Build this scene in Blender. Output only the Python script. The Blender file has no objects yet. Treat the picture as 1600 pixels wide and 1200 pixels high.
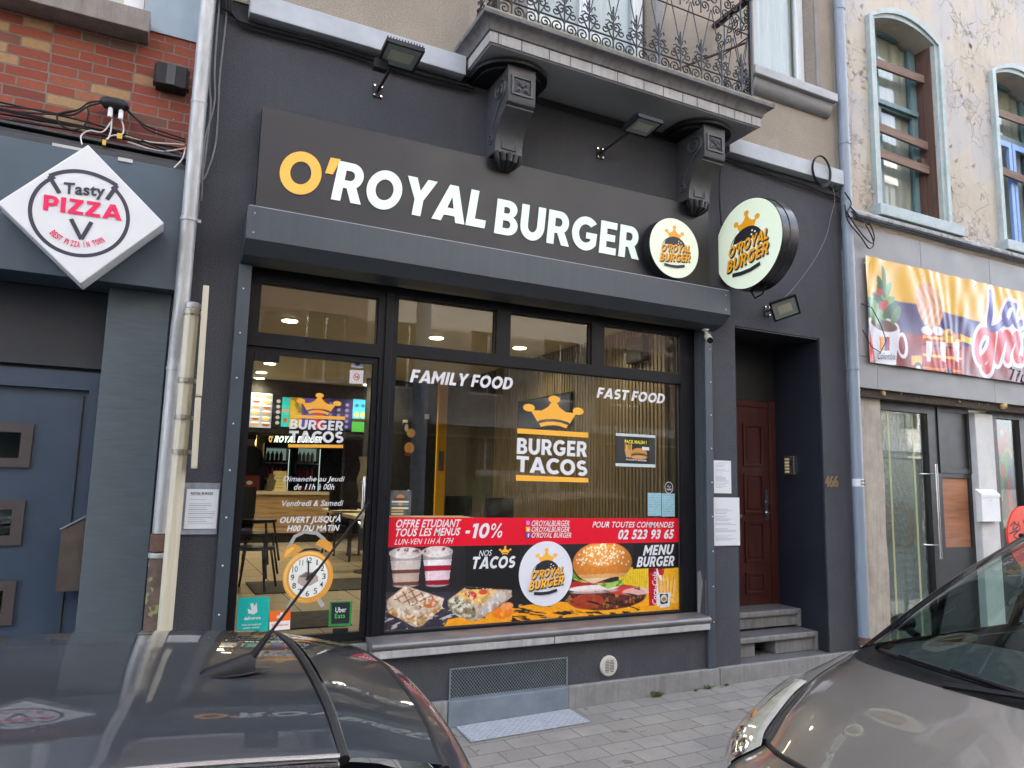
import bpy, bmesh, math, random
import numpy as np
from mathutils import Vector, Matrix, geometry
R = math.radians
SC = bpy.context.scene
COL = SC.collection
random.seed(4)

# ---------------------------------------------------------------- camera
CAM = Vector((0.0, -5.0, 1.73))
YAW, PITCH, ROLL, FPX = R(26.2388), R(7.616), R(1.3442), 1120.0
_f = Vector((math.sin(YAW)*math.cos(PITCH), math.cos(YAW)*math.cos(PITCH), math.sin(PITCH)))
_r = Vector((math.cos(YAW), -math.sin(YAW), 0))
_u = _r.cross(_f)
CR = _r*math.cos(ROLL) + _u*math.sin(ROLL)
CU = -_r*math.sin(ROLL) + _u*math.cos(ROLL)
CF = _f
cd = bpy.data.cameras.new('camera')
cam = bpy.data.objects.new('camera', cd)
COL.objects.link(cam)
cam.matrix_world = Matrix((
    (CR.x, CU.x, -CF.x, CAM.x), (CR.y, CU.y, -CF.y, CAM.y), (CR.z, CU.z, -CF.z, CAM.z), (0, 0, 0, 1)))
cd.sensor_width = 36
cd.lens = FPX/1600*36
cd.clip_start = 0.05
cd.clip_end = 600
SC.camera = cam

# ---------------------------------------------------------------- sky, sun, exposure
SUN_EL, SUN_AZ = R(38), R(24)          # the sun stands behind the row: the street side is in open shade
w = bpy.data.worlds.new('World')
SC.world = w
w.use_nodes = True
wn = w.node_tree.nodes
sky = wn.new('ShaderNodeTexSky')
sky.sky_type = 'NISHITA'
sky.sun_disc = False
sky.sun_elevation = SUN_EL
sky.sun_rotation = SUN_AZ
sky.air_density = 0.62
sky.dust_density = 3.4
sky.ozone_density = 0.2
wn['Background'].inputs[1].default_value = 0.15
hs = wn.new('ShaderNodeHueSaturation')          # thin high haze: a paler, less blue sky
hs.inputs['Saturation'].default_value = .55
w.node_tree.links.new(sky.outputs[0], hs.inputs['Color'])
w.node_tree.links.new(hs.outputs[0], wn['Background'].inputs[0])
sl = bpy.data.lights.new('sun', 'SUN')
sl.energy = 2.2
sl.angle = R(0.5)
sl.color = (1.0, 0.94, 0.86)
so = bpy.data.objects.new('sun', sl)
COL.objects.link(so)
sd = Vector((math.sin(SUN_AZ)*math.cos(SUN_EL), math.cos(SUN_AZ)*math.cos(SUN_EL), math.sin(SUN_EL)))
so.rotation_euler = sd.to_track_quat('Z', 'Y').to_euler()
so.location = (0, 10, 30)
SC.view_settings.view_transform = 'Standard'
SC.view_settings.look = 'None'
SC.view_settings.exposure = 3.8
SC.view_settings.gamma = 1.0
SC.cycles.use_denoising = True
SC.cycles.max_bounces = 8
SC.cycles.diffuse_bounces = 4
SC.cycles.transparent_max_bounces = 12
SC.cycles.caustics_reflective = False
SC.cycles.caustics_refractive = False
SC.cycles.sample_clamp_indirect = 4

# ---------------------------------------------------------------- measuring helpers (photo pixel -> point on a real plane)
def ray(x, y):
    return CR*((x-800)/FPX) - CU*((y-600)/FPX) + CF
def at(x, y, Y=0.0):
    d = ray(x, y); return CAM + d*((Y-CAM.y)/d.y)
def atX(x, y, X):
    d = ray(x, y); return CAM + d*((X-CAM.x)/d.x)
def atZ(x, y, Z):
    d = ray(x, y); return CAM + d*((Z-CAM.z)/d.z)
def pav(x):
    return 0.0152*(x-3.03)              # the street climbs gently to the right

# ---------------------------------------------------------------- geometry collector
class G:
    def __init__(s): s.v = []; s.f = []; s.m = []
    def add(s, vs, fs, mi=0):
        o = len(s.v)
        s.v += [tuple(v) for v in vs]
        s.f += [tuple(i+o for i in f) for f in fs]
        s.m += [mi]*len(fs)
        return s
    def box(s, x0, x1, y0, y1, z0, z1, mi=0):
        vs = [(x, y, z) for z in (z0, z1) for y in (y0, y1) for x in (x0, x1)]
        return s.add(vs, [(0,2,3,1), (4,5,7,6), (0,1,5,4), (2,6,7,3), (0,4,6,2), (1,3,7,5)], mi)
    def obox(s, c, ax, ay, az, mi=0):   # oriented box: centre and three half-axis vectors
        c, ax, ay, az = map(Vector, (c, ax, ay, az))
        vs = [c+ax*i+ay*j+az*k for k in (-1, 1) for j in (-1, 1) for i in (-1, 1)]
        return s.add(vs, [(0,2,3,1), (4,5,7,6), (0,1,5,4), (2,6,7,3), (0,4,6,2), (1,3,7,5)], mi)
    def tube(s, pts, r, n=8, mi=0, closed=False, caps=True, flat=None):
        pts = [Vector(p) for p in pts]
        m = len(pts)
        rs = r if isinstance(r, (list, tuple)) else [r]*m
        prev = None; vs = []
        for i, p in enumerate(pts):
            a = pts[(i-1) % m] if (closed or i > 0) else p
            b = pts[(i+1) % m] if (closed or i < m-1) else p
            t = (b-a).normalized() if (b-a).length > 1e-9 else Vector((0, 0, 1))
            if prev is None:
                q = Vector((0, 0, 1)) if abs(t.z) < .9 else Vector((0, 1, 0))
                e1 = t.cross(q).normalized()
            else:
                e1 = (prev - t*prev.dot(t)).normalized()
            prev = e1; e2 = t.cross(e1)
            for k in range(n):
                an = 2*math.pi*k/n
                vs.append(p + (e1*math.cos(an) + e2*math.sin(an))*rs[i])
        fs = []
        for i in range(m if closed else m-1):
            for k in range(n):
                j = (i+1) % m
                fs.append((i*n+k, i*n+(k+1) % n, j*n+(k+1) % n, j*n+k))
        if caps and not closed:
            fs.append(tuple(range(n-1, -1, -1))); fs.append(tuple((m-1)*n+k for k in range(n)))
        return s.add(vs, fs, mi)
    def lathe(s, prof, c, axis, n=24, mi=0):   # prof: (radius, along)
        c, a = Vector(c), Vector(axis).normalized()
        e1 = a.cross(Vector((0, 0, 1)) if abs(a.z) < .9 else Vector((1, 0, 0))).normalized(); e2 = a.cross(e1)
        vs = []; m = len(prof)
        for r_, h in prof:
            for k in range(n):
                an = 2*math.pi*k/n
                vs.append(c + a*h + (e1*math.cos(an)+e2*math.sin(an))*r_)
        fs = [(i*n+k, i*n+(k+1) % n, (i+1)*n+(k+1) % n, (i+1)*n+k) for i in range(m-1) for k in range(n)]
        fs += [tuple(range(n-1, -1, -1)), tuple((m-1)*n+k for k in range(n))]
        return s.add(vs, fs, mi)
    def prism(s, contours, front, back, mi=0, side=None):  # contours of (u, v); front/back map them into space
        side = mi if side is None else side
        flat = [p for c in contours for p in c]
        tri = geometry.tessellate_polygon([[Vector((p[0], p[1], 0)) for p in c] for c in contours])
        fv = [front(*p) for p in flat]; n = len(flat)
        if back is None:
            return s.add(fv, tri, mi)
        bv = [back(*p) for p in flat]
        s.add(fv, tri, mi)
        s.add(bv, [t[::-1] for t in tri], mi)
        o = 0
        for c in contours:
            k = len(c)
            vs = [fv[o+i] for i in range(k)] + [bv[o+i] for i in range(k)]
            s.add(vs, [(i, (i+1) % k, k+(i+1) % k, k+i) for i in range(k)], side)
            o += k
        return s
    def wall(s, contours, y0, y1, mi=0):         # slab parallel to the facade with openings
        return s.prism(contours, lambda u, v: (u, y0, v), lambda u, v: (u, y1, v), mi)
    def grid(s, P, mi=0, flip=False):            # P[i][j] points
        m, n = len(P), len(P[0])
        vs = [p for row in P for p in row]
        fs = [(i*n+j, i*n+j+1, (i+1)*n+j+1, (i+1)*n+j) for i in range(m-1) for j in range(n-1)]
        if flip: fs = [f[::-1] for f in fs]
        return s.add(vs, fs, mi)

def rect(x0, x1, z0, z1): return [(x0, z0), (x1, z0), (x1, z1), (x0, z1)]
def arc(cx, cy, rx, ry, a0, a1, n=14):
    return [(cx+rx*math.cos(R(a0+(a1-a0)*i/n)), cy+ry*math.sin(R(a0+(a1-a0)*i/n))) for i in range(n+1)]
def ell(cx, cy, rx, ry, n=36): return arc(cx, cy, rx, ry, 0, 360, n)[:-1]

# ---------------------------------------------------------------- objects
WLOC = {}
def tag(o, label=None, cat=None, group=None, kind=None):
    if label: o['label'] = label
    if cat: o['category'] = cat
    if group: o['group'] = group
    if kind: o['kind'] = kind
    return o
def adopt(o, parent):
    if parent is not None:
        o.parent = parent
        o.matrix_parent_inverse = Matrix.Translation(-WLOC[parent.name])
def obj(name, g, mats, parent=None, smooth=False, bevel=0, weld=False, normals=False):
    if not isinstance(mats, (list, tuple)): mats = [mats]
    v = np.array(g.v, float)
    lo, hi = v.min(0), v.max(0)
    c = Vector(((lo[0]+hi[0])/2, (lo[1]+hi[1])/2, lo[2]))
    me = bpy.data.meshes.new(name)
    me.from_pydata([tuple(x) for x in (v-np.array(c))], [], g.f)
    for m in mats: me.materials.append(m)
    me.polygons.foreach_set('material_index', g.m)
    if weld or normals:
        bm = bmesh.new(); bm.from_mesh(me)
        if weld: bmesh.ops.remove_doubles(bm, verts=bm.verts, dist=1e-5)
        bmesh.ops.recalc_face_normals(bm, faces=bm.faces)
        bm.to_mesh(me); bm.free()
    if smooth:
        me.polygons.foreach_set('use_smooth', [True]*len(me.polygons))
        if smooth != 'all': me.set_sharp_from_angle(angle=R(38))
    me.update()
    o = bpy.data.objects.new(name, me)
    o.location = c
    COL.objects.link(o)
    WLOC[o.name] = c
    if bevel:
        b = o.modifiers.new('bevel', 'BEVEL'); b.width = bevel; b.segments = 2; b.limit_method = 'ANGLE'; b.angle_limit = R(50)
    adopt(o, parent)
    return o
def thing(name, label, cat, loc, group=None):
    o = bpy.data.objects.new(name, None)
    o.empty_display_size = .1
    o.location = loc
    COL.objects.link(o)
    WLOC[o.name] = Vector(loc)
    return tag(o, label, cat, group)
def dup(root, off, label=None):
    r = root.copy(); COL.objects.link(r)
    r.location = root.location + Vector(off)
    WLOC[r.name] = WLOC[root.name] + Vector(off)
    if label: r['label'] = label
    def rec(a, b):
        for ch in [c for c in a.children]:
            k = ch.copy(); COL.objects.link(k); k.parent = b; k.matrix_parent_inverse = ch.matrix_parent_inverse.copy()
            WLOC[k.name] = WLOC[ch.name] + Vector(off)
            rec(ch, k)
    rec(root, r)
    return r

# ---------------------------------------------------------------- materials
def newmat(name):
    m = bpy.data.materials.new(name); m.use_nodes = True
    nt = m.node_tree
    return m, nt, nt.nodes['Principled BSDF'], nt.nodes.new('ShaderNodeNewGeometry').outputs['Position']
def setp(p, rough=.5, metal=0, spec=.5, coat=0):
    p.inputs['Roughness'].default_value = rough
    p.inputs['Metallic'].default_value = metal
    p.inputs['Specular IOR Level'].default_value = spec
    p.inputs['Coat Weight'].default_value = coat
    p.inputs['Coat Roughness'].default_value = .03
def noise(nt, vec, scale, detail=4, rough=.55, dist=0):
    n = nt.nodes.new('ShaderNodeTexNoise')
    n.inputs['Scale'].default_value = scale; n.inputs['Detail'].default_value = detail
    n.inputs['Roughness'].default_value = rough; n.inputs['Distortion'].default_value = dist
    nt.links.new(vec, n.inputs['Vector'])
    return n.outputs['Fac']
def ramp(nt, fac, stops, interp='LINEAR'):
    n = nt.nodes.new('ShaderNodeValToRGB')
    n.color_ramp.interpolation = interp
    e = n.color_ramp.elements
    while len(e) < len(stops): e.new(.5)
    for k, (p, c) in zip(e, stops):
        k.position = p
        k.color = (*c, 1) if isinstance(c, (tuple, list)) else (c, c, c, 1)
    nt.links.new(fac, n.inputs[0])
    return n.outputs[0]
def mix(nt, fac, a, b, mode='MIX'):
    n = nt.nodes.new('ShaderNodeMixRGB'); n.blend_type = mode
    for k, x in enumerate((fac, a, b)):
        if hasattr(x, 'is_output'): nt.links.new(x, n.inputs[k])
        elif k == 0: n.inputs[0].default_value = x
        else: n.inputs[k].default_value = (*x, 1) if isinstance(x, (tuple, list)) else (x, x, x, 1)
    return n.outputs[0]
def mth(nt, op, a, b=0.0):
    n = nt.nodes.new('ShaderNodeMath'); n.operation = op
    for k, x in enumerate((a, b)):
        if hasattr(x, 'is_output'): nt.links.new(x, n.inputs[k])
        else: n.inputs[k].default_value = x
    return n.outputs[0]
def mapping(nt, vec, scale=(1, 1, 1), rot=(0, 0, 0), loc=(0, 0, 0)):
    n = nt.nodes.new('ShaderNodeMapping')
    n.inputs['Scale'].default_value = scale; n.inputs['Rotation'].default_value = rot; n.inputs['Location'].default_value = loc
    nt.links.new(vec, n.inputs['Vector'])
    return n.outputs[0]
def bumpn(nt, p, h, strength=.4, dist=.003):
    b = nt.nodes.new('ShaderNodeBump')
    b.inputs['Strength'].default_value = strength; b.inputs['Distance'].default_value = dist
    nt.links.new(h, b.inputs['Height'])
    nt.links.new(b.outputs[0], p.inputs['Normal'])
    return b
def sc3(c, k): return tuple(min(1, x*k) for x in c)
def M(name, col, rough=.5, metal=0, var=.14, vs=5.0, bump=0, bs=140, coat=0, emit=0, spec=.5, stretch=(1, 1, 1), dist=.003, spots=None):
    m, nt, p, pos = newmat(name)
    setp(p, rough, metal, spec, coat)
    vec = mapping(nt, pos, stretch) if stretch != (1, 1, 1) else pos
    c = ramp(nt, noise(nt, vec, vs, 5, .62), [(.28, sc3(col, 1-var)), (.72, sc3(col, 1+var))])
    if spots:                                         # (colour, scale, threshold): flecks of wear
        c = mix(nt, ramp(nt, noise(nt, pos, spots[1], 3, .6), [(spots[2], 0.0), (spots[2]+.03, 1.0)]), c, spots[0])
    nt.links.new(c, p.inputs['Base Color'])
    if rough > .12:
        rr = ramp(nt, noise(nt, pos, vs*2.3, 3), [(.3, max(.03, rough*.85)), (.7, min(1, rough*1.12))])
        nt.links.new(rr, p.inputs['Roughness'])
    if emit:
        nt.links.new(c, p.inputs['Emission Color']); p.inputs['Emission Strength'].default_value = emit
    if bump: bumpn(nt, p, noise(nt, vec, bs, 3, .6), bump, dist)
    return m
def flat(name, col, rough=.45, emit=0, spec=.4):      # printed film, ink, lit face
    m, nt, p, pos = newmat(name)
    setp(p, rough, 0, spec)
    p.inputs['Base Color'].default_value = (*col, 1)
    if emit:
        p.inputs['Emission Color'].default_value = (*col, 1); p.inputs['Emission Strength'].default_value = emit
    return m
def painted(name, rough=.4, emit=0, spec=.4, coat=0):  # a print: colour comes from the sheet's own colour attribute
    m, nt, p, pos = newmat(name)
    setp(p, rough, 0, spec, coat)
    a = nt.nodes.new('ShaderNodeVertexColor'); a.layer_name = 'ink'
    nt.links.new(a.outputs[0], p.inputs['Base Color'])
    if emit:
        nt.links.new(a.outputs[0], p.inputs['Emission Color']); p.inputs['Emission Strength'].default_value = emit
    return m
def glassm(name, tint=(.88, .89, .84), ior=1.75, rough=0.0):
    m = bpy.data.materials.new(name); m.use_nodes = True
    nt = m.node_tree; nt.nodes.clear()
    t = nt.nodes.new('ShaderNodeBsdfTransparent'); t.inputs[0].default_value = (*tint, 1)
    gl = nt.nodes.new('ShaderNodeBsdfGlossy'); gl.inputs['Roughness'].default_value = rough
    f = nt.nodes.new('ShaderNodeFresnel'); gm = nt.nodes.new('ShaderNodeNewGeometry')
    nt.links.new(mth(nt, 'ADD', mth(nt, 'MULTIPLY', gm.outputs['Backfacing'], 1/ior-ior), ior), f.inputs[0])   # same mirror strength from both faces
    x = nt.nodes.new('ShaderNodeMixShader'); o = nt.nodes.new('ShaderNodeOutputMaterial')
    nt.links.new(f.outputs[0], x.inputs[0]); nt.links.new(t.outputs[0], x.inputs[1]); nt.links.new(gl.outputs[0], x.inputs[2])
    nt.links.new(x.outputs[0], o.inputs[0])
    return m

def srgb(r_, g_, b_):
    f = lambda c: c/12.92 if c <= .04045 else ((c+.055)/1.055)**2.4
    return tuple(f(c/255) for c in (r_, g_, b_))

# walls
def stucco(name, col, grain=260, amt=.55, stain=.25):
    m, nt, p, pos = newmat(name)
    setp(p, .88, 0, .3)
    big = noise(nt, pos, 1.3, 5, .6)
    streak = noise(nt, mapping(nt, pos, (7, 7, .5)), 1.6, 4, .6)
    c = ramp(nt, big, [(.3, sc3(col, 1-stain)), (.7, sc3(col, 1+stain))])
    c = mix(nt, ramp(nt, streak, [(.52, 0.0), (.75, .35)]), c, sc3(col, 1.7))
    fleck = ramp(nt, noise(nt, pos, 46, 2, .5), [(.735, 0.0), (.76, .55)])
    c = mix(nt, fleck, c, (.30, .30, .30))
    sx = nt.nodes.new('ShaderNodeSeparateXYZ'); nt.links.new(pos, sx.inputs[0])     # pale splash dirt thrown up from the pavement
    dirt = mth(nt, 'MULTIPLY', ramp(nt, sx.outputs[2], [(.15, 1.0), (.75, 0.0)]), ramp(nt, noise(nt, mapping(nt, pos, (3, 3, 1)), 5, 6, .7), [(.35, 0.0), (.7, .42)]))
    c = mix(nt, dirt, c, (.17, .16, .145))
    blot = ramp(nt, noise(nt, pos, 3.4, 6, .72, .5), [(.50, 0.0), (.66, .30)])
    c = mix(nt, blot, c, sc3(col, 1.9))
    fine = noise(nt, pos, grain, 3, .7)
    c = mix(nt, .6, c, ramp(nt, fine, [(.30, sc3(col, .35)), (.70, sc3(col, 1.75))]))
    nt.links.new(c, p.inputs['Base Color'])
    hh = mth(nt, 'ADD', fine, mth(nt, 'MULTIPLY', noise(nt, pos, 60, 4, .6), .9))
    bumpn(nt, p, hh, amt, .006)
    return m
def brickm():
    m, nt, p, pos = newmat('red_brick')
    setp(p, .85, 0, .3)
    sx = nt.nodes.new('ShaderNodeSeparateXYZ'); nt.links.new(pos, sx.inputs[0])
    cx = nt.nodes.new('ShaderNodeCombineXYZ')
    nt.links.new(sx.outputs[0], cx.inputs[0]); nt.links.new(sx.outputs[2], cx.inputs[1])
    wob = nt.nodes.new('ShaderNodeVectorMath'); wob.operation = 'ADD'
    nn = nt.nodes.new('ShaderNodeTexNoise'); nn.inputs['Scale'].default_value = 14; nt.links.new(pos, nn.inputs['Vector'])
    sm = nt.nodes.new('ShaderNodeVectorMath'); sm.operation = 'SCALE'; sm.inputs['Scale'].default_value = .008
    nt.links.new(nn.outputs['Color'], sm.inputs[0])
    nt.links.new(cx.outputs[0], wob.inputs[0]); nt.links.new(sm.outputs[0], wob.inputs[1])
    b = nt.nodes.new('ShaderNodeTexBrick')
    nt.links.new(wob.outputs[0], b.inputs['Vector'])
    b.inputs['Scale'].default_value = 1.0
    b.inputs['Brick Width'].default_value = .155; b.inputs['Row Height'].default_value = .066
    b.inputs['Mortar Size'].default_value = .005; b.inputs['Mortar Smooth'].default_value = .2
    b.inputs['Color1'].default_value = (0, 0, 0, 1); b.inputs['Color2'].default_value = (1, 1, 1, 1)
    b.inputs['Mortar'].default_value = (.5, .5, .5, 1); b.offset = .42; b.squash = 1.45; b.squash_frequency = 2
    c = ramp(nt, b.outputs['Color'], [(0, (.20, .045, .028)), (.22, (.27, .062, .036)), (.4, (.16, .042, .03)), (.55, (.30, .082, .042)), (.72, (.23, .05, .03)), (.80, (.27, .07, .04)), (.84, (.38, .24, .11)), (.90, (.36, .22, .10)), (.92, (.16, .095, .06)), (.96, (.12, .07, .05)), (1, (.30, .075, .042))])
    c = mix(nt, ramp(nt, noise(nt, pos, 38, 4, .65), [(.3, 0.0), (.7, .35)]), c, (.14, .05, .035))
    c = mix(nt, b.outputs['Fac'], c, mix(nt, noise(nt, pos, 12), (.26, .23, .19), (.075, .065, .058)))
    c = mix(nt, ramp(nt, noise(nt, pos, 24, 2, .4), [(.76, 0.0), (.78, .8)]), c, (.55, .52, .47))
    nt.links.new(c, p.inputs['Base Color'])
    h = mth(nt, 'ADD', mth(nt, 'MULTIPLY', b.outputs['Fac'], -1.4), mth(nt, 'MULTIPLY', noise(nt, pos, 90, 4, .7), .5))
    bumpn(nt, p, h, .8, .005)
    return m
def peelm():
    m, nt, p, pos = newmat('peeling_plaster')
    setp(p, .8, 0, .35)
    wob = nt.nodes.new('ShaderNodeTexNoise'); wob.inputs['Scale'].default_value = 3.5; wob.inputs['Detail'].default_value = 5
    nt.links.new(pos, wob.inputs['Vector'])
    vm = nt.nodes.new('ShaderNodeVectorMath'); vm.operation = 'MULTIPLY_ADD'
    nt.links.new(wob.outputs['Color'], vm.inputs[0]); vm.inputs[1].default_value = (.32, .32, .32); nt.links.new(pos, vm.inputs[2])
    vo = nt.nodes.new('ShaderNodeTexVoronoi'); vo.feature = 'DISTANCE_TO_EDGE'; vo.inputs['Scale'].default_value = 7.5
    nt.links.new(mapping(nt, vm.outputs[0], (1.0, 1.0, .62)), vo.inputs['Vector'])
    vo2 = nt.nodes.new('ShaderNodeTexVoronoi'); vo2.feature = 'DISTANCE_TO_EDGE'; vo2.inputs['Scale'].default_value = 2.1
    nt.links.new(vm.outputs[0], vo2.inputs['Vector'])
    zone = noise(nt, pos, 1.15, 4, .6)
    crackmask = ramp(nt, zone, [(.46, 0.0), (.58, 1.0)])
    base = ramp(nt, noise(nt, pos, .9, 5, .62, .6), [(.36, (.43, .375, .295)), (.50, (.465, .415, .34)), (.54, (.425, .40, .37)), (.72, (.40, .39, .375))])
    base = mix(nt, ramp(nt, noise(nt, mapping(nt, pos, (6, 6, .7)), 1.5, 4, .6), [(.5, 0.0), (.8, .5)]), base, (.33, .30, .27))
    flake = ramp(nt, noise(nt, pos, 4.2, 7, .72, 1.0), [(.575, 0.0), (.595, 1.0)])
    flake = mix(nt, 1.0, flake, crackmask, 'MULTIPLY')
    base = mix(nt, flake, base, (.29, .24, .185))
    c1 = mix(nt, 1.0, ramp(nt, vo.outputs['Distance'], [(0, 1.0), (.022, 0.0)]), mix(nt, 1.0, crackmask, ramp(nt, noise(nt, pos, 2.6, 3), [(.42, 0.0), (.55, 1.0)]), 'MULTIPLY'), 'MULTIPLY')
    c2 = ramp(nt, vo2.outputs['Distance'], [(0, .75), (.007, 0.0)])
    cr = mix(nt, 1.0, c1, mix(nt, 1.0, c2, ramp(nt, zone, [(.38, 0.0), (.5, 1.0)]), 'MULTIPLY'), 'LIGHTEN')
    base = mix(nt, mth(nt, 'MULTIPLY', cr, .85), base, (.13, .105, .08))
    base = mix(nt, ramp(nt, noise(nt, pos, 17, 2, .4), [(.75, 0.0), (.77, .8)]), base, (.16, .13, .11))
    nt.links.new(base, p.inputs['Base Color'])
    h = mth(nt, 'ADD', mth(nt, 'MULTIPLY', cr, -1.0), mth(nt, 'MULTIPLY', flake, -.8))
    h = mth(nt, 'ADD', h, mth(nt, 'MULTIPLY', noise(nt, pos, 70, 4, .6), .22))
    bumpn(nt, p, h, .9, .008)
    return m
def pavem():
    m, nt, p, pos = newmat('paving_slabs')
    setp(p, .85, 0, .3)
    b = nt.nodes.new('ShaderNodeTexBrick')
    nt.links.new(mapping(nt, pos, (1, 1, 1), (0, 0, 0), (.08, .05, 0)), b.inputs['Vector'])
    b.inputs['Scale'].default_value = 1; b.inputs['Brick Width'].default_value = .26; b.inputs['Row Height'].default_value = .18
    b.inputs['Mortar Size'].default_value = .0045; b.inputs['Mortar Smooth'].default_value = .15
    b.inputs['Color1'].default_value = (.19, .173, .147, 1); b.inputs['Color2'].default_value = (.265, .243, .208, 1)
    b.inputs['Mortar'].default_value = (.06, .056, .048, 1)
    c = mix(nt, ramp(nt, noise(nt, pos, 2.2, 6, .68), [(.34, 0.0), (.70, .72)]), b.outputs['Color'], (.135, .128, .118))
    c = mix(nt, ramp(nt, noise(nt, pos, 120, 3, .6), [(.35, 0.0), (.7, .3)]), c, (.30, .29, .27))
    c = mix(nt, ramp(nt, noise(nt, pos, 7, 3, .5), [(.66, 0.0), (.71, .65)]), c, (.075, .072, .068))
    nt.links.new(c, p.inputs['Base Color'])
    h = mth(nt, 'ADD', mth(nt, 'MULTIPLY', b.outputs['Fac'], -1.0), mth(nt, 'MULTIPLY', noise(nt, pos, 60, 4, .6), .3))
    bumpn(nt, p, h, .6, .004)
    return m
def woodm(name, col, axis='z', rough=.5, coat=0, k=1.0):
    m, nt, p, pos = newmat(name)
    setp(p, rough, 0, .4, coat)
    s = {'z': (9, 9, .7), 'x': (.7, 9, 9), 'y': (9, .7, 9)}[axis]
    n1 = noise(nt, mapping(nt, pos, tuple(x*k for x in s)), 3, 6, .65, .4)
    c = ramp(nt, n1, [(.28, sc3(col, .55)), (.5, col), (.75, sc3(col, 1.35))])
    nt.links.new(c, p.inputs['Base Color'])
    bumpn(nt, p, n1, .25, .002)
    return m
def stonem(name, col, stain=(.09, .085, .075), amt=.55, vert=True):
    m, nt, p, pos = newmat(name)
    setp(p, .8, 0, .35)
    c = ramp(nt, noise(nt, pos, 6, 6, .65), [(.28, sc3(col, .72)), (.72, sc3(col, 1.2))])
    s = noise(nt, mapping(nt, pos, (16, 16, 1.3) if vert else (5, 5, 5)), 1.4, 5, .65)
    c = mix(nt, ramp(nt, s, [(.48, 0.0), (.72, amt)]), c, stain)
    c = mix(nt, ramp(nt, noise(nt, pos, 160, 3, .6), [(.3, 0.0), (.75, .3)]), c, sc3(col, 1.5))
    nt.links.new(c, p.inputs['Base Color'])
    bumpn(nt, p, noise(nt, pos, 55, 5, .7), .5, .004)
    return m
def tilem():
    m, nt, p, pos = newmat('floor_tiles')
    setp(p, .25, 0, .5)
    b = nt.nodes.new('ShaderNodeTexBrick')
    nt.links.new(pos, b.inputs['Vector'])
    b.offset = 0
    b.inputs['Scale'].default_value = 1; b.inputs['Brick Width'].default_value = .6; b.inputs['Row Height'].default_value = .6
    b.inputs['Mortar Size'].default_value = .006
    b.inputs['Color1'].default_value = (.40, .35, .26, 1); b.inputs['Color2'].default_value = (.45, .395, .295, 1); b.inputs['Mortar'].default_value = (.2, .175, .13, 1)
    nt.links.new(b.outputs['Color'], p.inputs['Base Color'])
    return m
def carpaint(name, col, flake=.35):
    m, nt, p, pos = newmat(name)
    setp(p, .38, .55, .5, 1.0)
    p.inputs['Coat Roughness'].default_value = .006
    p.inputs['Coat IOR'].default_value = 1.6
    c = ramp(nt, noise(nt, pos, 900, 1, .5), [(.3, sc3(col, 1-flake*.5)), (.7, sc3(col, 1+flake*.5))])
    c = mix(nt, ramp(nt, noise(nt, pos, 3, 5, .65), [(.5, 0.0), (.8, .14)]), c, (.32, .30, .27))
    nt.links.new(c, p.inputs['Base Color'])
    nt.links.new(ramp(nt, noise(nt, pos, 9, 5, .7), [(.35, .002), (.78, .02)]), p.inputs['Coat Roughness'])
    return m
# ---------------------------------------------------------------- flat graphics: sheets of cut film, prints, lettering
class Sheet:
    STEP = .0005
    def __init__(s, O=(0, 0, 0), U=(1, 0, 0), V=(0, 0, 1), N=(0, -1, 0)):
        s.O, s.U, s.V, s.N = map(Vector, (O, U, V, N)); s.g = G(); s.mats = []; s.k = 0
    def mi(s, m):
        if m not in s.mats: s.mats.append(m)
        return s.mats.index(m)
    def P(s, u, v, up=0): return s.O + s.U*u + s.V*v + s.N*(s.STEP*s.k+up)
    def poly(s, contours, m, step=1):
        if not isinstance(contours[0][0], (tuple, list)): contours = [contours]
        s.k += step
        s.g.prism(contours, lambda u, v: s.P(u, v), None, s.mi(m)); return s
    def tris(s, v2, f, m, step=1):
        s.k += step
        s.g.add([s.P(*q) for q in v2], f, s.mi(m)); return s
    def line(s, pts, wd, m, closed=False, step=1):
        s.k += step
        L, Rr = stroke(pts, wd, closed)
        n = len(pts)
        s.g.add([s.P(*q) for q in L]+[s.P(*q) for q in Rr], [(i, (i+1) % n, n+(i+1) % n, n+i) for i in range(n if closed else n-1)], s.mi(m)); return s
    def text(s, body, p0, p1, top, m, heavy=False, off=.02, shear=0, step=1):   # p0..p1 baseline ends, top: cap height point above p0
        v2, f = textmesh(body, heavy, off, shear)
        a, b, c = Vector(p0), Vector(p1), Vector(top)
        W = max(q[0] for q in v2)
        out = [a+(b-a)*(q[0]/W)+(c-a)*q[1] for q in v2]
        return s.tris([(q.x, q.y) for q in out], f, m, step)
    def done(s, name, parent=None, label=None, cat=None, group=None):
        o = obj(name, s.g, s.mats, parent)
        return tag(o, label, cat, group) if label else o

def stroke(pts, wd, closed=False):
    n = len(pts); L = []; Rr = []
    ws = wd if isinstance(wd, (list, tuple)) else [wd]*n
    for i in range(n):
        a = pts[(i-1) % n] if (closed or i > 0) else pts[i]
        b = pts[(i+1) % n] if (closed or i < n-1) else pts[i]
        dx, dy = b[0]-a[0], b[1]-a[1]; l = math.hypot(dx, dy) or 1
        nx, ny = -dy/l*ws[i]/2, dx/l*ws[i]/2
        L.append((pts[i][0]+nx, pts[i][1]+ny)); Rr.append((pts[i][0]-nx, pts[i][1]-ny))
    return L, Rr

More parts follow.
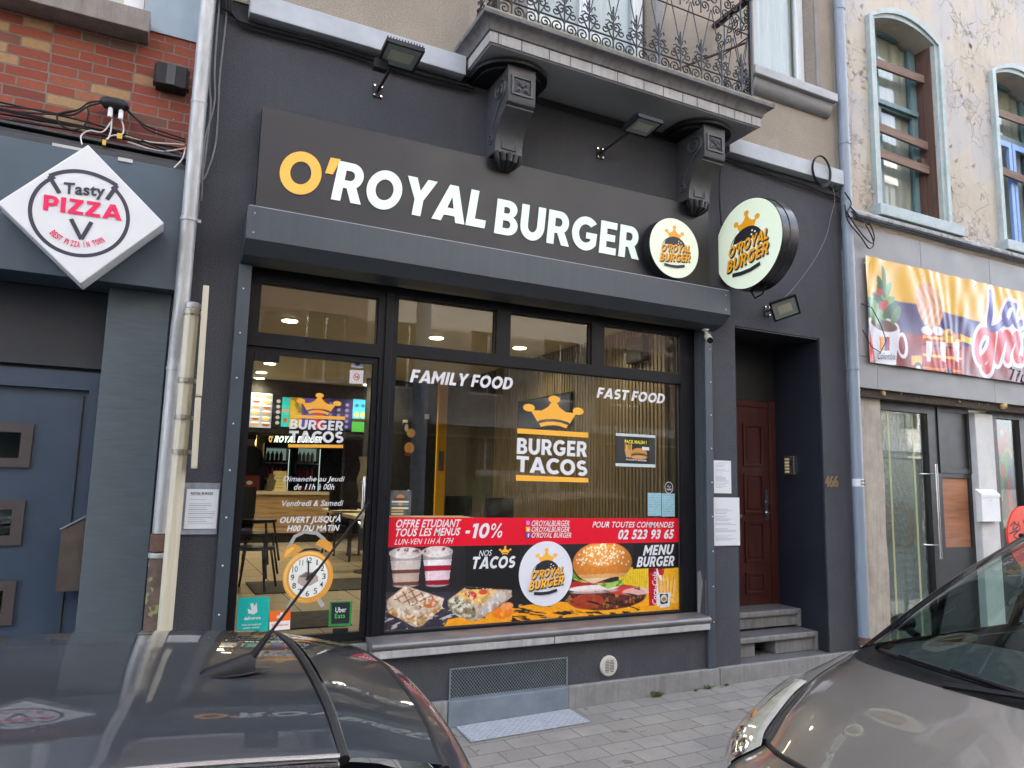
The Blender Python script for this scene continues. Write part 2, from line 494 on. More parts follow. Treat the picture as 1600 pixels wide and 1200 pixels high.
def _g(): # heavy geometric capitals, cap height 1
    D = {}
    D['O'] = ([ell(.49, .5, .49, .515), ell(.49, .5, .25, .275)], 1.02)
    D["'"] = ([[(.06, 1.0), (.31, 1.0), (.17, .60), (-.02, .60)]], .33)
    D['R'] = ([[(0, 0), (0, 1), (.40, 1)]+arc(.40, .67, .33, .33, 90, -55)+[(.80, 0), (.52, 0), (.345, .345), (.245, .345), (.245, 0)],
               [(.245, .795), (.38, .795)]+arc(.38, .668, .12, .127, 90, -90)+[(.245, .541)]], .81)
    D['P'] = ([[(0, 0), (0, 1), (.40, 1)]+arc(.40, .66, .34, .34, 90, -90)+[(.245, .32), (.245, 0)],
               [(.245, .795), (.38, .795)]+arc(.38, .66, .12, .135, 90, -90)+[(.245, .525)]], .78)
    D['Y'] = ([[(-.02, 1), (.26, 1), (.42, .66), (.58, 1), (.86, 1), (.545, .42), (.545, 0), (.295, 0), (.295, .42)]], .82)
    D['A'] = ([[(0, 0), (.37, 1), (.63, 1), (1, 0), (.72, 0), (.665, .17), (.335, .17), (.28, 0)], [(.40, .37), (.60, .37), (.50, .69)]], .98)
    D['L'] = ([[(0, 0), (0, 1), (.25, 1), (.25, .22), (.60, .22), (.60, 0)]], .62)
    D['B'] = ([[(0, 0), (0, 1), (.38, 1)]+arc(.38, .745, .30, .255, 90, -58)+arc(.41, .285, .33, .285, 62, -90)+[(.3, 0)],
               [(.245, .805), (.36, .805)]+arc(.36, .712, .09, .093, 90, -90)+[(.245, .619)], [(.245, .415), (.39, .415)]+arc(.39, .305, .11, .11, 90, -90)+[(.245, .195)]], .77)
    D['U'] = ([[(0, 1), (.25, 1), (.25, .42)]+arc(.41, .42, .16, .2, 180, 360)+[(.57, 1), (.82, 1), (.82, .40)]+arc(.41, .40, .41, .415, 0, -180)], .88)
    D['G'] = ([arc(.50, .5, .50, .515, 42, 322, 26)+[(.92, .54), (.52, .54), (.52, .355), (.68, .355), (.68, .285)]+arc(.50, .5, .25, .28, -52, -312, 24)], .98)
    D['E'] = ([[(0, 0), (0, 1), (.62, 1), (.62, .79), (.25, .79), (.25, .61), (.57, .61), (.57, .40), (.25, .40), (.25, .21), (.63, .21), (.63, 0)]], .69)
    D['F'] = ([[(0, 0), (0, 1), (.62, 1), (.62, .78), (.25, .78), (.25, .58), (.57, .58), (.57, .365), (.25, .365), (.25, 0)]], .66)
    D['T'] = ([[(0, 1), (.76, 1), (.76, .78), (.505, .78), (.505, 0), (.255, 0), (.255, .78), (0, .78)]], .77)
    D['C'] = ([arc(.5, .5, .5, .515, 46, 314, 26)+arc(.5, .5, .25, .28, 314, 46, 24)], .84)
    c = arc(.36, .695, .235, .2, 38, 262, 16)+arc(.36, .305, .245, .2, 82, -142, 16)
    l, r_ = stroke(c, .225)
    D['S'] = ([l+r_[::-1]], .74)
    D['M'] = ([[(0, 0), (0, 1), (.22, 1), (.52, .52), (.82, 1), (1.04, 1), (1.04, 0), (.80, 0), (.80, .56), (.52, .14), (.24, .56), (.24, 0)]], 1.11)
    D['I'] = ([rect(0, .25, 0, 1)], .32)
    D['D'] = ([[(0, 0), (0, 1), (.36, 1)]+arc(.36, .5, .49, .5, 90, -90), [(.25, .785), (.36, .785)]+arc(.36, .5, .235, .285, 90, -90)+[(.25, .215)]], .9)
    D['Z'] = ([[(0, 0), (0, .17), (.40, .785), (.04, .785), (.04, 1), (.73, 1), (.73, .84), (.33, .215), (.75, .215), (.75, 0)]], .8)
    D['N'] = ([[(0, 0), (0, 1), (.22, 1), (.64, .44), (.64, 1), (.88, 1), (.88, 0), (.68, 0), (.24, .59), (.24, 0)]], .96)
    D['1'] = ([[(0, .74), (.02, .96), (.30, 1), (.46, 1), (.46, 0), (.20, 0), (.20, .76)]], .56)
    D['0'] = ([ell(.42, .5, .42, .515), ell(.42, .5, .18, .29)], .88)
    D['-'] = ([rect(0, .36, .32, .52)], .44)
    D['%'] = ([ell(.2, .76, .2, .24, 20), ell(.2, .76, .09, .13, 20), [(.2, 0), (.72, 1), (.86, 1), (.34, 0)], ell(.86, .24, .2, .24, 20), ell(.86, .24, .09, .13, 20)], 1.1)
    return D
GL = _g()
_tc = {}
def heavy_glyphs(body, gap=.055):
    x = 0; out = []
    for ch in body:
        if ch == ' ': x += .36; continue
        cs, adv = GL[ch]
        out.append([[(u+x, v) for u, v in c] for c in cs]); x += adv+gap
    return out
def textmesh(body, heavy=False, off=.02, shear=0):
    key = (body, heavy, off, shear)
    if key in _tc: return _tc[key]
    v2 = []; f = []
    if heavy:
        for cs in heavy_glyphs(body):
            for grp in ([cs] if len(cs) < 4 else [cs[:2], cs[2:3], cs[3:]]):
                fl = [p for c in grp for p in c]
                t = geometry.tessellate_polygon([[Vector((p[0], p[1], 0)) for p in c] for c in grp])
                f += [tuple(i+len(v2) for i in q) for q in t]; v2 += [(p[0]+shear*p[1], p[1]) for p in fl]
    else:
        cu = bpy.data.curves.new('t', 'FONT'); cu.body = body; cu.offset = off; cu.resolution_u = 3; cu.fill_mode = 'FRONT'
        cu.space_character = 1+off*2.2
        ob = bpy.data.objects.new('t', cu)
        me = bpy.data.meshes.new_from_object(ob)
        k = 1/.70
        v2 = [(v.co.x*k+shear*v.co.y*k, v.co.y*k) for v in me.vertices]
        f = [tuple(p.vertices) for p in me.polygons]
        bpy.data.objects.remove(ob); bpy.data.meshes.remove(me); bpy.data.curves.remove(cu)
    x0 = min(q[0] for q in v2)
    v2 = [(q[0]-x0, q[1]) for q in v2]
    _tc[key] = (v2, f)
    return v2, f

CROWN = [(-.80, .28), (-.42, .30), (-.20, .52), (-.08, .80), (.08, .80), (.20, .52), (.42, .30), (.80, .28), (.56, -.30), (.50, -.22), (.25, -.13), (0, -.10), (-.25, -.13), (-.50, -.22), (-.56, -.30)]
CBAND = [(-.50, -.38), (-.25, -.27), (0, -.24), (.25, -.27), (.50, -.38), (.44, -.56), (.22, -.46), (0, -.43), (-.22, -.46), (-.44, -.56)]
def crown(s, cx, cy, k, m, ky=None, rot=0):
    ky = ky or k
    c_, s_ = math.cos(rot), math.sin(rot)
    T = lambda P: [(cx+(x*k*c_-y*ky*s_), cy+(x*k*s_+y*ky*c_)) for x, y in P]
    s.poly([T(CROWN)], m); s.poly([T(CBAND)], m, 0)
    for bx, by, r_ in ((-.86, .40, .2), (0, .94, .2), (.86, .40, .2)): s.poly([T(ell(bx, by, r_, r_, 16))], m, 1)
def burger_logo(s, cx, cy, k, gold, dark, back):      # crown over a dark bun with the two-line name
    crown(s, cx, cy+.52*k, .40*k, gold, .34*k)
    s.poly([arc_(cx, cy, k, .02, .12, .48, .38, 8, 172)], dark)
    s.line([(cx+k*x, cy+k*y) for x, y in arc(.02, .05, .56, .42, 100, 178)], .022*k, dark)
    for x, y in ((.18, .36), (.27, .31), (.16, .27)): s.poly([[(cx+k*a, cy+k*b) for a, b in ell(x, y, .028, .022, 8)]], back)
    for dx, dy, m in ((.03, -.045, dark), (.015, -.02, dark), (0, 0, gold)):
        s.text("O'ROYAL", (cx+k*(-.62+dx), cy+k*(-.12+dy)), (cx+k*(.66+dx), cy+k*(.02+dy)), (cx+k*(-.56+dx), cy+k*(.15+dy)), m, True)
        s.text("BURGER", (cx+k*(-.68+dx), cy+k*(-.48+dy)), (cx+k*(.66+dx), cy+k*(-.32+dy)), (cx+k*(-.62+dx), cy+k*(-.18+dy)), m, True)
    s.line([(cx+k*x, cy+k*y) for x, y in ((-.48, -.58), (-.2, -.60), (.1, -.585), (.42, -.51))], .10*k, dark)
def arc_(cx, cy, k, ox, oy, rx, ry, a0, a1): return [(cx+k*x, cy+k*y) for x, y in arc(ox, oy, rx, ry, a0, a1)]

# ---------------------------------------------------------------- printed pictures: colour laid on a fine grid of the sheet
def hnoise(X, Y, sc, seed=0, oct=4):
    out = np.zeros_like(X); amp = 1; tot = 0
    rs = np.random.RandomState(seed)
    for o in range(oct):
        tab = rs.rand(64, 64)
        x = X*sc*2**o; y = Y*sc*2**o
        xi = np.floor(x).astype(int); yi = np.floor(y).astype(int)
        fx = x-xi; fy = y-yi; fx = fx*fx*(3-2*fx); fy = fy*fy*(3-2*fy)
        a = tab[yi % 64, xi % 64]; b = tab[yi % 64, (xi+1) % 64]; c = tab[(yi+1) % 64, xi % 64]; d = tab[(yi+1) % 64, (xi+1) % 64]
        out += amp*((a*(1-fx)+b*fx)*(1-fy)+(c*(1-fx)+d*fx)*fy); tot += amp; amp *= .55
    return out/tot
class Paint:
    def __init__(s, x0, x1, y0, y1, nx, ny, col):
        s.x = np.linspace(x0, x1, nx); s.y = np.linspace(y0, y1, ny)
        s.X, s.Y = np.meshgrid(s.x, s.y); s.aa = (x1-x0)/nx
        s.img = np.zeros((ny, nx, 3)); s.img[:] = srgb(*col)
    def put(s, m, col):
        c = np.array(srgb(*col)) if isinstance(col, tuple) else col
        m = np.clip(m, 0, 1)[..., None]
        s.img = s.img*(1-m)+c*m
    def e(s, cx, cy, rx, ry, rot=0):
        c, n = math.cos(rot), math.sin(rot)
        a = ((s.X-cx)*c+(s.Y-cy)*n)/rx; b = (-(s.X-cx)*n+(s.Y-cy)*c)/ry
        return np.clip((1-np.hypot(a, b))*min(rx, ry)/s.aa+.5, 0, 1)
    def p(s, pts):
        ins = np.zeros(s.X.shape, bool); n = len(pts)
        for i in range(n):
            (x1, y1), (x2, y2) = pts[i], pts[(i+1) % n]
            if y1 == y2: continue
            c = ((y1 > s.Y) != (y2 > s.Y)) & (s.X < (x2-x1)*(s.Y-y1)/(y2-y1)+x1)
            ins ^= c
        return ins.astype(float)
    def line(s, pts, wd):
        d = np.full(s.X.shape, 9.)
        for (x1, y1), (x2, y2) in zip(pts[:-1], pts[1:]):
            dx, dy = x2-x1, y2-y1; t = np.clip(((s.X-x1)*dx+(s.Y-y1)*dy)/(dx*dx+dy*dy+1e-12), 0, 1)
            d = np.minimum(d, np.hypot(s.X-x1-t*dx, s.Y-y1-t*dy))
        return np.clip((wd/2-d)/s.aa+.5, 0, 1)
    def n(s, sc, seed=0, oct=4): return hnoise(s.X, s.Y, sc, seed, oct)
    def th(s, f, t, w=.03): return np.clip((f-t)/w+.5, 0, 1)
    def sheet(s, name, to3, mat, parent=None):
        ny, nx = s.X.shape
        V = [to3(x, y) for y in s.y for x in s.x]
        g = G().add(V, [(j*nx+i, j*nx+i+1, (j+1)*nx+i+1, (j+1)*nx+i) for j in range(ny-1) for i in range(nx-1)])
        o = obj(name, g, mat, parent, smooth='all')
        a = o.data.color_attributes.new('ink', 'FLOAT_COLOR', 'POINT')
        buf = np.ones((ny*nx, 4), np.float32); buf[:, :3] = s.img.reshape(-1, 3)
        a.data.foreach_set('color', buf.ravel())
        return o
# ---------------------------------------------------------------- material instances
m_dark = stucco('charcoal_stucco', (.057, .059, .066), 120, .8)
m_darkp = stucco('charcoal_stucco_low', (.04, .041, .046), 120, .8)
m_tan = stucco('tan_render', (.275, .235, .185), 110, .6, .18)
m_band = M('pale_blue_paint', (.40, .425, .45), .75, 0, .16, 3, .25, 40, spots=((.20, .19, .18), 9, .70))
m_underband = M('near_black_core', (.012, .012, .014), .8)  # near-black strip of wall behind the band and balcony
m_brick = brickm()
m_slate = M('slate_blue_paint', (.046, .072, .094), .42, 0, .16, 2.2, .15, 60)
m_pilaster = M('slate_wood_paint', (.070, .090, .102), .6, 0, .14, 3, .55, 26, stretch=(2.2, 2.2, 16), spots=((.25, .26, .26), 34, .76))
m_doorblue = M('blue_grey_door', (.042, .062, .092), .38, 0, .1, 3)
m_box = M('anthracite_aluminium', (.046, .058, .072), .4, .1, .1, 2.6, stretch=(9, 9, .6))
m_rail = M('anthracite_rail', (.05, .064, .078), .45, .1, .1, 4, spots=((.4, .42, .44), 60, .80))
m_frame = M('black_frame', (.0075, .008, .0105), .45, 0, .15, 4, spec=.22)
m_panelb = M('black_sign_panel', (.011, .0118, .016), .42, 0, .12, 1.6, .1, 3)
m_stone = stonem('grey_stone', (.22, .212, .198))
m_stone2 = stonem('pale_stone', (.37, .362, .35), (.10, .095, .08), .5)
m_step = stonem('worn_step_stone', (.19, .185, .176), (.06, .058, .055), .6)
m_tread = stonem('dark_step_tread', (.095, .093, .092), (.05, .05, .05), .5, False)
m_sillmet = M('worn_grey_coating', (.16, .155, .155), .33, .35, .22, 5, spots=((.5, .5, .5), 26, .76))
m_zinc = M('galvanised_sheet', (.20, .235, .265), .5, .3, .2, 5, .08, 30)
m_galv = M('galvanised_pipe', (.36, .36, .35), .5, .4, .2, 7, stretch=(4, 4, .8))
m_alu = M('brushed_steel', (.62, .62, .63), .24, 1, .1, 8)
m_chrome = M('polished_metal', (.75, .75, .76), .12, 1, .05, 8)
m_pvc = M('blue_grey_pipe', (.205, .243, .29), .42, 0, .08, 4, stretch=(6, 6, .6), spots=((.13, .14, .15), 20, .74))
m_cream = M('cream_paint', (.50, .45, .33), .5, 0, .12, 6, stretch=(8, 8, .5), spots=((.19, .16, .11), 40, .77))
m_rust = M('rusty_iron', (.13, .07, .045), .85, .2, .35, 14, .5, 60)
m_moss = M('mossy_iron', (.10, .065, .05), .85, 0, .4, 12, .6, 50, spots=((.20, .21, .09), 13, .56))
m_iron = M('black_wrought_iron', (.018, .018, .02), .5, .3, .2, 12, .3, 80)
m_brownrail = M('oxblood_paint', (.055, .018, .015), .5)
m_white = M('white_paint', (.68, .70, .70), .45, 0, .06, 4)
m_whitep = M('dirty_white_paint', (.55, .55, .525), .65, 0, .1, 5, .25, 30, spots=((.2, .18, .16), 15, .73))
m_black = M('black_plastic', (.011, .011, .012), .5, 0, .2, 12, spec=.25)
m_cable = M('cable_black', (.012, .012, .013), .55, 0, .2, 8, spec=.25)
m_cableg = M('cable_grey', (.17, .165, .155), .55, 0, .2, 8)
m_cablew = M('cable_white', (.55, .53, .48), .5)
m_yel = M('yellow_clip', (.55, .36, .03), .5)
m_teal = M('peeling_teal_paint', (.34, .405, .395), .6, 0, .2, 6, .7, 30, spots=((.40, .405, .385), 12, .57))
m_tealclean = M('teal_paint', (.12, .20, .215), .55, 0, .15, 6)
m_bluewin = M('sky_blue_paint', (.22, .36, .66), .5, 0, .1, 6)
m_oldwood = woodm('weathered_plank', (.19, .125, .095), 'x', .8)
m_redwood = woodm('red_brown_timber', (.10, .052, .038), 'z', .7)
m_brown = woodm('mahogany_door', (.060, .017, .013), 'z', .35, .2)
m_ply = woodm('orange_plywood', (.34, .15, .075), 'x', .6, 0, .6)
m_panelg = M('grey_cladding', (.20, .198, .194), .5, 0, .07, 2.2)
m_concrete = stonem('raw_concrete', (.36, .32, .26), (.16, .135, .10), .65)
m_foam = M('dried_foam', (.50, .34, .14), .8, 0, .35, 24, .8, 60)
m_shopfr = M('charcoal_door_frame', (.016, .016, .017), .4)
m_glass = glassm('shop_glass', (.87, .86, .78), 1.6)
m_glass2 = glassm('window_glass', (.86, .89, .88), 1.6)
m_curtain = M('white_curtain_and_reflection', (.72, .70, .63), .9, 0, .1, 3, .3, 12, stretch=(5, 5, .3))  # curtain white also stands for the bright reflection in the upper panes
m_curtain2 = M('pale_curtain_and_reflection', (.62, .59, .50), .9, 0, .25, 2.2, stretch=(4, 4, .6))  # brightened to stand for sunlit houses mirrored in the glass
m_int = M('dark_interior', (.02, .019, .018), .8)
m_ceil = M('cream_ceiling', (.50, .455, .33), .7, 0, .03, 2)
m_intdark = M('black_interior_wall', (.012, .012, .012), .85)
m_slat = woodm('oak_slats', (.165, .132, .085), 'z', .6)
m_counter = woodm('walnut_counter', (.42, .28, .15), 'x', .45)
m_top = M('pale_worktop', (.58, .52, .38), .4, 0, .06)
m_mustard = M('mustard_paint', (.60, .33, .012), .5, 0, .06)
m_film = None

# ---------------------------------------------------------------- ground
def slopebox(name, x0, x1, y0, y1, dz0, dz1, mat, n=1, label=None):
    g = G()
    vs = [(x, y, pav(x)+d) for d in (dz0, dz1) for y in (y0, y1) for x in (x0, x1)]
    g.add(vs, [(0,2,3,1), (4,5,7,6), (0,1,5,4), (2,6,7,3), (0,4,6,2), (1,3,7,5)])
    return obj(name, g, mat)
m_asphalt = M('asphalt', (.055, .055, .057), .85, 0, .25, 3, .7, 120, dist=.006)
gg = G(); e_ = 150
gg.add([(x, y, pav(x)-.135) for x, y in ((-e_, -e_), (e_, -e_), (e_, e_), (-e_, e_))], [(0, 1, 2, 3)])
tag(obj('ground', gg, M('bare_ground', (.12, .11, .10), .9, 0, .2, 1)), kind='structure')
gg = G(); gg.add([(x, y, pav(x)-.13) for x, y in ((-60, -10.6), (60, -10.6), (60, -1.9), (-60, -1.9))], [(0, 1, 2, 3)])
tag(obj('road', gg, m_asphalt), kind='structure')
m_pave = pavem()
tag(slopebox('pavement', -60, 60, -1.72, .3, -.14, 0, m_pave), kind='structure')
tag(slopebox('kerb', -60, 60, -1.86, -1.725, -.16, .004, stonem('kerb_stone', (.24, .235, .225), (.08, .08, .075), .4, False)), kind='structure')
tag(slopebox('far_pavement', -60, 60, -14.0, -10.6, -.16, 0, m_pave), kind='structure')

# ---------------------------------------------------------------- the restaurant house
rb = thing('restaurant_building', 'charcoal rendered house with a burger shop on its ground floor and an iron balcony', 'building', (3.2, 0, 0))
T0 = 21.0  # unseen height raised so the row shades the houses opposite
g = G()
g.wall([[(.10, .165), (.42, .165), (4.46, .165), (4.78, .165), (4.78, 3.215), (5.91, 3.215), (5.91, .165), (6.30, .165), (6.30, 4.86), (.10, 4.86)],
        rect(.485, 4.385, .50, 3.30)], 0, .16)
g.box(4.70, 4.78, .16, .62, .1, 3.3); g.box(5.91, 6.0, .16, .62, .1, 3.3); g.box(4.70, 6.0, .16, .66, 3.215, 3.3)
obj('stucco_wall', g, m_dark, rb)
g = G()   # the smoother dark blue-black lining of the door recess
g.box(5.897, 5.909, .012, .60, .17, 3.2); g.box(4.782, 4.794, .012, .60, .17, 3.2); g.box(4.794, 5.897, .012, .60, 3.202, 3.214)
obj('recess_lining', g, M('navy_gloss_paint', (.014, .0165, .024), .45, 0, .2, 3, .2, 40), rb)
g = G()
g.wall([rect(.10, 6.30, 4.99, T0), rect(2.52, 3.86, 4.995, 7.35), rect(5.09, 5.98, 5.86, 7.5)], 0, .30)
obj('upper_wall', g, m_tan, rb)
g = G(); g.box(.10, 6.30, .01, .2, 4.86, 4.99); obj('wall_core', g, m_underband, rb)
for x0, x1 in ((.34, 1.95), (4.665, 6.24)): obj('painted_band', G().box(x0, x1, -.10, .009, 4.872, 5.03), m_band, rb, bevel=.006)
g = G(); g.box(.10, 6.30, .3, 10.2, T0-.1, T0); g.box(.10, 6.30, 10.0, 10.2, 0, T0-.1); g.box(.10, .2, .3, 10, .0, T0-.1); g.box(6.2, 6.3, .3, 10, 0, T0-.1); g.box(.2, 6.2, .3, 10, 3.62, 3.8); g.box(2.0, 4.9, 2.2, 2.3, 3.8, T0-.1); g.box(4.9, 6.2, 2.2, 2.3, 3.8, T0-.1)  # unseen roof and back walls, added so no sunlight leaks through
obj('sun_blocking_shell', g, m_tan, rb)
# plinth and sill
for x0, x1 in ((.10, 2.0), (2.985, 4.50), (4.505, 6.30)):
    g = G(); a, b = -.04, .165
    g.add([(x, y, z) for x in (x0, x1-.004) for y, z in ((-.05, pav(x)-.1), (-.05, b), (.0, b), (.0, pav(x)-.1))], [(0, 4, 5, 1), (1, 5, 6, 2), (2, 6, 7, 3), (0, 1, 2, 3), (4, 7, 6, 5), (0, 3, 7, 4)])
    obj('plinth', g, m_stone, rb, bevel=.006)
g = G(); g.box(2.0, 2.982, -.056, .0, -.08, .162); obj('plinth_cover', g, m_zinc, rb, bevel=.003)
g = G()
for x0, x1 in ((1.44, 2.84), (2.845, 4.38)): g.box(x0, x1, -.072, .10, .497, .55)
obj('sill_stone', g, m_stone2, rb, bevel=.008)
g = G(); g.prism([[(.10, .551), (.10, .618), (-.035, .606)]+arc(-.05, .577, .033, .028, 80, 270, 8)], lambda u, v: (1.42, u, v), lambda u, v: (4.384, u, v))
obj('sill_capping', g, m_sillmet, rb, smooth=True)
# steps of the house door
g = G(); g.box(4.78, 5.91, .0, .62, .0, .168); obj('bottom_step', g, m_tread, rb)
g = G()
for x0, x1 in ((4.795, 5.10), (5.36, 5.86)): g.box(x0, x1, .15, .62, .17, .295)
g.box(5.86, 5.896, .12, .62, .17, .345); g.box(4.795, 5.86, .34, .62, .37, .47); g.box(5.86, 5.896, .32, .62, .352, .525)
obj('step_riser', g, m_step, rb, bevel=.004)
g = G(); g.box(4.795, 5.859, .115, .62, .295, .347); obj('middle_step', g, [m_step], rb, bevel=.012)
g = G(); g.box(4.795, 5.859, .315, .62, .472, .527); obj('top_step', g, [m_step], rb, bevel=.012)
g = G(); g.box(4.80, 5.85, .13, .60, .3475, .351); g.box(4.80, 5.85, .33, .60, .5275, .531); obj('step_tread', g, m_tread, rb)
# brown panelled door in the recess
g = G(); g.box(4.80, 5.895, .60, .70, 2.62, 3.2); obj('dark_transom', g, M('transom_board', (.012, .012, .012), .5), rb)
dr = obj('house_door', G().box(4.98, 5.80, .605, .66, .532, 2.545), m_brown, rb)
g = G(); g.box(4.80, 4.979, .595, .66, .532, 2.62); g.box(5.801, 5.894, .585, .66, .532, 2.62); g.box(4.979, 5.801, .595, .66, 2.546, 2.62)
obj('door_frame', g, m_brown, dr, bevel=.006)
pz = [(2.37, 1.93), (1.86, 1.44), (1.37, .95), (.86, .64)]
for zt, zb in pz:
    for x0, x1 in ((5.07, 5.34), (5.44, 5.71)):
        g = G()
        g.wall([rect(x0, x1, zb, zt), rect(x0+.028, x1-.028, zb+.028, zt-.028)], .590, .6045)
        g.box(x0+.05, x1-.05, .596, .6045, zb+.05, zt-.05)
        obj('door_panel', g, m_brown, dr, bevel=.007)
g = G(); g.box(5.725, 5.765, .592, .604, 1.38, 1.70); g.tube([(5.745, .592, 1.56), (5.745, .55, 1.56), (5.66, .545, 1.56)], .011); g.lathe([(.016, 0), (.016, .02)], (5.745, .592, 1.45), (0, -1, 0), 12)
obj('door_handle', g, m_alu, dr, smooth=True)
obj('letter_slot', G().box(5.10, 5.40, .582, .604, 1.395, 1.432), m_alu, dr, bevel=.003)

# shopfront frame, panes
g = G()
hol = [rect(.567, 1.40, 2.694, 3.047), rect(1.554, 2.37, 2.72, 3.077), rect(2.493, 3.269, 2.717, 3.075), rect(3.396, 4.215, 2.722, 3.077), rect(1.554, 4.226, .634, 2.628)]
g.wall([rect(.487, 4.383, .58, 3.30)]+hol+[rect(.50, 1.425, .581, 2.60)], .105, .19)
g.box(1.455, 1.51, .085, .104, .62, 3.1)
sf = obj('shopfront_frame', g, m_frame, rb, bevel=.004)
for q in hol:
    (x0, z0), _, (x1, z1), _ = q
    obj('window_pane', G().add([(x0-.01, .15, z0-.01), (x1+.01, .15, z0-.01), (x1+.01, .15, z1+.01), (x0-.01, .15, z1+.01)], [(0, 1, 2, 3)]), m_glass, sf)
g = G()
for q in hol:
    (x0, z0), _, (x1, z1), _ = q
    g.wall([rect(x0-.004, x1+.004, z0-.004, z1+.004), rect(x0+.007, x1-.007, z0+.007, z1-.007)], .138, .148)
obj('glazing_bead', g, M('dark_gasket', (.05, .048, .042), .5), sf)
# shop door
g = G(); g.wall([rect(.503, 1.422, .60, 2.598), rect(.553, 1.388, .652, 2.552)], .125, .17)
sd_ = obj('shop_door', g, m_frame, rb, bevel=.004)
obj('door_pane', G().add([(.54, .15, .64), (1.40, .15, .64), (1.40, .15, 2.56), (.54, .15, 2.56)], [(0, 1, 2, 3)]), m_glass, sd_)
g = G(); g.tube([(1.345, .145, 1.70), (1.345, .07, 1.72), (1.345, .07, 1.66), (1.345, .07, 1.44), (1.345, .07, 1.38), (1.345, .145, 1.40)], .011, 10)
obj('pull_handle', g, m_chrome, sd_, smooth=True)
obj('patch_fitting', G().box(.556, .72, .118, .149, 2.50, 2.551), m_frame, sd_)
obj('door_threshold', G().box(.486, 1.425, .05, .2, .50, .579), m_stone, rb)
g = G(); g.box(.49, 1.40, -.02, .05, .167, .40); g.box(.49, 1.40, -.30, -.055, -.06, .2)
obj('shop_step', g, m_step, rb, bevel=.008)
# roller shutter
g = G(); g.prism([[(-.001, 3.452), (-.25, 3.452), (-.25, 3.232), (-.155, 3.15), (-.06, 3.125), (-.001, 3.118)]], lambda u, v: (.41, u, v), lambda u, v: (4.495, u, v))
sh = obj('roller_shutter_box', g, m_box, rb, bevel=.004)
g = G(); g.box(.42, 4.485, -.247, -.02, 3.4525, 3.457); g.box(.45, .46, -.2525, -.2505, 3.40, 3.41); g.box(4.44, 4.45, -.2525, -.2505, 3.40, 3.41); g.box(4.44, 4.45, -.2525, -.2505, 3.27, 3.28); g.box(.45, .46, -.2525, -.2505, 3.27, 3.28); obj('box_lid', g, M('pale_edge', (.35, .37, .38), .4), sh)
for x0, x1 in ((.402, .484), (4.388, 4.468)):
    g = G(); g.box(x0, x1, -.035, -.001, .166 if x0 > 2 else .40, 3.117); g.box(x0+.02 if x0 < 2 else x0, x1 if x0 < 2 else x1-.02, 0, .10, .58, 3.1)
    rl = obj('shutter_rail', g, m_rail, rb, bevel=.003)
    g = G()
    for k in range(9):
        g.lathe([(.006, 0), (.004, .003)], ((x0+x1)/2+(.022 if x0 > 2 else -.004), -.0355, .55+k*.30), (0, -1, 0), 8)
    obj('rail_rivet', g, m_white, rl)
g = G(); g.tube([(4.388+.002, -.01, z) for z in (.5, .7, .9)], .004); g.add([(4.372, .08, .62), (4.386, .06, .60), (4.386, .02, .86), (4.38, .05, .98), (4.374, .08, .96)], [(0, 1, 2, 3, 4)])
obj('torn_sealing_tape', g, m_cableg, rb)

# balcony
bal = obj('balcony_slab', G().box(1.97, 4.66, -.50, -.001, 4.935, 5.02), [m_stone2], rb, bevel=.004)
g = G()
prof = [(0, 5.02), (.012, 5.024), (.02, 5.045), (.035, 5.07), (.06, 5.09), (.085, 5.10), (.09, 5.118), (.09, 5.128), (-.02, 5.135)]
path = [(1.97, .0, -1, 0), (1.97, -.50, -1, -1), (4.66, -.50, 1, -1), (4.66, .0, 1, 0)]
P_ = [[(x+dx*o, y+dy*o if dy else y-.001, z) for o, z in prof] for x, y, dx, dy in path]
g.grid(P_, 0); g.box(1.99, 4.64, -.48, -.001, 5.02, 5.128)
obj('balcony_moulding', g, stonem('weathered_moulding', (.16, .155, .155), (.05, .05, .045), .7), bal, smooth=True)
g = G(); g.box(1.90, 4.73, -.57, -.001, 5.129, 5.16); obj('mossy_ledge', g, M('mossy_stone', (.24, .22, .16), .9, 0, .3, 9, .8, 40, spots=((.15, .16, .06), 11, .56)), bal, bevel=.01)
g = G()
for k in range(13):
    x = 2.06+k*.21+random.uniform(-.05, .05); g.box(x, x+.006, -.5025, -.5005, 4.936, 5.018)
obj('slab_joint', g, M('joint_grime', (.07, .065, .05), .9), bal)
obj('balcony_soffit', G().box(1.985, 4.645, -.485, -.001, 4.926, 4.934), M('grey_soffit_paint', (.30, .305, .31), .7, 0, .08, 2), bal)
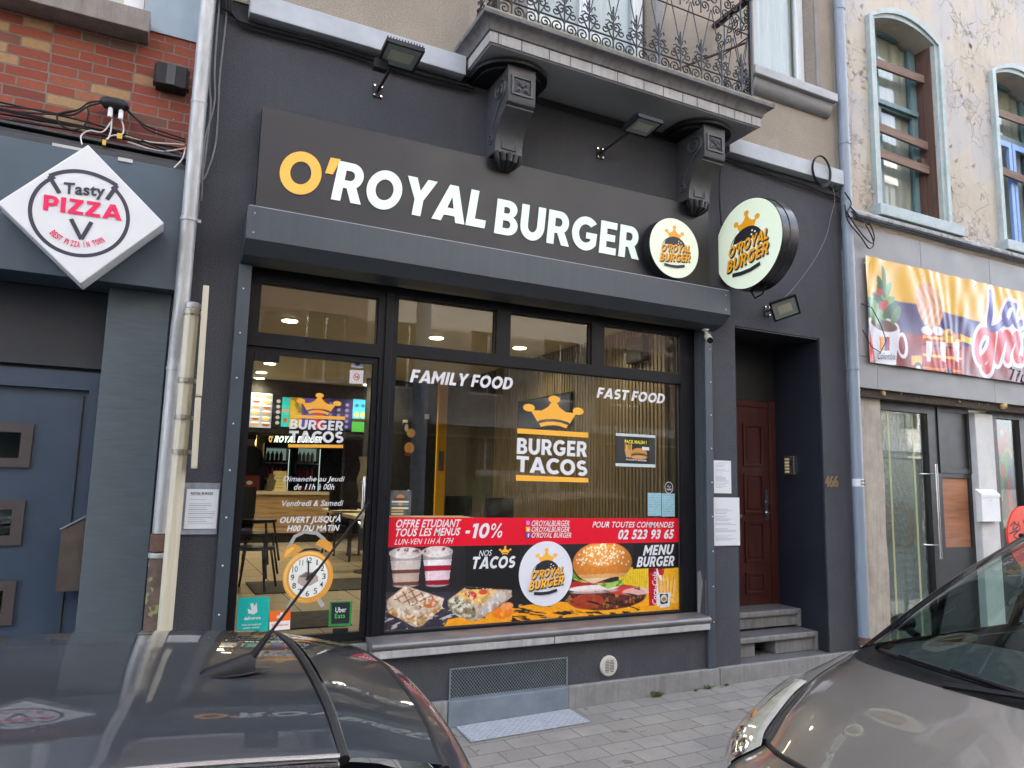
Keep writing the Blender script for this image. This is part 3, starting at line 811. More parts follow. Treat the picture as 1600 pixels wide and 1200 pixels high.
# railing of wrought-iron scrolls
def spiral(cx, cz, r0, turns, a0, sgn=1, n=None):
    n = n or int(16*turns)
    return [(cx+r0*(1-.86*i/n)*math.cos(a0+sgn*2*math.pi*turns*i/n), cz+r0*(1-.86*i/n)*math.sin(a0+sgn*2*math.pi*turns*i/n)) for i in range(n+1)]
def unit(w):     # one bay of the pattern, width w, in (u, v); list of (points, radius)
    o = []; t = .0065
    for s_ in (-1, 1):
        o.append(([(s_*w*.25+s_*0, .0)][:0]+spiral(s_*w*.26, .062, .055, 1.6, R(270), s_), t))
        o.append((spiral(s_*w*.13, .215, .048, 1.4, R(200 if s_ > 0 else -20), -s_), t))
        o.append(([(0, .10), (s_*.035, .16), (s_*.05, .19), (s_*.085, .20)], t))
        o.append((spiral(s_*w*.35, .185, .04, 1.2, R(90), s_), t*.9))
        o.append(([(s_*.012, .28), (s_*.03, .32), (s_*.05, .335), (s_*.055, .31)], t*.9))
        o.append(([(s_*.008, .25), (s_*.05, .27), (s_*.075, .26)], t*.8))
        o.append(([(s_*.01, .30), (s_*w*.48, .72)], .005))
        o.append((spiral(s_*w*.20, .74, .05, 1.4, R(-60 if s_ > 0 else 240), s_), t))
        o.append((spiral(s_*w*.33, .84, .05, 1.5, R(90), -s_), t))
    o.append(([(0, 0), (0, .40)], .008)); o.append(([(0, .66), (0, .95)], .007))
    o.append(([(-.012, .34), (0, .40), (.012, .34), (0, .30), (-.012, .34)], .006))
    return o
g = G()
def run(a, b, nb):
    a, b = Vector(a), Vector(b); L = (b-a).length; d = (b-a)/L; wd = L/nb
    for k in range(nb):
        c = a+d*(wd*(k+.5))
        for pts, r_ in unit(wd): g.tube([c+d*u+Vector((0, 0, v)) for u, v in pts], r_, 5)
    for z, r_ in ((.0, .011), (.128, .007), (.96, .014), (.62, .006)): g.tube([a+Vector((0, 0, z)), b+Vector((0, 0, z))], r_, 6)
zr = 5.20
run((2.04, -.47, zr), (4.585, -.47, zr), 11); run((2.04, -.03, zr), (2.04, -.47, zr), 2); run((4.585, -.47, zr), (4.585, -.03, zr), 2)
for x in (2.04, 4.585):
    g.box(x-.013, x+.013, -.483, -.457, 5.16, zr+.98)
for k in range(8): g.box(2.2+k*.31, 2.22+k*.31, -.48, -.46, 5.158, zr)
obj('balcony_railing', g, m_iron, bal, smooth=True)
g = G(); g.box(2.02, 4.61, -.50, -.44, zr+.975, zr+1.01); g.box(4.56, 4.61, -.44, 0, zr+.975, zr+1.01); g.box(2.02, 2.07, -.44, 0, zr+.975, zr+1.01); g.tube([(4.585, -.42, zr+.58), (3.95, .0, zr+.30)], .012)
obj('handrail', g, m_brownrail, bal)
# corbels under the balcony
def corbel(xc):
    SQ = lambda z: 4.905-(4.905-z)*.86
    hw = .118
    pr = [(0, 4.905), (-.385, 4.905), (-.385, 4.56), (-.375, 4.535), (-.345, 4.52), (-.36, 4.50), (-.335, 4.485), (-.27, 4.44), (-.215, 4.38), (-.185, 4.30), (-.175, 4.22), (-.175, 4.16), (0, 4.16)]
    pr2 = [(y, 4.905-(4.905-z)*.86) for y, z in pr]
    cb = obj('corbel', G().prism([pr2], lambda u, v: (xc-hw, u-.001, v), lambda u, v: (xc+hw, u-.001, v)), M('corbel_paint', (.05, .05, .054), .5, 0, .2, 6, .25, 50) if 'corbel_paint' not in bpy.data.materials else bpy.data.materials['corbel_paint'], rb, smooth=True, bevel=.006)
    g = G()      # round abacus
    o = [(xc-.30, -.001)]+[(xc+.30*math.cos(a), -.18-.26*abs(math.sin(a))) for a in [math.pi+math.pi*i/20 for i in range(21)]]+[(xc+.30, -.001)]
    ctr = Vector((xc, -.15, 0))
    for k, z0, z1 in ((.86, 4.86, 4.88), (1.0, 4.88, 4.905), (.94, 4.905, 4.926)):
        q = [(xc+(x-xc)*k, -.001 if y > -.01 else y*k) for x, y in o]
        g.prism([q], lambda u, v, z=z0: (u, v, z), lambda u, v, z=z1: (u, v, z))
    obj('abacus', g, m_black, cb, smooth=True, bevel=.004)
    g = G()      # rosette panel
    g.prism([rect(xc-.09, xc+.09, 4.60, 4.78), rect(xc-.073, xc+.073, 4.617, 4.763)], lambda u, v: (u, -.398, v), lambda u, v: (u, -.386, v))
    for k in range(4):
        a = R(45+90*k); c = Vector((xc+.042*math.cos(a), -.390, 4.69+.042*math.sin(a)))
        d = Vector((math.cos(a), 0, math.sin(a))); n = Vector((-math.sin(a), 0, math.cos(a)))
        g.add([c-d*.04, c+n*.024, c+d*.05, c-n*.024, c+Vector((0, -.014, 0))], [(0, 1, 4), (1, 2, 4), (2, 3, 4), (3, 0, 4)])
    g.lathe([(.012, 0), (.010, .012), (0.002, .016)], (xc, -.390, 4.69), (0, -1, 0), 10)
    g.v = [(x, y, SQ(z)) for x, y, z in g.v]; obj('rosette', g, bpy.data.materials['corbel_paint'], cb)
    g = G()      # sunk panel of the stem, scroll on each cheek, foot leaf
    g.box(xc-.062, xc-.054, -.186, -.176, 4.20, 4.36); g.box(xc+.054, xc+.062, -.186, -.176, 4.20, 4.36); g.box(xc-.054, xc+.054, -.186, -.176, 4.20, 4.208)
    for s_ in (-1, 1):
        g.tube([(xc+s_*(hw+.003), y, z) for y, z in spiral(-.25, 4.70, .11, 1.9, R(250), -1)], .011, 6)
        g.tube([(xc+s_*(hw+.003), y, z) for y, z in spiral(-.09, 4.30, .05, 1.5, R(60), 1)], .009, 6)
        g.tube([(xc+s_*(hw+.003), y, z) for y, z in ((-.28, 4.60), (-.2, 4.52), (-.13, 4.42), (-.10, 4.34))], .010, 6)
    g.v = [(x, y, SQ(z)) for x, y, z in g.v]; obj('carving', g, bpy.data.materials['corbel_paint'], cb, smooth=True)
    g = G()
    for k in range(5):
        u = (k-2)/2
        g.tube([(xc+u*.10, -.16, 4.165), (xc+u*.105, -.205+.03*abs(u), 4.14), (xc+u*.09, -.20+.03*abs(u), 4.09), (xc+u*.06, -.14, 4.05), (xc+u*.03, -.08, 4.03)], [.02, .024, .022, .016, .010], 8)
    g.lathe([(.085, .0), (.075, -.05), (.03, -.10)], (xc, -.08, 4.165), (0, 0, 1), 16)
    g.v = [(x, y, SQ(z)) for x, y, z in g.v]; obj('foot_leaf', g, m_iron, cb, smooth=True)
corbel(2.30); corbel(4.22)
# upper windows
def casement(name, x0, x1, z0, z1, y, fw, mat, curt, mid=True, reveal=None):
    g = G(); cs = [rect(x0, x1, z0, z1)]
    xm = (x0+x1)/2
    cs += [rect(x0+fw, xm-fw*.45, z0+fw, z1-fw), rect(xm+fw*.45, x1-fw, z0+fw, z1-fw)] if mid else [rect(x0+fw, x1-fw, z0+fw, z1-fw)]
    g.wall(cs, y, y+.06)
    for c in cs[1:]:
        (a, b), _, (c_, d), _ = c
        g.wall([rect(a-.0, c_+.0, b, d), rect(a+.028, c_-.028, b+.028, d-.028)], y+.012, y+.05)
    wn_ = obj(name, g, mat, rb, bevel=.004)
    obj('pane', G().box(x0+fw*.5, x1-fw*.5, y+.028, y+.032, z0+fw*.5, z1-fw*.5), m_glass2, wn_)
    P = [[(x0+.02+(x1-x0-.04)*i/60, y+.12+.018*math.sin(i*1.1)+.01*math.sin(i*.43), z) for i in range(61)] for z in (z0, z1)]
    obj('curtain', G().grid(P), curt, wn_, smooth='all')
    return wn_
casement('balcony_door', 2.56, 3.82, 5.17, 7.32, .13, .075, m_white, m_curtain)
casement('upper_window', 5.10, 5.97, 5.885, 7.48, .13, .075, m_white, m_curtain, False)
g = G(); g.box(2.50, 3.88, -.001, .29, 5.10, 5.165); obj('balcony_doorsill', g, m_stone2, rb)
g = G(); g.wall([rect(2.44, 3.94, 5.165, 7.45), rect(2.52, 3.86, 5.16, 7.35)], -.02, -.001); obj('door_surround', g, M('mauve_grey_paint', (.20, .19, .19), .7), rb)
g = G(); g.box(4.99, 6.16, -.13, .12, 5.76, 5.855); usl = obj('upper_sill', g, M('sill_paint', (.32, .325, .33), .6, 0, .12, 4), rb, bevel=.008)
g = G(); g.prism([[(-.001, 5.76)]+arc(-.001, 5.755, .085, .14, 180, 270, 8)], lambda u, v: (5.02, u, v), lambda u, v: (6.13, u, v)); obj('sill_moulding', g, M('sill_painted_shade', (.17, .17, .17), .5), usl, smooth=True)  # darker copy of the sill paint: shade under the sill put into colour
g = G(); g.wall([rect(5.03, 6.04, 5.856, 7.6), rect(5.09, 5.98, 5.856, 7.5)], -.02, -.001); obj('window_surround', g, M('taupe_paint', (.20, .175, .16), .7), rb)
# ---------------------------------------------------------------- brick house on the left
bh = thing('brick_house', 'red brick house with a slate-blue shop fascia and a blue front door', 'building', (-3, 0, -.05))
g = G(); g.wall([rect(-9, .085, 3.70, 18.0), rect(-2.2, -.30, 4.645, 6.6), rect(-.299, .085, 4.62, 18.0)][:2], 0, .25)
obj('brick_wall', g, m_brick, bh)
g = G(); g.box(-.295, .085, -.012, -.001, 4.60, 17.9); obj('painted_pier', g, M('pale_blue_render', (.27, .33, .37), .8, 0, .1, 4, .3, 90), bh)
g = G(); g.box(-9, .09, .25, 9, 9.5, 18.0); g.box(-9, -8.9, .25, 9, 0, 17.9); g.box(-9, .09, 8.9, 9, 0, 17.9); g.box(-8.9, .09, .9, 1.0, -.1, 17.8); g.box(-.005, .09, .25, 8.9, -.1, 17.8)  # unseen solid top and back, added to hold off the sun
obj('sun_blocking_shell', g, m_int, bh)
g = G(); g.box(-2.3, -.25, -.16, .12, 4.50, 4.644); obj('window_sill', g, stonem('brown_concrete_sill', (.22, .19, .165), (.10, .08, .065), .5), bh, bevel=.006)
g = G(); g.wall([rect(-2.2, -.30, 4.646, 6.6), rect(-2.1, -.42, 4.74, 6.5)], .06, .12)
wf = obj('upper_window', g, m_white, bh, bevel=.006)
obj('pane', G().box(-2.1, -.42, .085, .09, 4.74, 6.5), m_glass2, wf)
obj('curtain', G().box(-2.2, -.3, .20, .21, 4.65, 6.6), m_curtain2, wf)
g = G(); g.box(-9, .036, -.12, .2, 2.86, 3.65); obj('shop_fascia', g, m_slate, bh, bevel=.004)
g = G()
for z0, z1, y in ((3.652, 3.69, -.10), (3.70, 3.73, -.06), (3.745, 3.765, -.08)): g.box(-9, .03, y, 0, z0, z1)
obj('fascia_ledge', g, M('black_trunking', (.028, .03, .034), .5, 0, .2, 6), bh, bevel=.004)
g = G(); g.box(-.70, -.50, -.105, -.095, 3.655, 3.672); g.box(-.35, -.27, -.13, -.121, 3.63, 3.652); obj('flaked_paint', g, M('flaked_white', (.45, .43, .38), .8), bh)
g = G(); g.box(-.335, .012, -.0, .24, -.1, 2.859); obj('pilaster', g, m_pilaster, bh, bevel=.004)
g = G(); g.box(.014, .095, .03, .2, -.1, 2.86); obj('gap_shade_filler', g, m_int, bh)  # solid near-black filler: the gap's shade is in its colour
g = G(); g.wall([rect(-9, -.336, 2.34, 2.86)], .22, .26); g.wall([rect(-9, -.336, 2.36, 2.42)], .16, .219)
obj('transom_panel', g, M('dark_slate_transom', (.019, .023, .031), .5, 0, .15, 3), bh)
g = G(); g.wall([rect(-1.50, -.336, -.1, 2.34), rect(-1.38, -.40, -.1+.001, 2.225)], .19, .28); g.box(-9, -1.5, .2, .3, -.1, 2.34)
obj('door_frame', g, m_doorblue, bh, bevel=.006)
wz = [(2.0, 1.735), (1.54, 1.275), (1.07, .815)]
g = G(); g.wall([rect(-1.379, -.401, -.08, 2.222)]+[rect(-1.05, -.735, b+.055, t-.055) for t, b in wz], .23, .27)
fd = obj('front_door', g, m_doorblue, bh, bevel=.004)
g = G(); g.tube([(-.43, .2285, .0), (-.43, .2285, 2.19)], .006); obj('door_groove', g, m_int, fd)
for t, b in wz:
    g = G(); g.wall([rect(-1.11, -.675, b, t), rect(-1.05, -.735, b+.055, t-.055)], .212, .2295)
    dw = obj('door_window', g, M('taupe_window_frame', (.062, .05, .047), .45) if 'taupe_window_frame' not in bpy.data.materials else bpy.data.materials['taupe_window_frame'], fd, bevel=.004)
    obj('pane', G().box(-1.05, -.735, .245, .25, b+.055, t-.055), m_glass2, dw)
obj('dark_hall', G().box(-1.4, -.4, .45, .48, 0, 2.3), M('dim_hall', (.10, .12, .14), .7), bh)
obj('hall_shelf', G().box(-1.2, -.70, .36, .44, 1.42, 1.48), M('white_shelf', (.6, .65, .66), .5), bh)

# metal letterbox by the blue door
q = [at(97, 828, .10), at(135, 810, .10), at(121, 922, .10), at(88, 923, .10)]
xs, xe, zt0, zt1, zb = q[0].x, -.338, q[0].z, q[1].z+.01, q[3].z
g = G(); g.prism([[(xs, zb), (xe, zb), (xe, zt1), (xs, zt0)]], lambda u, v: (u, .06, v), lambda u, v: (u, .189, v))
lb = obj('letterbox', g, M('bronze_metal', (.12, .10, .085), .42, .6, .14, 6, spots=((.3, .27, .24), 30, .74)), None, bevel=.004)
tag(lb, 'slant-topped brown metal letterbox fixed beside the blue front door', 'letterbox')
g = G(); g.prism([[(xs-.008, zt0+.002), (xe, zt1+.002), (xe, zt1+.010), (xs-.008, zt0+.010)]], lambda u, v: (u, .05, v), lambda u, v: (u, .189, v))
obj('lid', g, m_zinc, lb)

# ---------------------------------------------------------------- plaster house on the right
ph = thing('plaster_house', 'house with peeling cream plaster, teal window frames and grey cladding over a half-finished shop', 'building', (10, 0, .1))
def archz(x, x0, x1, zs, rise):
    t = (x-x0)/(x1-x0)*2-1; return zs+rise*(1-t*t)
def archpoly(x0, x1, z0, zs, rise, n=14):
    return [(x0, z0), (x1, z0)]+[(x1+(x0-x1)*i/n, archz(x1+(x0-x1)*i/n, x0, x1, zs, rise)) for i in range(n+1)]
WIN = [(6.93, 8.00), (9.24, 10.31), (11.6, 12.67)]
ZS, RISE, ZB = 7.03, .12, 4.80
g = G(); g.wall([rect(6.325, 16, 4.56, 18.0)]+[archpoly(a, b, ZB, ZS, RISE) for a, b in WIN], 0, .40)
# curled flakes of plaster beside the first window
for k in range(95):
    x = random.choice((random.uniform(6.70, 6.80), random.uniform(8.15, 9.1), random.uniform(6.36, 6.78), random.uniform(8.1, 10.2))); z = random.uniform(4.72, 7.6); s_ = random.uniform(.006, .034)
    if z < 7.25 and any(a_-.12 < x < b_+.12 for a_, b_ in WIN): continue
    a = random.uniform(0, 6.28); d = Vector((math.cos(a), 0, math.sin(a))); n = Vector((-math.sin(a), 0, math.cos(a)))
    c = Vector((x, -.002, z))
    g.add([c-d*s_, c+n*s_*1.3, c+d*s_+Vector((0, -s_*.9, 0)), c-n*s_+Vector((0, -s_*.3, 0))], [(0, 1, 2), (0, 2, 3)], 1)
obj('plaster_wall', g, [peelm(), M('plaster_chip', (.40, .38, .345), .85, 0, .2, 20)], ph)
for wi, (a, b) in enumerate(WIN):
    g = G()     # moulded architrave: two steps
    for o0, o1, y in ((.0, .055, -.035), (.0551, .115, -.06)):
        out = archpoly(a-o1, b+o1, ZB-.02, ZS+.01, RISE+o1); inn = archpoly(a-o0, b+o0, ZB-.02, ZS, RISE+o0)
        n_ = len(out)
        g.prism([out[1:]+[out[0]]+[inn[0]]+inn[:0:-1]], lambda u, v, y=y: (u, y, v), lambda u, v: (u, -.001, v))
    wn_ = obj('window', g, m_teal, ph, bevel=.008)
    y = .21
    g = G(); xm = a+.36
    zt = ZS+RISE
    if wi == 1:
        g.wall([rect(a, b, ZB, zt), rect(a+.06, b-.06, ZB+.06, 6.35), rect(a+.06, xm-.03, 6.42, zt-.03), rect(xm+.03, b-.06, 6.42, zt-.03)], y, y+.06)
    else:
        g.wall([rect(a, b, ZB, zt), rect(a+.05, xm-.03, ZB+.05, 6.17), rect(xm+.03, b-.12, ZB+.05, 6.17), rect(a+.05, xm-.012, 6.27, zt-.03), rect(xm+.012, b-.12, 6.27, zt-.03)], y, y+.06)
        g.box(a, b-.05, y-.04, y-.001, 6.19, 6.25)
    obj('sash', g, m_tealclean, wn_, bevel=.004)
    if wi == 1:
        g = G(); g.wall([rect(a+.05, a+.62, ZB+.02, 6.32), rect(a+.12, a+.55, ZB+.1, 6.24)], y-.04, y-.001); g.wall([rect(a+.64, b-.02, ZB+.02, 6.32), rect(a+.70, b-.09, ZB+.1, 6.24)], y-.04, y-.001)
        obj('casement', g, m_bluewin, wn_, bevel=.006)
    obj('pane', G().box(a+.02, b-.02, y+.028, y+.032, ZB+.02, zt-.02), m_glass2, wn_)
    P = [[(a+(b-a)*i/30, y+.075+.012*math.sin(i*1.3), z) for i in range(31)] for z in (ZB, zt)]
    obj('reflection_curtain', G().grid(P), m_curtain2, wn_, smooth='all')  # pale sheet added behind the glass in place of a bright reflection
    g = G(); g.box(b-.012, b-.001, .02, .209, ZB, ZS); g.box(b-.14, b-.013, .11, .165, 5.55, 5.63); g.box(b-.05, b-.013, .15, .209, ZB, 5.5); obj('reveal_board', g, m_redwood, wn_)
    for k, (z0, z1) in enumerate(((6.62, 6.655), (5.84, 5.80), (5.52, 5.50))):
        if wi == 1 and k == 2: continue
        h = .05
        g = G(); g.prism([[(a+.002, z0-h), (b-.002, z1-h), (b-.002, z1+h), (a+.002, z0+h)]], lambda u, v: (u, .10, v), lambda u, v: (u, .13, v))
        obj('plank', g, m_oldwood, wn_, bevel=.004)
    g = G(); g.box(a-.17, b+.22, -.13, .28, ZB-.15, ZB-.021)
    obj('sill', g, M('teal_sill_paint', (.33, .39, .395), .6, 0, .16, 6, .3, 30, spots=((.25, .22, .18), 18, .66)), wn_, bevel=.008)
g = G(); g.prism([[(-.001, 4.555), (-.001, 4.649), (-.10, 4.64), (-.13, 4.60), (-.13, 4.575), (-.09, 4.555)]], lambda u, v: (6.34, u, v), lambda u, v: (16, u, v))
obj('cornice', g, M('worn_cornice', (.27, .28, .27), .8, 0, .35, 5, .6, 25, spots=((.14, .12, .10), 12, .60)), ph)
# cladding panels over the shop
jx = [6.345, 7.43, 8.70, 9.97, 11.24, 12.5, 16]
for k in range(len(jx)-1):
    obj('cladding_panel', G().box(jx[k]+.003, jx[k+1]-.003, -.10, .05, 3.07, 4.47), m_panelg, ph, bevel=.002)
jx = [6.345, 6.63, 8.65, 9.9, 12, 16]
for k in range(len(jx)-1):
    obj('cladding_panel', G().box(jx[k]+.002, jx[k+1]-.002, -.098, .05, 2.745, 3.067), m_panelg, ph, bevel=.002)
g = G(); g.box(6.36, 16, -.06, .2, 2.66, 2.744)
for k in range(34):
    x = random.uniform(6.38, 18.0); r_ = random.choice((.01, .015, .03)) if k > 5 else .05
    g.lathe([(r_*.4, -r_*.7), (r_, -r_*.2), (r_*.9, r_*.3), (r_*.3, r_*.8)], (x, -.075+random.uniform(0, .02), 2.735-random.uniform(0, .04)), (random.uniform(-1, 1), -.4, random.uniform(-.6, .6)), 7, 1)
obj('broken_lintel', g, [M('burnt_timber', (.045, .03, .02), .9, 0, .5, 20, .8, 40), m_foam], ph, smooth=True)
g = G(); g.prism([[(6.385, -.1), (6.775, -.1), (6.79, .9), (6.77, 1.3), (6.785, 1.8), (6.765, 2.3), (6.77, 2.665), (6.385, 2.665)]], lambda u, v: (u, -.01, v), lambda u, v: (u, .3, v))
obj('concrete_pier', g, m_concrete, ph, bevel=.01)
g = G(); g.box(8.44, 8.78, .02, .3, -.1, 2.62); obj('white_pier', g, m_whitep, ph, bevel=.006)
g = G(); g.wall([rect(6.80, 8.44, .0, 2.66), rect(6.905, 7.70, .12, 2.572), rect(7.90, 8.385, 1.10, 1.87)], .10, .18)
rd = obj('shop_door', g, m_shopfr, ph, bevel=.004)
obj('door_pane', G().box(6.90, 7.705, .145, .149, .11, 2.58), m_glass2, rd)
g = G()     # crumpled protective film behind the glass
nx, nz = 70, 190
P = []
for j in range(nz+1):
    row = []
    for i in range(nx+1):
        u, v = i/nx, j/nz
        e1 = math.sin(23*u+31*v+4*math.sin(9*v+3*u)); e2 = math.sin(61*v-26*u+5*math.sin(6*u+8*v)); e3 = math.sin(97*(v*.9+u*.35)+6*math.sin(11*v))
        d = .006*abs(e1)+.006*abs(e2)+.0035*abs(e3)+.004*math.sin(7*v+2*u)
        row.append((6.91+.785*u, .188+d, .13+2.43*v))
    P.append(row)
mf, nt, p, pos = newmat('crumpled_film')
setp(p, .2, 0, .9); p.inputs['Base Color'].default_value = (.30, .36, .325, 1); p.inputs['Alpha'].default_value = .90
bumpn(nt, p, noise(nt, mapping(nt, pos, (3, 3, 9), (0, .6, 0)), 3.2, 5, .7, 1.8), 1.0, .02)
obj('protective_film', g.grid(P), mf, rd, smooth='all')
g = G()
for x0, x1 in ((7.085, 7.115), (7.49, 7.52)): g.box(x0, x1, .148, .1505, .12, 2.57)
obj('tape_strip', g, M('yellowish_tape', (.52, .52, .26), .4), rd)
obj('dark_panel', G().box(7.92, 8.37, .112, .13, 1.99, 2.60), M('charcoal_panel', (.021, .021, .022), .35), rd)
g = G(); g.wall([rect(7.86, 8.43, 1.92, 2.655), rect(7.905, 8.385, 1.975, 2.61)], .085, .0995); obj('panel_frame', g, m_shopfr, rd, bevel=.003)
obj('plywood_panel', G().box(7.90, 8.385, .12, .14, 1.10, 1.87), m_ply, rd)
h0, h1 = at(1462, 725, .04), at(1474, 873, .04)
g = G(); g.tube([(h0.x, .04, h0.z), (h0.x, .04, h1.z)], .017, 12)
for z in (h0.z-.11, h1.z+.14): g.tube([(h0.x, .04, z), (h0.x-.0, .10, z)], .012, 8); g.tube([(h0.x-.1, .16, z), (h0.x, .10, z)], .006, 6)
obj('pull_handle', g, m_alu, rd, smooth=True)
obj('shop_dark_room', G().box(6.8, 16, 1.9, 2.0, -.1, 2.7), m_int, ph)
g = G(); g.wall([rect(8.80, 16, .0, 2.66), rect(8.99, 9.46, .75, 2.60), rect(9.6, 11, .5, 2.6), rect(11.1, 15, .5, 2.6)], .10, .18)
rw = obj('shop_window', g, m_shopfr, ph, bevel=.004)
obj('pane', G().box(8.95, 15.1, .145, .149, .4, 2.62), m_glass2, rw)
# white mailbox
q0, q1 = at(1533, 772, -.045), at(1564, 815, -.045)
x0, x1, z1, z0 = q0.x, q1.x, q0.z+.0, q1.z
g = G(); g.prism([[(.019, z0), (.019, z1+.045), (-.03, z1), (-.045, z1-.03), (-.045, z0)]], lambda u, v: (x0, u, v), lambda u, v: (x1, u, v))
mb = obj('mailbox', g, m_white, None, bevel=.004)
tag(mb, 'white metal mailbox with a sloping lid on the whitewashed pier', 'mailbox')
g = G(); g.prism([[(.018, z1+.049), (.018, z1+.056), (-.052, z1-.0), (-.052, z1-.03), (-.046, z1-.03), (-.046, z1-.004)]], lambda u, v: (x0-.008, u, v), lambda u, v: (x1+.008, u, v)); obj('lid', g, m_white, mb)
obj('lock', G().lathe([(.008, 0), (.008, .006)], ((x0+x1)/2, -.045, z1-.07), (0, -1, 0), 12), m_alu, mb)
# ---------------------------------------------------------------- signs on the facade
GOLD, DARKI, PALE = srgb(240, 165, 40), srgb(38, 38, 42), srgb(226, 238, 216)
i_gold = flat('amber_film', srgb(244, 178, 62), .45); i_white = flat('white_film', (.72, .73, .74), .45); i_dark = flat('dark_film', srgb(40, 40, 46), .45)
i_red = flat('red_film', srgb(222, 12, 42), .4); i_black = flat('black_film', (.012, .012, .014), .4)
l_white = flat('lit_white_acrylic', (.56, .68, .59), .35, .035); l_gold = flat('lit_amber_acrylic', (.74, .36, .06), .35, .03)
l_pale = flat('lit_pale_acrylic', (.585, .65, .50), .35, .035); l_goldd = flat('lit_gold_film', srgb(206, 142, 26), .4, .03)
def wz(x, y, Y): q = at(x, y, Y); return (q.x, q.z)

sb = thing('sign_board', 'long black sign board with amber and white raised lettering above the shutter box', 'sign', (2.43, -.04, 3.46))
g = G(); g.prism([[(.472, 3.46), (4.405, 3.46), (4.405, 4.262), (.472, 4.225)]], lambda u, v: (u, -.085, v), lambda u, v: (u, -.001, v)); obj('backing_panel', g, m_panelb, sb, bevel=.003)
YL = -.093
def letters(body, p0, p1, top, mat):
    gl = heavy_glyphs(body); W = max(p[0] for cs in gl for c in cs for p in c)
    a, b, c_ = Vector(wz(*p0, YL)), Vector(wz(*p1, YL)), Vector(wz(*top, YL))
    for cs in gl:
        T = [[tuple(a+(b-a)*(u/W)+(c_-a)*v) for u, v in c] for c in cs]
        g = G().prism(T, lambda u, v: (u, YL, v), lambda u, v: (u, -.0855, v), 0, 1)
        obj('letter', g, [mat, m_black if mat is None else M_LSIDE], sb)
M_LSIDE = M('letter_edge', (.45, .46, .42), .5)
letters("O'", (432, 297), (523, 312), (443, 232), l_gold)
letters("ROYAL", (517, 311), (757, 357), (530, 251), l_white)
letters("BURGER", (772, 364), (998, 406), (778, 310), l_white)

def disc_logo(name, s, r_, parent, pale, gold, dark):
    s.poly([ell(0, 0, r_, r_, 64)], pale)
    burger_logo(s, -.0*r_, -.08*r_, .93*r_, gold, dark, pale)
    return s.done(name, parent)
# round sign on the board
c0 = at(1053, 388, -.18); r0 = (at(1092, 392, -.18).x-at(1015, 385, -.18).x)/2
rs = thing('round_sign', 'small lit disc with crown emblem mounted flat on the long sign board', 'sign', (c0.x, -.09, c0.z-r0))
obj('drum', G().lathe([(r0, 0), (r0, .10), (r0-.006, .102)], (c0.x, -.0855, c0.z), (0, -1, 0), 56), m_black, rs, smooth=True)
disc_logo('lit_face', Sheet((c0.x, -.188, c0.z)), r0*.985, rs, l_pale, l_goldd, i_dark)
# projecting round sign
XP = 4.60
qa, qb, qt, qd = atX(1118, 398, XP), atX(1222, 352, XP), atX(1172, 308, XP), atX(1165, 453, XP)
yc, rp, zc_ = (qa.y+qb.y)/2, (abs(qa.y-qb.y)+abs(qt.z-qd.z))/4, (qt.z+qd.z)/2
ps = thing('projecting_sign', 'big double-sided lit disc sign with crown emblem sticking out from the wall on brackets', 'sign', (XP+.09, yc, zc_-rp))
obj('drum', G().lathe([(rp, 0), (rp, .085), (rp+.006, .087), (rp+.006, .097), (rp, .099), (rp, .185)], (XP+.002, yc, zc_), (1, 0, 0), 64), M('gloss_black_drum', (.02, .02, .022), .22, .2, .1), ps, smooth=True)
disc_logo('lit_face', Sheet((XP, yc, zc_), (0, -1, 0), (0, 0, 1), (-1, 0, 0)), rp*.985, ps, l_pale, l_goldd, i_dark)
obj('back_face', G().lathe([(rp*.985, 0), (rp*.985, .003)], (XP+.1875, yc, zc_), (1, 0, 0), 48), l_pale, ps)
for dz in (.17, -.22):
    g = G(); g.box(XP+.06, XP+.12, -.012, -.001, zc_+dz-.06, zc_+dz+.06); g.tube([(XP+.09, -.01, zc_+dz), (XP+.09, yc+math.sqrt(rp*rp-dz*dz)-.01, zc_+dz)], .014, 8); g.tube([(XP+.09, -.012, zc_+dz), (XP+.05, -.012, zc_+dz-.02)], .008)
    obj('bracket', g, m_black, ps, smooth=True)
g = G(); g.tube([(XP+.10, yc-.12, zc_-rp+.02), (XP+.11, yc-.06, zc_-rp-.05), (XP+.13, yc+.05, zc_-rp-.06), (XP+.15, yc+.10, zc_-rp+.0), (XP+.35, -.02, zc_-rp+.12)], .008, 6)
obj('feed_cable', g, m_cable, ps, smooth=True)

# diamond pizza sign
YD = -.30
C = [at(*q, YD) for q in ((127, 446), (257, 347), (133, 226), (-2, 315))]
cc = sum(C, Vector())/4; L = sum((C[i]-C[(i+1) % 4]).length for i in range(4))/4
h = L/2
ang = math.atan2(C[1].z-C[3].z, C[1].x-C[3].x)
d1 = Vector((math.cos(ang+R(45)), 0, math.sin(ang+R(45)))); d2 = Vector((-math.sin(ang+R(45)), 0, math.cos(ang+R(45))))
ds = thing('pizza_sign', 'white diamond-shaped box sign with pizza lettering hung on the slate fascia', 'sign', (cc.x, YD+.09, cc.z-h*1.4))
obj('light_box', G().obox(cc+Vector((0, .085, 0)), d1*h, Vector((0, .0845, 0)), d2*h), M('white_sign_acrylic', (.66, .66, .655), .4, 0, .03, 3), ds, bevel=.006)
obj('mount', G().box(cc.x-.2, cc.x+.2, YD+.17, -.121, cc.z-.15, cc.z-.08), m_galv, ds)
s = Sheet((0, YD, 0)); i_navy = flat('navy_ink', srgb(52, 52, 66)); i_pink = flat('crimson_ink', srgb(222, 28, 84))
W_ = lambda x, y: wz(x, y, YD)
cz = Vector(W_(125.5, 335)); rr = ((Vector(W_(202, 342))-Vector(W_(49, 330))).length)/2
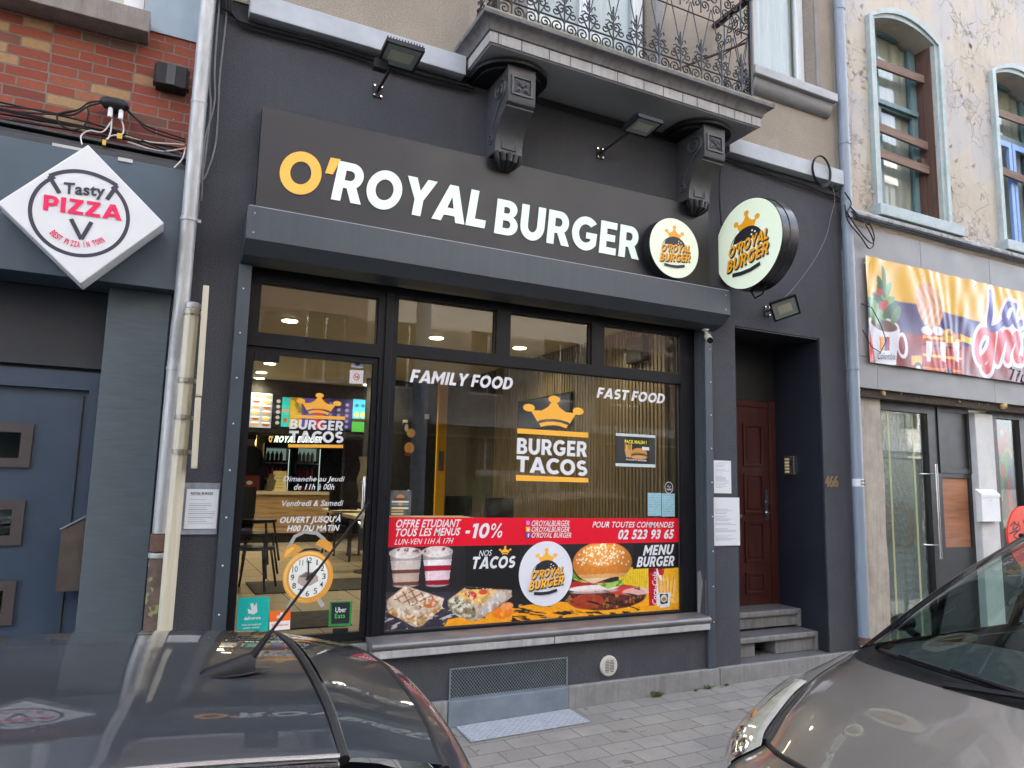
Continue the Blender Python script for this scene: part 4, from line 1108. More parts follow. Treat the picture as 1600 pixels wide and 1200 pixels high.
s.line([(cz.x+(rr-.0)*math.cos(R(a)), cz.y+rr*math.sin(R(a))) for a in range(126, 126+292, 4)], .021, i_navy)
tl, tr = W_(77, 275), W_(183, 290)
mid = W_(128, 267)
def qb3(a, b, c, n=14): return [tuple(Vector(a)*(1-t)**2+Vector(b)*2*t*(1-t)+Vector(c)*t*t) for t in [i/n for i in range(n+1)]]
s.line(qb3(tl, W_(128, 254), tr), .023, i_navy)
s.line([tl, W_(93, 302)], .023, i_navy); s.line([tr, W_(167, 312)], .023, i_navy)
s.line([W_(111, 342), W_(127, 374)], .022, i_navy); s.line([W_(143, 347), W_(127, 374)], .022, i_navy)
s.text("Tasty", W_(99, 302), W_(164, 307), W_(100, 285), i_navy, False, .03)
s.text("PIZZA", W_(67, 328), W_(190, 345), W_(69, 304), i_pink, True)
tb = "BEST PIZZA IN TOWN"; n = len(tb); rb_ = rr*.80
for i, ch in enumerate(tb):
    if ch == ' ': continue
    a = R(228+(314-228)*i/(n-1)); up = Vector((-math.cos(a), -math.sin(a))); rt = Vector((-math.sin(a), math.cos(a)))
    p = cz+Vector((math.cos(a), math.sin(a)))*rb_-rt*.011
    s.text(ch, p, p+rt*(.0145 if ch != 'I' else .004), p+up*.032, i_pink, False, .03, step=0)
s.done('lettering', ds)

# ---------------------------------------------------------------- lettering and stickers on the glass
GY = .1485
def gsheet(Y=GY): return Sheet((0, Y, 0))
def gz(x, y): return wz(x, y, GY)
def tx(s, body, p0, p1, top, m, heavy=False, off=.02, shear=0): s.text(body, gz(*p0), gz(*p1), gz(*top), m, heavy, off, shear)
s = gsheet(); tx(s, "FAMILY FOOD", (640, 597), (800, 609), (643, 577), i_white, True, shear=.12); s.done('window_lettering', None, 'white capitals FAMILY FOOD stuck across the upper left of the main window', 'lettering')
s = gsheet(); tx(s, "FAST FOOD", (932, 621), (1038, 631), (934, 605), i_white, True, shear=.12); s.done('window_lettering', None, 'white capitals FAST FOOD stuck across the upper right of the main window', 'lettering')
def crown_decal(x0, x1, yc0, ytop, bar1, t1, t2, bar2, lab):
    s = gsheet()
    a, b = gz(x0, yc0), gz(x1, yc0)
    cx = (a[0]+b[0])/2; k = (b[0]-a[0])/2/1.06; zt = gz((x0+x1)/2, ytop)[1]; zb = gz((x0+x1)/2, bar1[0][1])[1]
    ky = (zt-zb)/1.73
    crown(s, cx, zb+.59*ky, k, i_gold, ky)
    for bx in (bar1, bar2): s.poly([[gz(*q) for q in bx]], i_gold)
    tx(s, "BURGER", *t1, i_white, True); tx(s, "TACOS", *t2, i_white, True)
    return s.done('crown_decal', None, lab, 'decal')
crown_decal(817, 912, 640, 618, ((808, 669), (919, 676), (919, 684), (808, 677)), ((807, 709), (917, 714), (808, 684)), ((806, 737), (917, 744), (807, 712)), ((806, 742), (919, 747), (919, 754), (806, 751)), 'large amber crown decal with BURGER TACOS in the middle of the main window')
crown_decal(463, 533, 634, 614, ((455, 648), (539, 651), (539, 656), (455, 653)), ((452, 670), (536, 673), (454, 655)), ((451, 691), (536, 692), (452, 673)), ((450, 694), (536, 695), (536, 700), (450, 699)), 'smaller amber crown decal with BURGER TACOS on the glass shop door')
for lab, rows in (('white italic lines on the shop door giving the Sunday to Thursday hours', (("Dimanche au Jeudi", (442, 752), (538, 752), (443, 744), .012), ("de 11h à 00h", (459, 765), (522, 765), (460, 756), .012))),
      ('white italic line Vendredi & Samedi on the shop door', (("Vendredi & Samedi", (440, 791), (536, 790), (441, 782), .012),)),
      ('bold white lines on the shop door saying open until the small hours', (("OUVERT JUSQU'À", (437, 817), (532, 815), (438, 808), .034), ("H00 DU MATIN", (448, 830), (530, 829), (449, 821), .034)))):
    s = gsheet()
    for body, p0, p1, top, of in rows: tx(s, body, p0, p1, top, i_white, False, of, .22)
    s.done('door_lettering', None, lab, 'lettering')
# alarm clock picture
s = gsheet(); cx, cz = gz(482, 893)[0], gz(482, 901)[1]; rx = (gz(522, 895)[0]-gz(443, 895)[0])/2; rz = (gz(482, 860)[1]-gz(482, 942)[1])/2
i_or = flat('clock_orange', srgb(222, 156, 66)); i_or2 = flat('clock_orange_light', srgb(240, 192, 104)); i_face = flat('clock_face', srgb(232, 234, 226)); i_grey = flat('clock_steel', srgb(168, 168, 164)); i_ink = flat('clock_ink', srgb(48, 44, 42))
def cp(u, v): return (cx+rx*u, cz+rz*v)
def ce(u, v, a, b, n=36): return [cp(*q) for q in ell(u, v, a, b, n)]
for p, q in (((-.55, -.8), (-.70, -1.22)), ((.45, -.85), (.66, -1.16))): s.line([cp(*p), cp(*q)], .03, i_grey)
s.line([cp(*q) for q in ((-.86, 1.10), (-.62, 1.55), (-.25, 1.72), (.25, 1.66), (.55, 1.42), (.66, 1.22))], .024, i_grey)
s.poly([[cp(*q) for q in ((-1.06, .66), (-1.05, .92), (-.90, 1.16), (-.62, 1.26), (-.40, 1.16), (-.28, 1.02))]], i_or); s.poly([[cp(*q) for q in ((.20, 1.24), (.36, 1.42), (.62, 1.42), (.86, 1.24), (.96, 1.0), (.94, .86))]], i_or)
s.poly([[cp(*q) for q in ((-.98, .76), (-.92, 1.02), (-.70, 1.16), (-.6, 1.1), (-.8, .9))]], i_or2)
s.poly([[cp(*q) for q in ((-.45, .92), (-.2, 1.08), (.2, 1.10), (.5, .96))]], i_dark)
s.poly([ce(0, 0, 1, 1)], i_or); s.poly([ce(-.03, .03, .93, .93)], i_or2); s.poly([ce(.02, -.02, .87, .87)], i_or); s.poly([ce(0, 0, .77, .79)], i_face)
s.poly([[cp(*q) for q in ((-.42, -.2), (-.38, .05), (-.1, .2), (.2, .16), (.38, .0), (.40, -.18), (.1, -.34), (-.2, -.36))]], flat('clock_dial_print', srgb(178, 160, 150)))
s.poly([[cp(*q) for q in ((-.36, .0), (-.1, .16), (.2, .13), (.3, .02), (0, -.02))]], flat('clock_dial_print_dark', srgb(110, 98, 96)))
for hnum in range(1, 13):
    a = R(90-30*hnum); c = cp(.62*math.cos(a), .63*math.sin(a)); t = str(hnum); wd = .030 if len(t) == 1 else .044
    if t == '1': wd = .009
    if t == '11': wd = .03
    s.text(t, (c[0]-wd*.4, c[1]-.019), (c[0]+wd*.4, c[1]-.019), (c[0]-wd*.4, c[1]+.019), i_ink, False, .004, step=0 if hnum > 1 else 1)
s.line([cp(0, -.1), cp(-.03, .62)], .010, i_ink); s.line([cp(-.08, -.12), cp(.36, .28)], .018, i_ink); s.poly([ce(0, 0, .06, .06, 12)], i_ink)
s.done('clock_decal', None, 'orange twin-bell alarm clock picture stuck on the shop door', 'decal')
# delivery stickers, small signs
def sticker(corners, col, lab, cat='sticker', ink=None, name='sticker'):
    s = gsheet(GY-.001); m = flat(name+'_film', srgb(*col), .4)
    s.poly([[gz(*q) for q in corners]], m); return s
s = sticker(((372, 934), (421, 932), (419, 988), (369, 992)), (28, 178, 168), '')
s.poly([[gz(*q) for q in ((398, 947), (401, 941), (402, 956), (396, 960), (388, 958), (387, 951), (393, 954), (391, 943), (395, 942))]], i_white)
tx(s, "deliveroo", (381, 969), (407, 967), (381, 964), i_white, True and False, .03)
tx(s, "Frais et toujours", (378, 978), (408, 976), (378, 975), i_white, False, .02); tx(s, "avec vous", (380, 983), (405, 981), (380, 979.5), i_white, False, .02)
tx(s, "livraison", (383, 988), (404, 986), (383, 985), i_dark, False, .03)
s.done('delivery_sticker', None, 'large turquoise delivery sticker at the foot of the shop door', 'sticker')
s = sticker(((421, 955), (454, 953), (453, 983), (421, 986)), (240, 234, 230), '')
s.poly([[gz(*q) for q in ((421, 955), (454, 953), (454, 969), (421, 972))]], flat('orange_film', srgb(240, 110, 40)))
s.poly([[gz(*q) for q in ((432, 964), (434, 960), (436, 963), (438, 957), (443, 957), (443, 965), (432, 966))]], i_white)
tx(s, "Takeaway.com", (424, 979), (450, 977), (424, 975.5), flat('orange_ink', srgb(226, 120, 60)), False, .02)
s.done('delivery_sticker', None, 'orange and white delivery sticker beside the turquoise one on the door', 'sticker')
s = sticker(((515, 940), (551, 939), (548, 977), (513, 979)), (52, 136, 66), '')
s.poly([[gz(*q) for q in ((518, 942), (547, 941), (545, 974), (517, 975))]], flat('deep_green_film', srgb(32, 40, 42)))
tx(s, "Uber", (524, 957), (541, 956), (524, 949), i_white, False, .012); tx(s, "Eats", (523, 966), (539, 965), (523, 959), flat('green_ink', srgb(86, 180, 90)), False, .012)
s.done('delivery_sticker', None, 'dark sticker with a green border low on the shop door', 'sticker')
s = gsheet(); s.poly([[gz(*q) for q in ((520, 982), (544, 981), (543, 998), (519, 999))]], i_black); s.line([gz(525, 993), gz(531, 989), gz(538, 992)], .006, i_grey)
s.done('small_black_sticker', None, 'small black sticker below the green-bordered one at the foot of the door', 'sticker')
s = gsheet(); s.poly([[gz(*q) for q in ((547, 578), (568, 579), (567, 600), (546, 599))]], flat('sticker_white', (.62, .58, .57)))
c = gz(557, 589); rr = .021
s.line([(c[0]+rr*math.cos(R(a)), c[1]+rr*1.1*math.sin(R(a))) for a in range(0, 360, 15)], .0055, flat('prohibition_red', srgb(176, 50, 70)), True); s.line([(c[0]-.016, c[1]+.016), (c[0]+.016, c[1]-.016)], .005, bpy.data.materials['prohibition_red'])
s.line([(c[0]-.012, c[1]-.002), (c[0]+.014, c[1]+.001)], .006, i_dark); s.line([(c[0]+.006, c[1]+.005), (c[0]+.012, c[1]+.01)], .003, i_dark)
s.done('no_smoking_sign', None, 'white no-smoking sticker with a red ring high on the shop door', 'sticker')
s = gsheet(); s.poly([[gz(*q) for q in ((550, 562), (569, 563), (568, 575), (549, 574))]], flat('camera_notice_film', srgb(150, 156, 172))); s.poly([[gz(*q) for q in ((554, 567), (560, 566), (563, 568), (561, 572), (555, 571))]], i_dark)
s.done('camera_notice', None, 'blue-grey camera surveillance sticker in the top corner of the shop door', 'sticker')
s = gsheet(); c = gz(1045, 762)
s.poly([ell(c[0], c[1], .046, .052, 30)], i_white); s.poly([ell(c[0], c[1], .041, .047, 30)], i_black)
s.line([(c[0]-.02, c[1]+.008), (c[0]-.005, c[1]+.02), (c[0]+.0, c[1]+.002), (c[0]+.02, c[1]+.012)], .005, i_white); s.text("halal", (c[0]-.024, c[1]-.022), (c[0]+.026, c[1]-.022), (c[0]-.024, c[1]-.004), i_white, False, .02)
s.done('round_sticker', None, 'small black round sticker with white marks at the right of the main window', 'sticker')
s = gsheet(); c = gz(638, 769); s.poly([ell(c[0], c[1], .014, .016, 16)], i_white); s.done('dot_sticker', None, 'tiny white round sticker at the top corner of the small menu poster', 'sticker')

# prints
m_print = painted('printed_film', .42, coat=.15)
m_paper = painted('printed_paper', .7)
m_screen = painted('lit_screen', .3, .07)
to_g = lambda x, z: (x, GY-.0012, z)
# narrow menu poster at the left edge of the main window
a, b, c, d = gz(609, 766), gz(643, 768), gz(640, 807), gz(606, 806)
x0, x1, z0, z1 = a[0], b[0], c[1]+.006, a[1]
p = Paint(x0, x1, z0, z1, 40, 60, (62, 62, 60))
p.put(p.th(p.n(18, 3), .5, .3)*.5, (120, 116, 108))
w_, h_ = x1-x0, z1-z0
p.put(p.e((x0+x1)/2, z0+h_*.74, w_*.18, h_*.09), (186, 124, 62)); p.put(p.e((x0+x1)/2, z0+h_*.66, w_*.2, h_*.04), (70, 40, 28))
for k, (v, col) in enumerate(((.55, (214, 208, 190)), (.45, (84, 140, 120)), (.30, (214, 206, 180)), (.18, (190, 150, 84)), (.07, (216, 200, 150)))): p.put(p.p(rect(x0+w_*.12, x1-w_*(.12 if k < 3 else .35), z0+h_*(v-.03), z0+h_*(v+.03))), col)
p.put(p.e((x0+x1)/2, z0+h_*.45, w_*.1, h_*.06), (214, 112, 84))
tag(p.sheet('menu_poster', to_g, m_paper), 'small dark menu poster at the left edge of the main window above the red band', 'poster')
# burger promotion picture
q = [gz(962, 677), gz(1024, 680), gz(1023, 731), gz(963, 728)]
x0, x1, z0, z1 = q[0][0], q[1][0], (q[2][1]+q[3][1])/2, (q[0][1]+q[1][1])/2; w_, h_ = x1-x0, z1-z0
p = Paint(x0, x1, z0, z1, 90, 70, (196, 208, 206))
p.put(p.p(rect(x0+w_*.0, x1, z0+h_*.10, z1-h_*.08)), (24, 24, 26))
hatch = ((np.sin((p.X+p.Y)*420) > .3)*1.0)*((p.X < x0+w_*.25) | (p.X > x1-w_*.16))*(p.Y > z0+h_*.12)*(p.Y < z1-h_*.1)
p.put(hatch*.5, (96, 96, 92))
for k in range(7): p.put(p.p(rect(x0+w_*(.23+.025*k), x0+w_*(.245+.025*k), z0+h_*.5, z0+h_*(.70-.02*(k % 3)))), (222, 170, 70))
p.put(p.p([(x0+w_*.22, z0+h_*.52), (x0+w_*.40, z0+h_*.52), (x0+w_*.38, z0+h_*.28), (x0+w_*.26, z0+h_*.28)]), (196, 146, 84))
for dz, rz_, col in ((.42, .16, (206, 132, 70)), (.40, .05, (112, 150, 60)), (.36, .06, (92, 48, 30)), (.30, .06, (210, 150, 90))): p.put(p.e(x0+w_*.58, z0+h_*dz, w_*.20, h_*rz_), col)
o = p.sheet('promo_poster', to_g, m_print); tag(o, 'landscape burger and fries poster with white borders under the FAST FOOD lettering', 'poster')
s = gsheet(GY-.0016); tx(s, "PACK MALIN !", (976, 692), (1010, 694), (976, 687), flat('yellow_ink', srgb(226, 214, 40)), False, .04); s.poly([[gz(*q) for q in ((1003, 698), (1014, 699), (1014, 704), (1003, 703))]], i_white); tx(s, "NUGGETS BURGER", (978, 719), (1010, 721), (978, 716.5), i_white, False, .02)
s.done('poster_lettering', o)
# two pale blue notices
for lab, xs_ in (('pale blue printed notice, nearer to the big crown of the pair on the main window', ((1012, 770), (1033, 770), (1033, 806), (1012, 806))), ('pale blue printed notice, nearer to the shutter rail of the pair on the main window', ((1034, 771), (1054, 771), (1054, 807), (1034, 807)))):
    q = [gz(*k) for k in xs_]; x0, x1, z0, z1 = q[0][0], q[1][0], q[2][1], q[0][1]
    p = Paint(x0, x1, z0, z1, 36, 60, (150, 190, 202)); p.put((np.sin(p.Y*310) > .1)*p.th(p.n(70, 4), .45, .1)*.45*(p.X > x0+.012)*(p.X < x1-.012), (90, 120, 138)); p.put(p.th(p.n(9, 8), .5, .2)*.4, (132, 180, 168))
    tag(p.sheet('paper_notice', to_g, m_paper), lab, 'notice', 'pale blue notices in the main window')
# red offer band
s = gsheet(GY-.0004); s.poly([[gz(605, 808), gz(1061, 810), gz(1061, 847), gz(600, 855)]], i_red)
I = i_white
for body, p0, p1, top, hv, of in (("OFFRE ETUDIANT", (618, 824), (719, 823), (620, 812), 0, .022), ("TOUS LES MENUS", (617, 838), (718, 836), (619, 826), 0, .022), ("LUN-VEN 11H À 17H", (616, 851), (707, 849), (618, 842), 0, .002),
     ("-10%", (726, 841), (784, 840), (728, 818), 1, 0), ("OROYALBURGER", (830, 822), (889, 822), (831, 813), 0, .012), ("OROYALBURGER", (830, 831), (889, 831), (831, 823), 0, .012), ("O'ROYAL BURGER", (830, 840), (892, 840), (831, 832), 0, .012),
     ("POUR TOUTES COMMANDES", (925, 824), (1052, 824), (926, 815), 0, .016), ("02 523 93 65", (965, 842), (1052, 841), (966, 828), 0, .036)):
    tx(s, body, p0, p1, top, I, bool(hv), of, .18)
for y, m in ((817, flat('magenta_icon', srgb(214, 60, 170))), (827, flat('amber_icon', srgb(246, 170, 40))), (836, flat('blue_icon', srgb(40, 84, 180)))):
    s.poly([[gz(821, y-4), gz(828, y-4), gz(828, y+4), gz(821, y+4)]], m)
    if y == 836: tx(s, "f", (823.5, 839), (826.5, 839), (823.5, 833.5), I, False, .03)
    elif y == 817: s.line([(gz(824.5, 817)[0]+.010*math.cos(R(a)), gz(824.5, 817)[1]+.011*math.sin(R(a))) for a in range(0, 360, 40)], .004, I, True)
    else: s.poly([ell(*gz(824.5, 827.5), .008, .011, 10)], I)
s.done('offer_banner', None, 'red strip across the window with the student offer and phone number in white', 'banner')
# food picture below it
x0, x1, z0, z1 = 1.556, 4.226, .637, 1.228
gm = lambda x, y: gz(x, y)
p = Paint(x0, x1, z0, z1, 760, 184, (30, 29, 32))
p.put(p.th(p.n(5, 2), .55, .3)*.35, (58, 56, 60))
p.put(p.p([gm(600, 925), gm(760, 925), gm(770, 990), gm(590, 1000)]), np.array(srgb(52, 48, 60)))
p.put(p.th(p.n(40, 5), .6, .1)*p.p([gm(600, 925), gm(760, 925), gm(770, 990), gm(590, 1000)])*.3, (92, 88, 100))
# yellow brush sweep and wedge
sw = p.p([gm(700, 968), gm(790, 950), gm(900, 935), gm(960, 928), gm(1070, 900), gm(1070, 960), gm(900, 975), gm(690, 985)])
ns = hnoise(p.X*5+p.Y*3, p.Y*40+p.X*6, 1.2, 7)
p.put(sw*p.th(ns, .38+.0*p.X, .06), (242, 160, 30))
p.put(p.p([gm(880, 962), gm(1070, 905), gm(1070, 962), gm(870, 978)]), (243, 166, 28))
p.put(p.p([gm(985, 893), gm(1070, 886), gm(1070, 930), gm(985, 940)]), (232, 172, 34))
p.put(p.p([gm(967, 886), gm(1013, 886), gm(1013, 923), gm(967, 923)]), (226, 190, 40)); p.put(p.p([gm(967, 886), gm(1013, 886), gm(1013, 923), gm(967, 923)])*(np.sin(p.X*260) > .6)*.5, (196, 160, 30))
# burger
cx, cz = gm(938, 880); sx = gm(1000, 880)[0]-gm(938, 880)[0]
def er(px, py, rpx, rpy, rot=0): c = gm(px, py); return p.e(c[0], c[1], gm(px+rpx, py)[0]-c[0], c[1]-gm(px, py+rpy)[1], rot)
patt = er(950, 933, 60, 20); p.put(patt*p.th(p.n(14, 9), .2, .2), (96, 44, 34)); p.put(patt*p.th(p.n(26, 10), .52, .08), (46, 24, 22)); p.put(patt*p.th(p.n(30, 21), .6, .05)*.8, (176, 110, 52))
p.put(er(918, 940, 26, 12)*.8, (170, 60, 36)); p.put(er(975, 922, 22, 7), (200, 60, 50)); p.put(er(995, 924, 22, 6)*.8, (236, 190, 180))
p.put(er(918, 915, 30, 10), (178, 34, 40)); p.put(er(928, 919, 38, 5), (236, 220, 214)); p.put(er(930, 924, 36, 3)*.7, (210, 190, 180))
lett = p.p([gm(894, 892), gm(905, 905), gm(925, 912), gm(955, 910), gm(975, 905), gm(972, 914), gm(950, 920), gm(930, 911), gm(910, 910), gm(895, 905)]); p.put(lett, (92, 146, 46)); p.put(lett*p.th(p.n(30, 4), .5, .1), (168, 200, 92))
bun = er(942, 879, 45, 33); bun *= (p.Y > gm(940, 908)[1]+.03*np.sin((p.X-cx)*9)); p.put(bun, (226, 138, 52)); p.put(bun*er(940, 868, 30, 18)*.6, (240, 166, 84)); p.put(bun*(p.Y < gm(940, 897)[1])*.7, (240, 190, 120)); p.put(bun*(p.Y < gm(940, 903)[1])*.8, (246, 222, 186))
rs_ = np.random.RandomState(3)
for k in range(150):
    a, b = rs_.uniform(-1, 1), rs_.uniform(-.1, 1)
    if a*a+b*b > .9: continue
    u, v = 942+45*a, 879-33*b
    p.put(er(u, v, 1.3, 1.5, rs_.uniform(0, 3))*bun, (250, 232, 190))
# cups
def cup(xa, xb, ya, yb, lay):
    wt = (xb-xa)/2; cxp = (xa+xb)/2
    body = p.p([gm(xa, ya+6), gm(xb, ya+6), gm(xb-6, yb), gm(xa+6, yb)])
    p.put(body+er(cxp, yb-1, wt-6, 4), (176, 162, 158))
    for (f0, f1, col) in lay: p.put(body*(p.Y < gm(cxp, ya+(yb-ya)*f0)[1])*(p.Y > gm(cxp, ya+(yb-ya)*f1)[1]), col)
    p.put(er(cxp, ya+9, wt, 9), (222, 214, 208)); p.put(er(cxp, ya+8, wt*.95, 7)*p.th(p.n(34, 11), .52, .06), (150, 100, 78) if xa < 640 else (170, 40, 60)); p.put(er(cxp, ya+12, wt*.9, 5)*.7, (234, 226, 220))
cup(609, 659, 855, 915, ((.35, .58, (214, 200, 190)), (.58, .68, (112, 66, 50)), (.68, .9, (196, 170, 156)), (.9, 1, (112, 66, 50))))
cup(660, 707, 853, 914, ((.35, .5, (240, 232, 230)), (.5, .64, (170, 24, 52)), (.64, .88, (232, 206, 210)), (.88, 1, (150, 20, 46))))
# wraps
wr = p.p([gm(604, 938), gm(633, 915), gm(694, 935), gm(690, 948), gm(660, 978), gm(648, 980), gm(606, 956)])
p.put(wr, (224, 206, 182)); p.put(wr*p.th(p.n(9, 14), .52, .15)*.55, (200, 170, 136))
fil = p.p([gm(604, 946), gm(655, 964), gm(690, 944), gm(692, 950), gm(655, 980), gm(606, 958)]); p.put(fil, (226, 190, 128)); p.put(fil*p.th(p.n(36, 15), .5, .06), (214, 140, 62)); p.put(fil*p.th(p.n(40, 16), .58, .05), (244, 236, 220))
gr = p.p([gm(612, 936), gm(636, 918), gm(684, 934), gm(655, 952)])
p.put(gr*((np.sin(p.X*95+p.Y*60) > .78)*1.0)*.9, (142, 84, 50)); p.put(gr*((np.sin(p.X*52-p.Y*120) > .82)*1.0)*.9, (142, 84, 50))
p.put(er(672, 943, 12, 7)*p.th(p.n(30, 3), .4, .1), (222, 124, 56))
wr2 = p.p([gm(700, 938), gm(728, 917), gm(798, 922), gm(800, 932), gm(750, 968), gm(735, 970), gm(704, 952)])
p.put(wr2, (218, 198, 172)); p.put(p.p([gm(760, 922), gm(800, 922), gm(798, 934), gm(752, 966), gm(748, 956)]), (206, 194, 182))
p.put(p.p([gm(712, 930), gm(730, 918), gm(778, 921), gm(752, 946)]), (240, 196, 108)); p.put(er(735, 931, 10, 7)*p.th(p.n(30, 23), .42, .1), (206, 52, 40)); p.put(er(755, 925, 7, 4), (214, 74, 46))
cut = er(722, 950, 24, 14, -.5); p.put(cut, (228, 220, 196)); p.put(cut*p.th(p.n(44, 31), .52, .05), (150, 140, 108)); p.put(cut*p.th(p.n(50, 33), .62, .04), (94, 104, 60))
p.put(er(785, 957, 16, 10)*p.th(p.n(20, 6), .38, .1), (236, 128, 44)); p.put(er(792, 947, 10, 6)*p.th(p.n(24, 8), .35, .1), (240, 150, 84))
# black name plates, can and chips
p.put(p.p([gm(727, 850), gm(812, 850), gm(812, 921), gm(727, 921)]), (20, 20, 22)); p.put(p.p([gm(989, 850), gm(1062, 849), gm(1062, 887), gm(989, 889)]), (18, 18, 20))
for px, rt in ((1012, 1), (1026, .9)):
    pass
p.put(p.p([gm(1013, 888), gm(1026, 888), gm(1026, 945), gm(1014, 947)]), (196, 22, 40)); p.put(p.p([gm(1026, 888), gm(1037, 890), gm(1034, 946), gm(1026, 946)]), (232, 226, 224)); p.put(p.p([gm(1027, 888), gm(1038, 890), gm(1036, 900), gm(1030, 898)]), (190, 20, 40)); p.put(p.p([gm(1014, 889), gm(1022, 888), gm(1022, 893), gm(1014, 896)]), (120, 12, 24))
for k in range(16):
    xx = 1029+k*1.6; p.put(p.p([gm(xx, 927), gm(xx+1.7, 927), gm(xx+1.7+(k-8)*.35, 899+3*(k % 4)), gm(xx+(k-8)*.35, 898+3*(k % 4))]), ((238, 180, 84), (220, 150, 60), (246, 200, 110))[k % 3])
p.put(p.p([gm(1027, 926), gm(1049, 926), gm(1046, 948), gm(1032, 950)]), (224, 224, 226)); p.put(p.p([gm(1031, 928), gm(1044, 928), gm(1043, 943), gm(1032, 944)]), (34, 34, 36)); p.put(er(1037.5, 935, 5, 6), (206, 206, 200)); p.put(er(1037.5, 936, 3.5, 3), (160, 120, 60))
p.put(er(1056, 935, 10, 8)*p.th(p.n(22, 18), .4, .1)*.8, (246, 196, 96))
# splatter
sp = p.th(hnoise(p.X*12+p.Y*8, p.Y*60-p.X*18, 1.0, 12), .66, .03)*p.p([gm(600, 955), gm(900, 940), gm(900, 990), gm(600, 1000)]); p.put(sp*.7*(p.img.sum(2) < .2), (226, 214, 206))
p.put(p.th(hnoise(p.X*7+p.Y*5, p.Y*55+p.X*12, 1.0, 17), .63, .03)*p.p([gm(800, 940), gm(1000, 915), gm(1000, 955), gm(800, 985)]), (40, 26, 20))
mott = p.n(60, 41, 3)*.36+.82
lum = p.img.sum(2, keepdims=True)
p.img = np.where(lum > .12, p.img*mott[..., None], p.img)
for xa, xb, ya, yb in ((609, 659, 850, 916), (660, 707, 850, 915)):
    cxp = gm((xa+xb)/2, 880)[0]; hwp = gm(xb, 880)[0]-cxp
    sh_ = np.clip(1-.45*((p.X-cxp)/hwp)**2+.18*np.exp(-((p.X-cxp+hwp*.55)/(hwp*.1))**2), .4, 1.2)
    msk = p.p([gm(xa, ya), gm(xb, ya), gm(xb-6, yb), gm(xa+6, yb)])
    p.img *= (1-msk[..., None]+msk[..., None]*sh_[..., None])
for pts, ang, lo in (([gm(604, 938), gm(633, 915), gm(694, 935), gm(690, 948), gm(660, 978), gm(648, 980), gm(606, 956)], 2.2, .62), ([gm(700, 938), gm(728, 917), gm(798, 922), gm(800, 932), gm(750, 968), gm(735, 970), gm(704, 952)], 2.6, .66)):
    msk = p.p(pts); zs = [q[1] for q in pts]; t = np.clip((p.Y-min(zs))/(max(zs)-min(zs)), 0, 1)
    p.img *= (1-msk[..., None]*(1-(lo+(1.12-lo)*t)[..., None]))
    e_ = p.line(pts+pts[:1], .012); p.put(e_*.35, (120, 86, 60))
    p.put(p.th(p.n(26, 51), .60, .06)*msk*.5, (150, 104, 66)); p.put(p.th(p.n(33, 52), .66, .05)*msk*.6, (246, 238, 222))
msk = bun[..., None]; t = np.clip((p.Y-gm(940, 905)[1])/(gm(940, 850)[1]-gm(940, 905)[1]), 0, 1); u_ = np.clip(1-.5*((p.X-cx)/(gm(985, 880)[0]-cx))**2, .3, 1)
p.img *= (1-msk*(1-((.72+.38*t)*u_+.12)[..., None]))
fp = p.sheet('food_poster', lambda x, z: (x, GY-.0002, z), m_print); tag(fp, 'wide printed strip of dessert cups, tacos, burger and chips along the main window', 'poster')
s = gsheet(GY-.0008)
tx(s, "NOS", (748, 869), (768, 868), (749, 860), I, False, .004, .18); tx(s, "TACOS", (737, 889), (804, 887), (739, 870), I, True, 0, .15)
c = gm(789, 862); crown(s, c[0], c[1], .052, i_gold, .04)
tx(s, "MENU", (1004, 868), (1051, 866), (1006, 852), I, True, 0, .12); tx(s, "BURGER", (994, 886), (1052, 884), (996, 870), I, True, 0, .12)
c = gm(853, 896); rr = (gm(895, 896)[0]-gm(811, 896)[0])/2
s.poly([[(c[0]+rr*math.cos(t*math.pi/32), c[1]+rr*1.03*math.sin(t*math.pi/32)) for t in range(64)]], flat('disc_white', (.72, .72, .76)))
burger_logo(s, c[0], c[1]-.05*rr, .95*rr, i_gold, i_dark, bpy.data.materials['disc_white'])
A, B = Vector(gm(1025, 944)), Vector(gm(1025, 893)); dv = (B-A)
s.text("Coca-Cola", A, B, A+Vector((-dv.y, dv.x)).normalized()*.05, I, False, .012, .25)
s.done('poster_lettering', fp)

# paper notices on the wall
def paper(x0, x1, z0, z1, Y, seed, lab, grp=None, curl=.0):
    p = Paint(x0, x1, z0, z1, 46, 70, (206, 208, 210)); rs_ = np.random.RandomState(seed)
    z = z1-(z1-z0)*.07; k = 0
    while z > z0+(z1-z0)*.07:
        L_ = rs_.uniform(.35, .85) if k else .6; xx = x0+(x1-x0)*(.1 if k else .25)
        if rs_.rand() > .16: p.put(p.p(rect(xx, xx+(x1-x0)*L_, z, z+.005))*rs_.uniform(.35, .6), (110, 110, 116))
        z -= .0125; k += 1
    o = p.sheet('paper_notice', lambda x, z: (x, Y-curl*((x-x0)/(x1-x0))**2, z), m_paper)
    return tag(o, lab, 'notice', grp)
q = [at(*k, -.004) for k in ((1115, 719), (1142, 719), (1142, 771), (1115, 771))]
paper(q[0].x, q[1].x, q[2].z, q[0].z, -.004, 2, 'small white printed sheet, upper of two beside the brown door')
q = [at(*k, -.004) for k in ((1113, 777), (1151, 777), (1151, 852), (1114, 853))]
paper(q[0].x, min(q[1].x, 4.78)+.02, q[2].z, q[0].z, -.004, 5, 'larger white printed sheet, lower of two beside the brown door', None, .012)
q = [at(*k, -.012) for k in ((291, 764), (337, 764), (331, 826), (286, 826))]
pn = paper(q[0].x+.004, .385, q[2].z, q[0].z, -.014, 9, 'white typed sheet taped up in a plastic pouch between signpost and shutter rail')
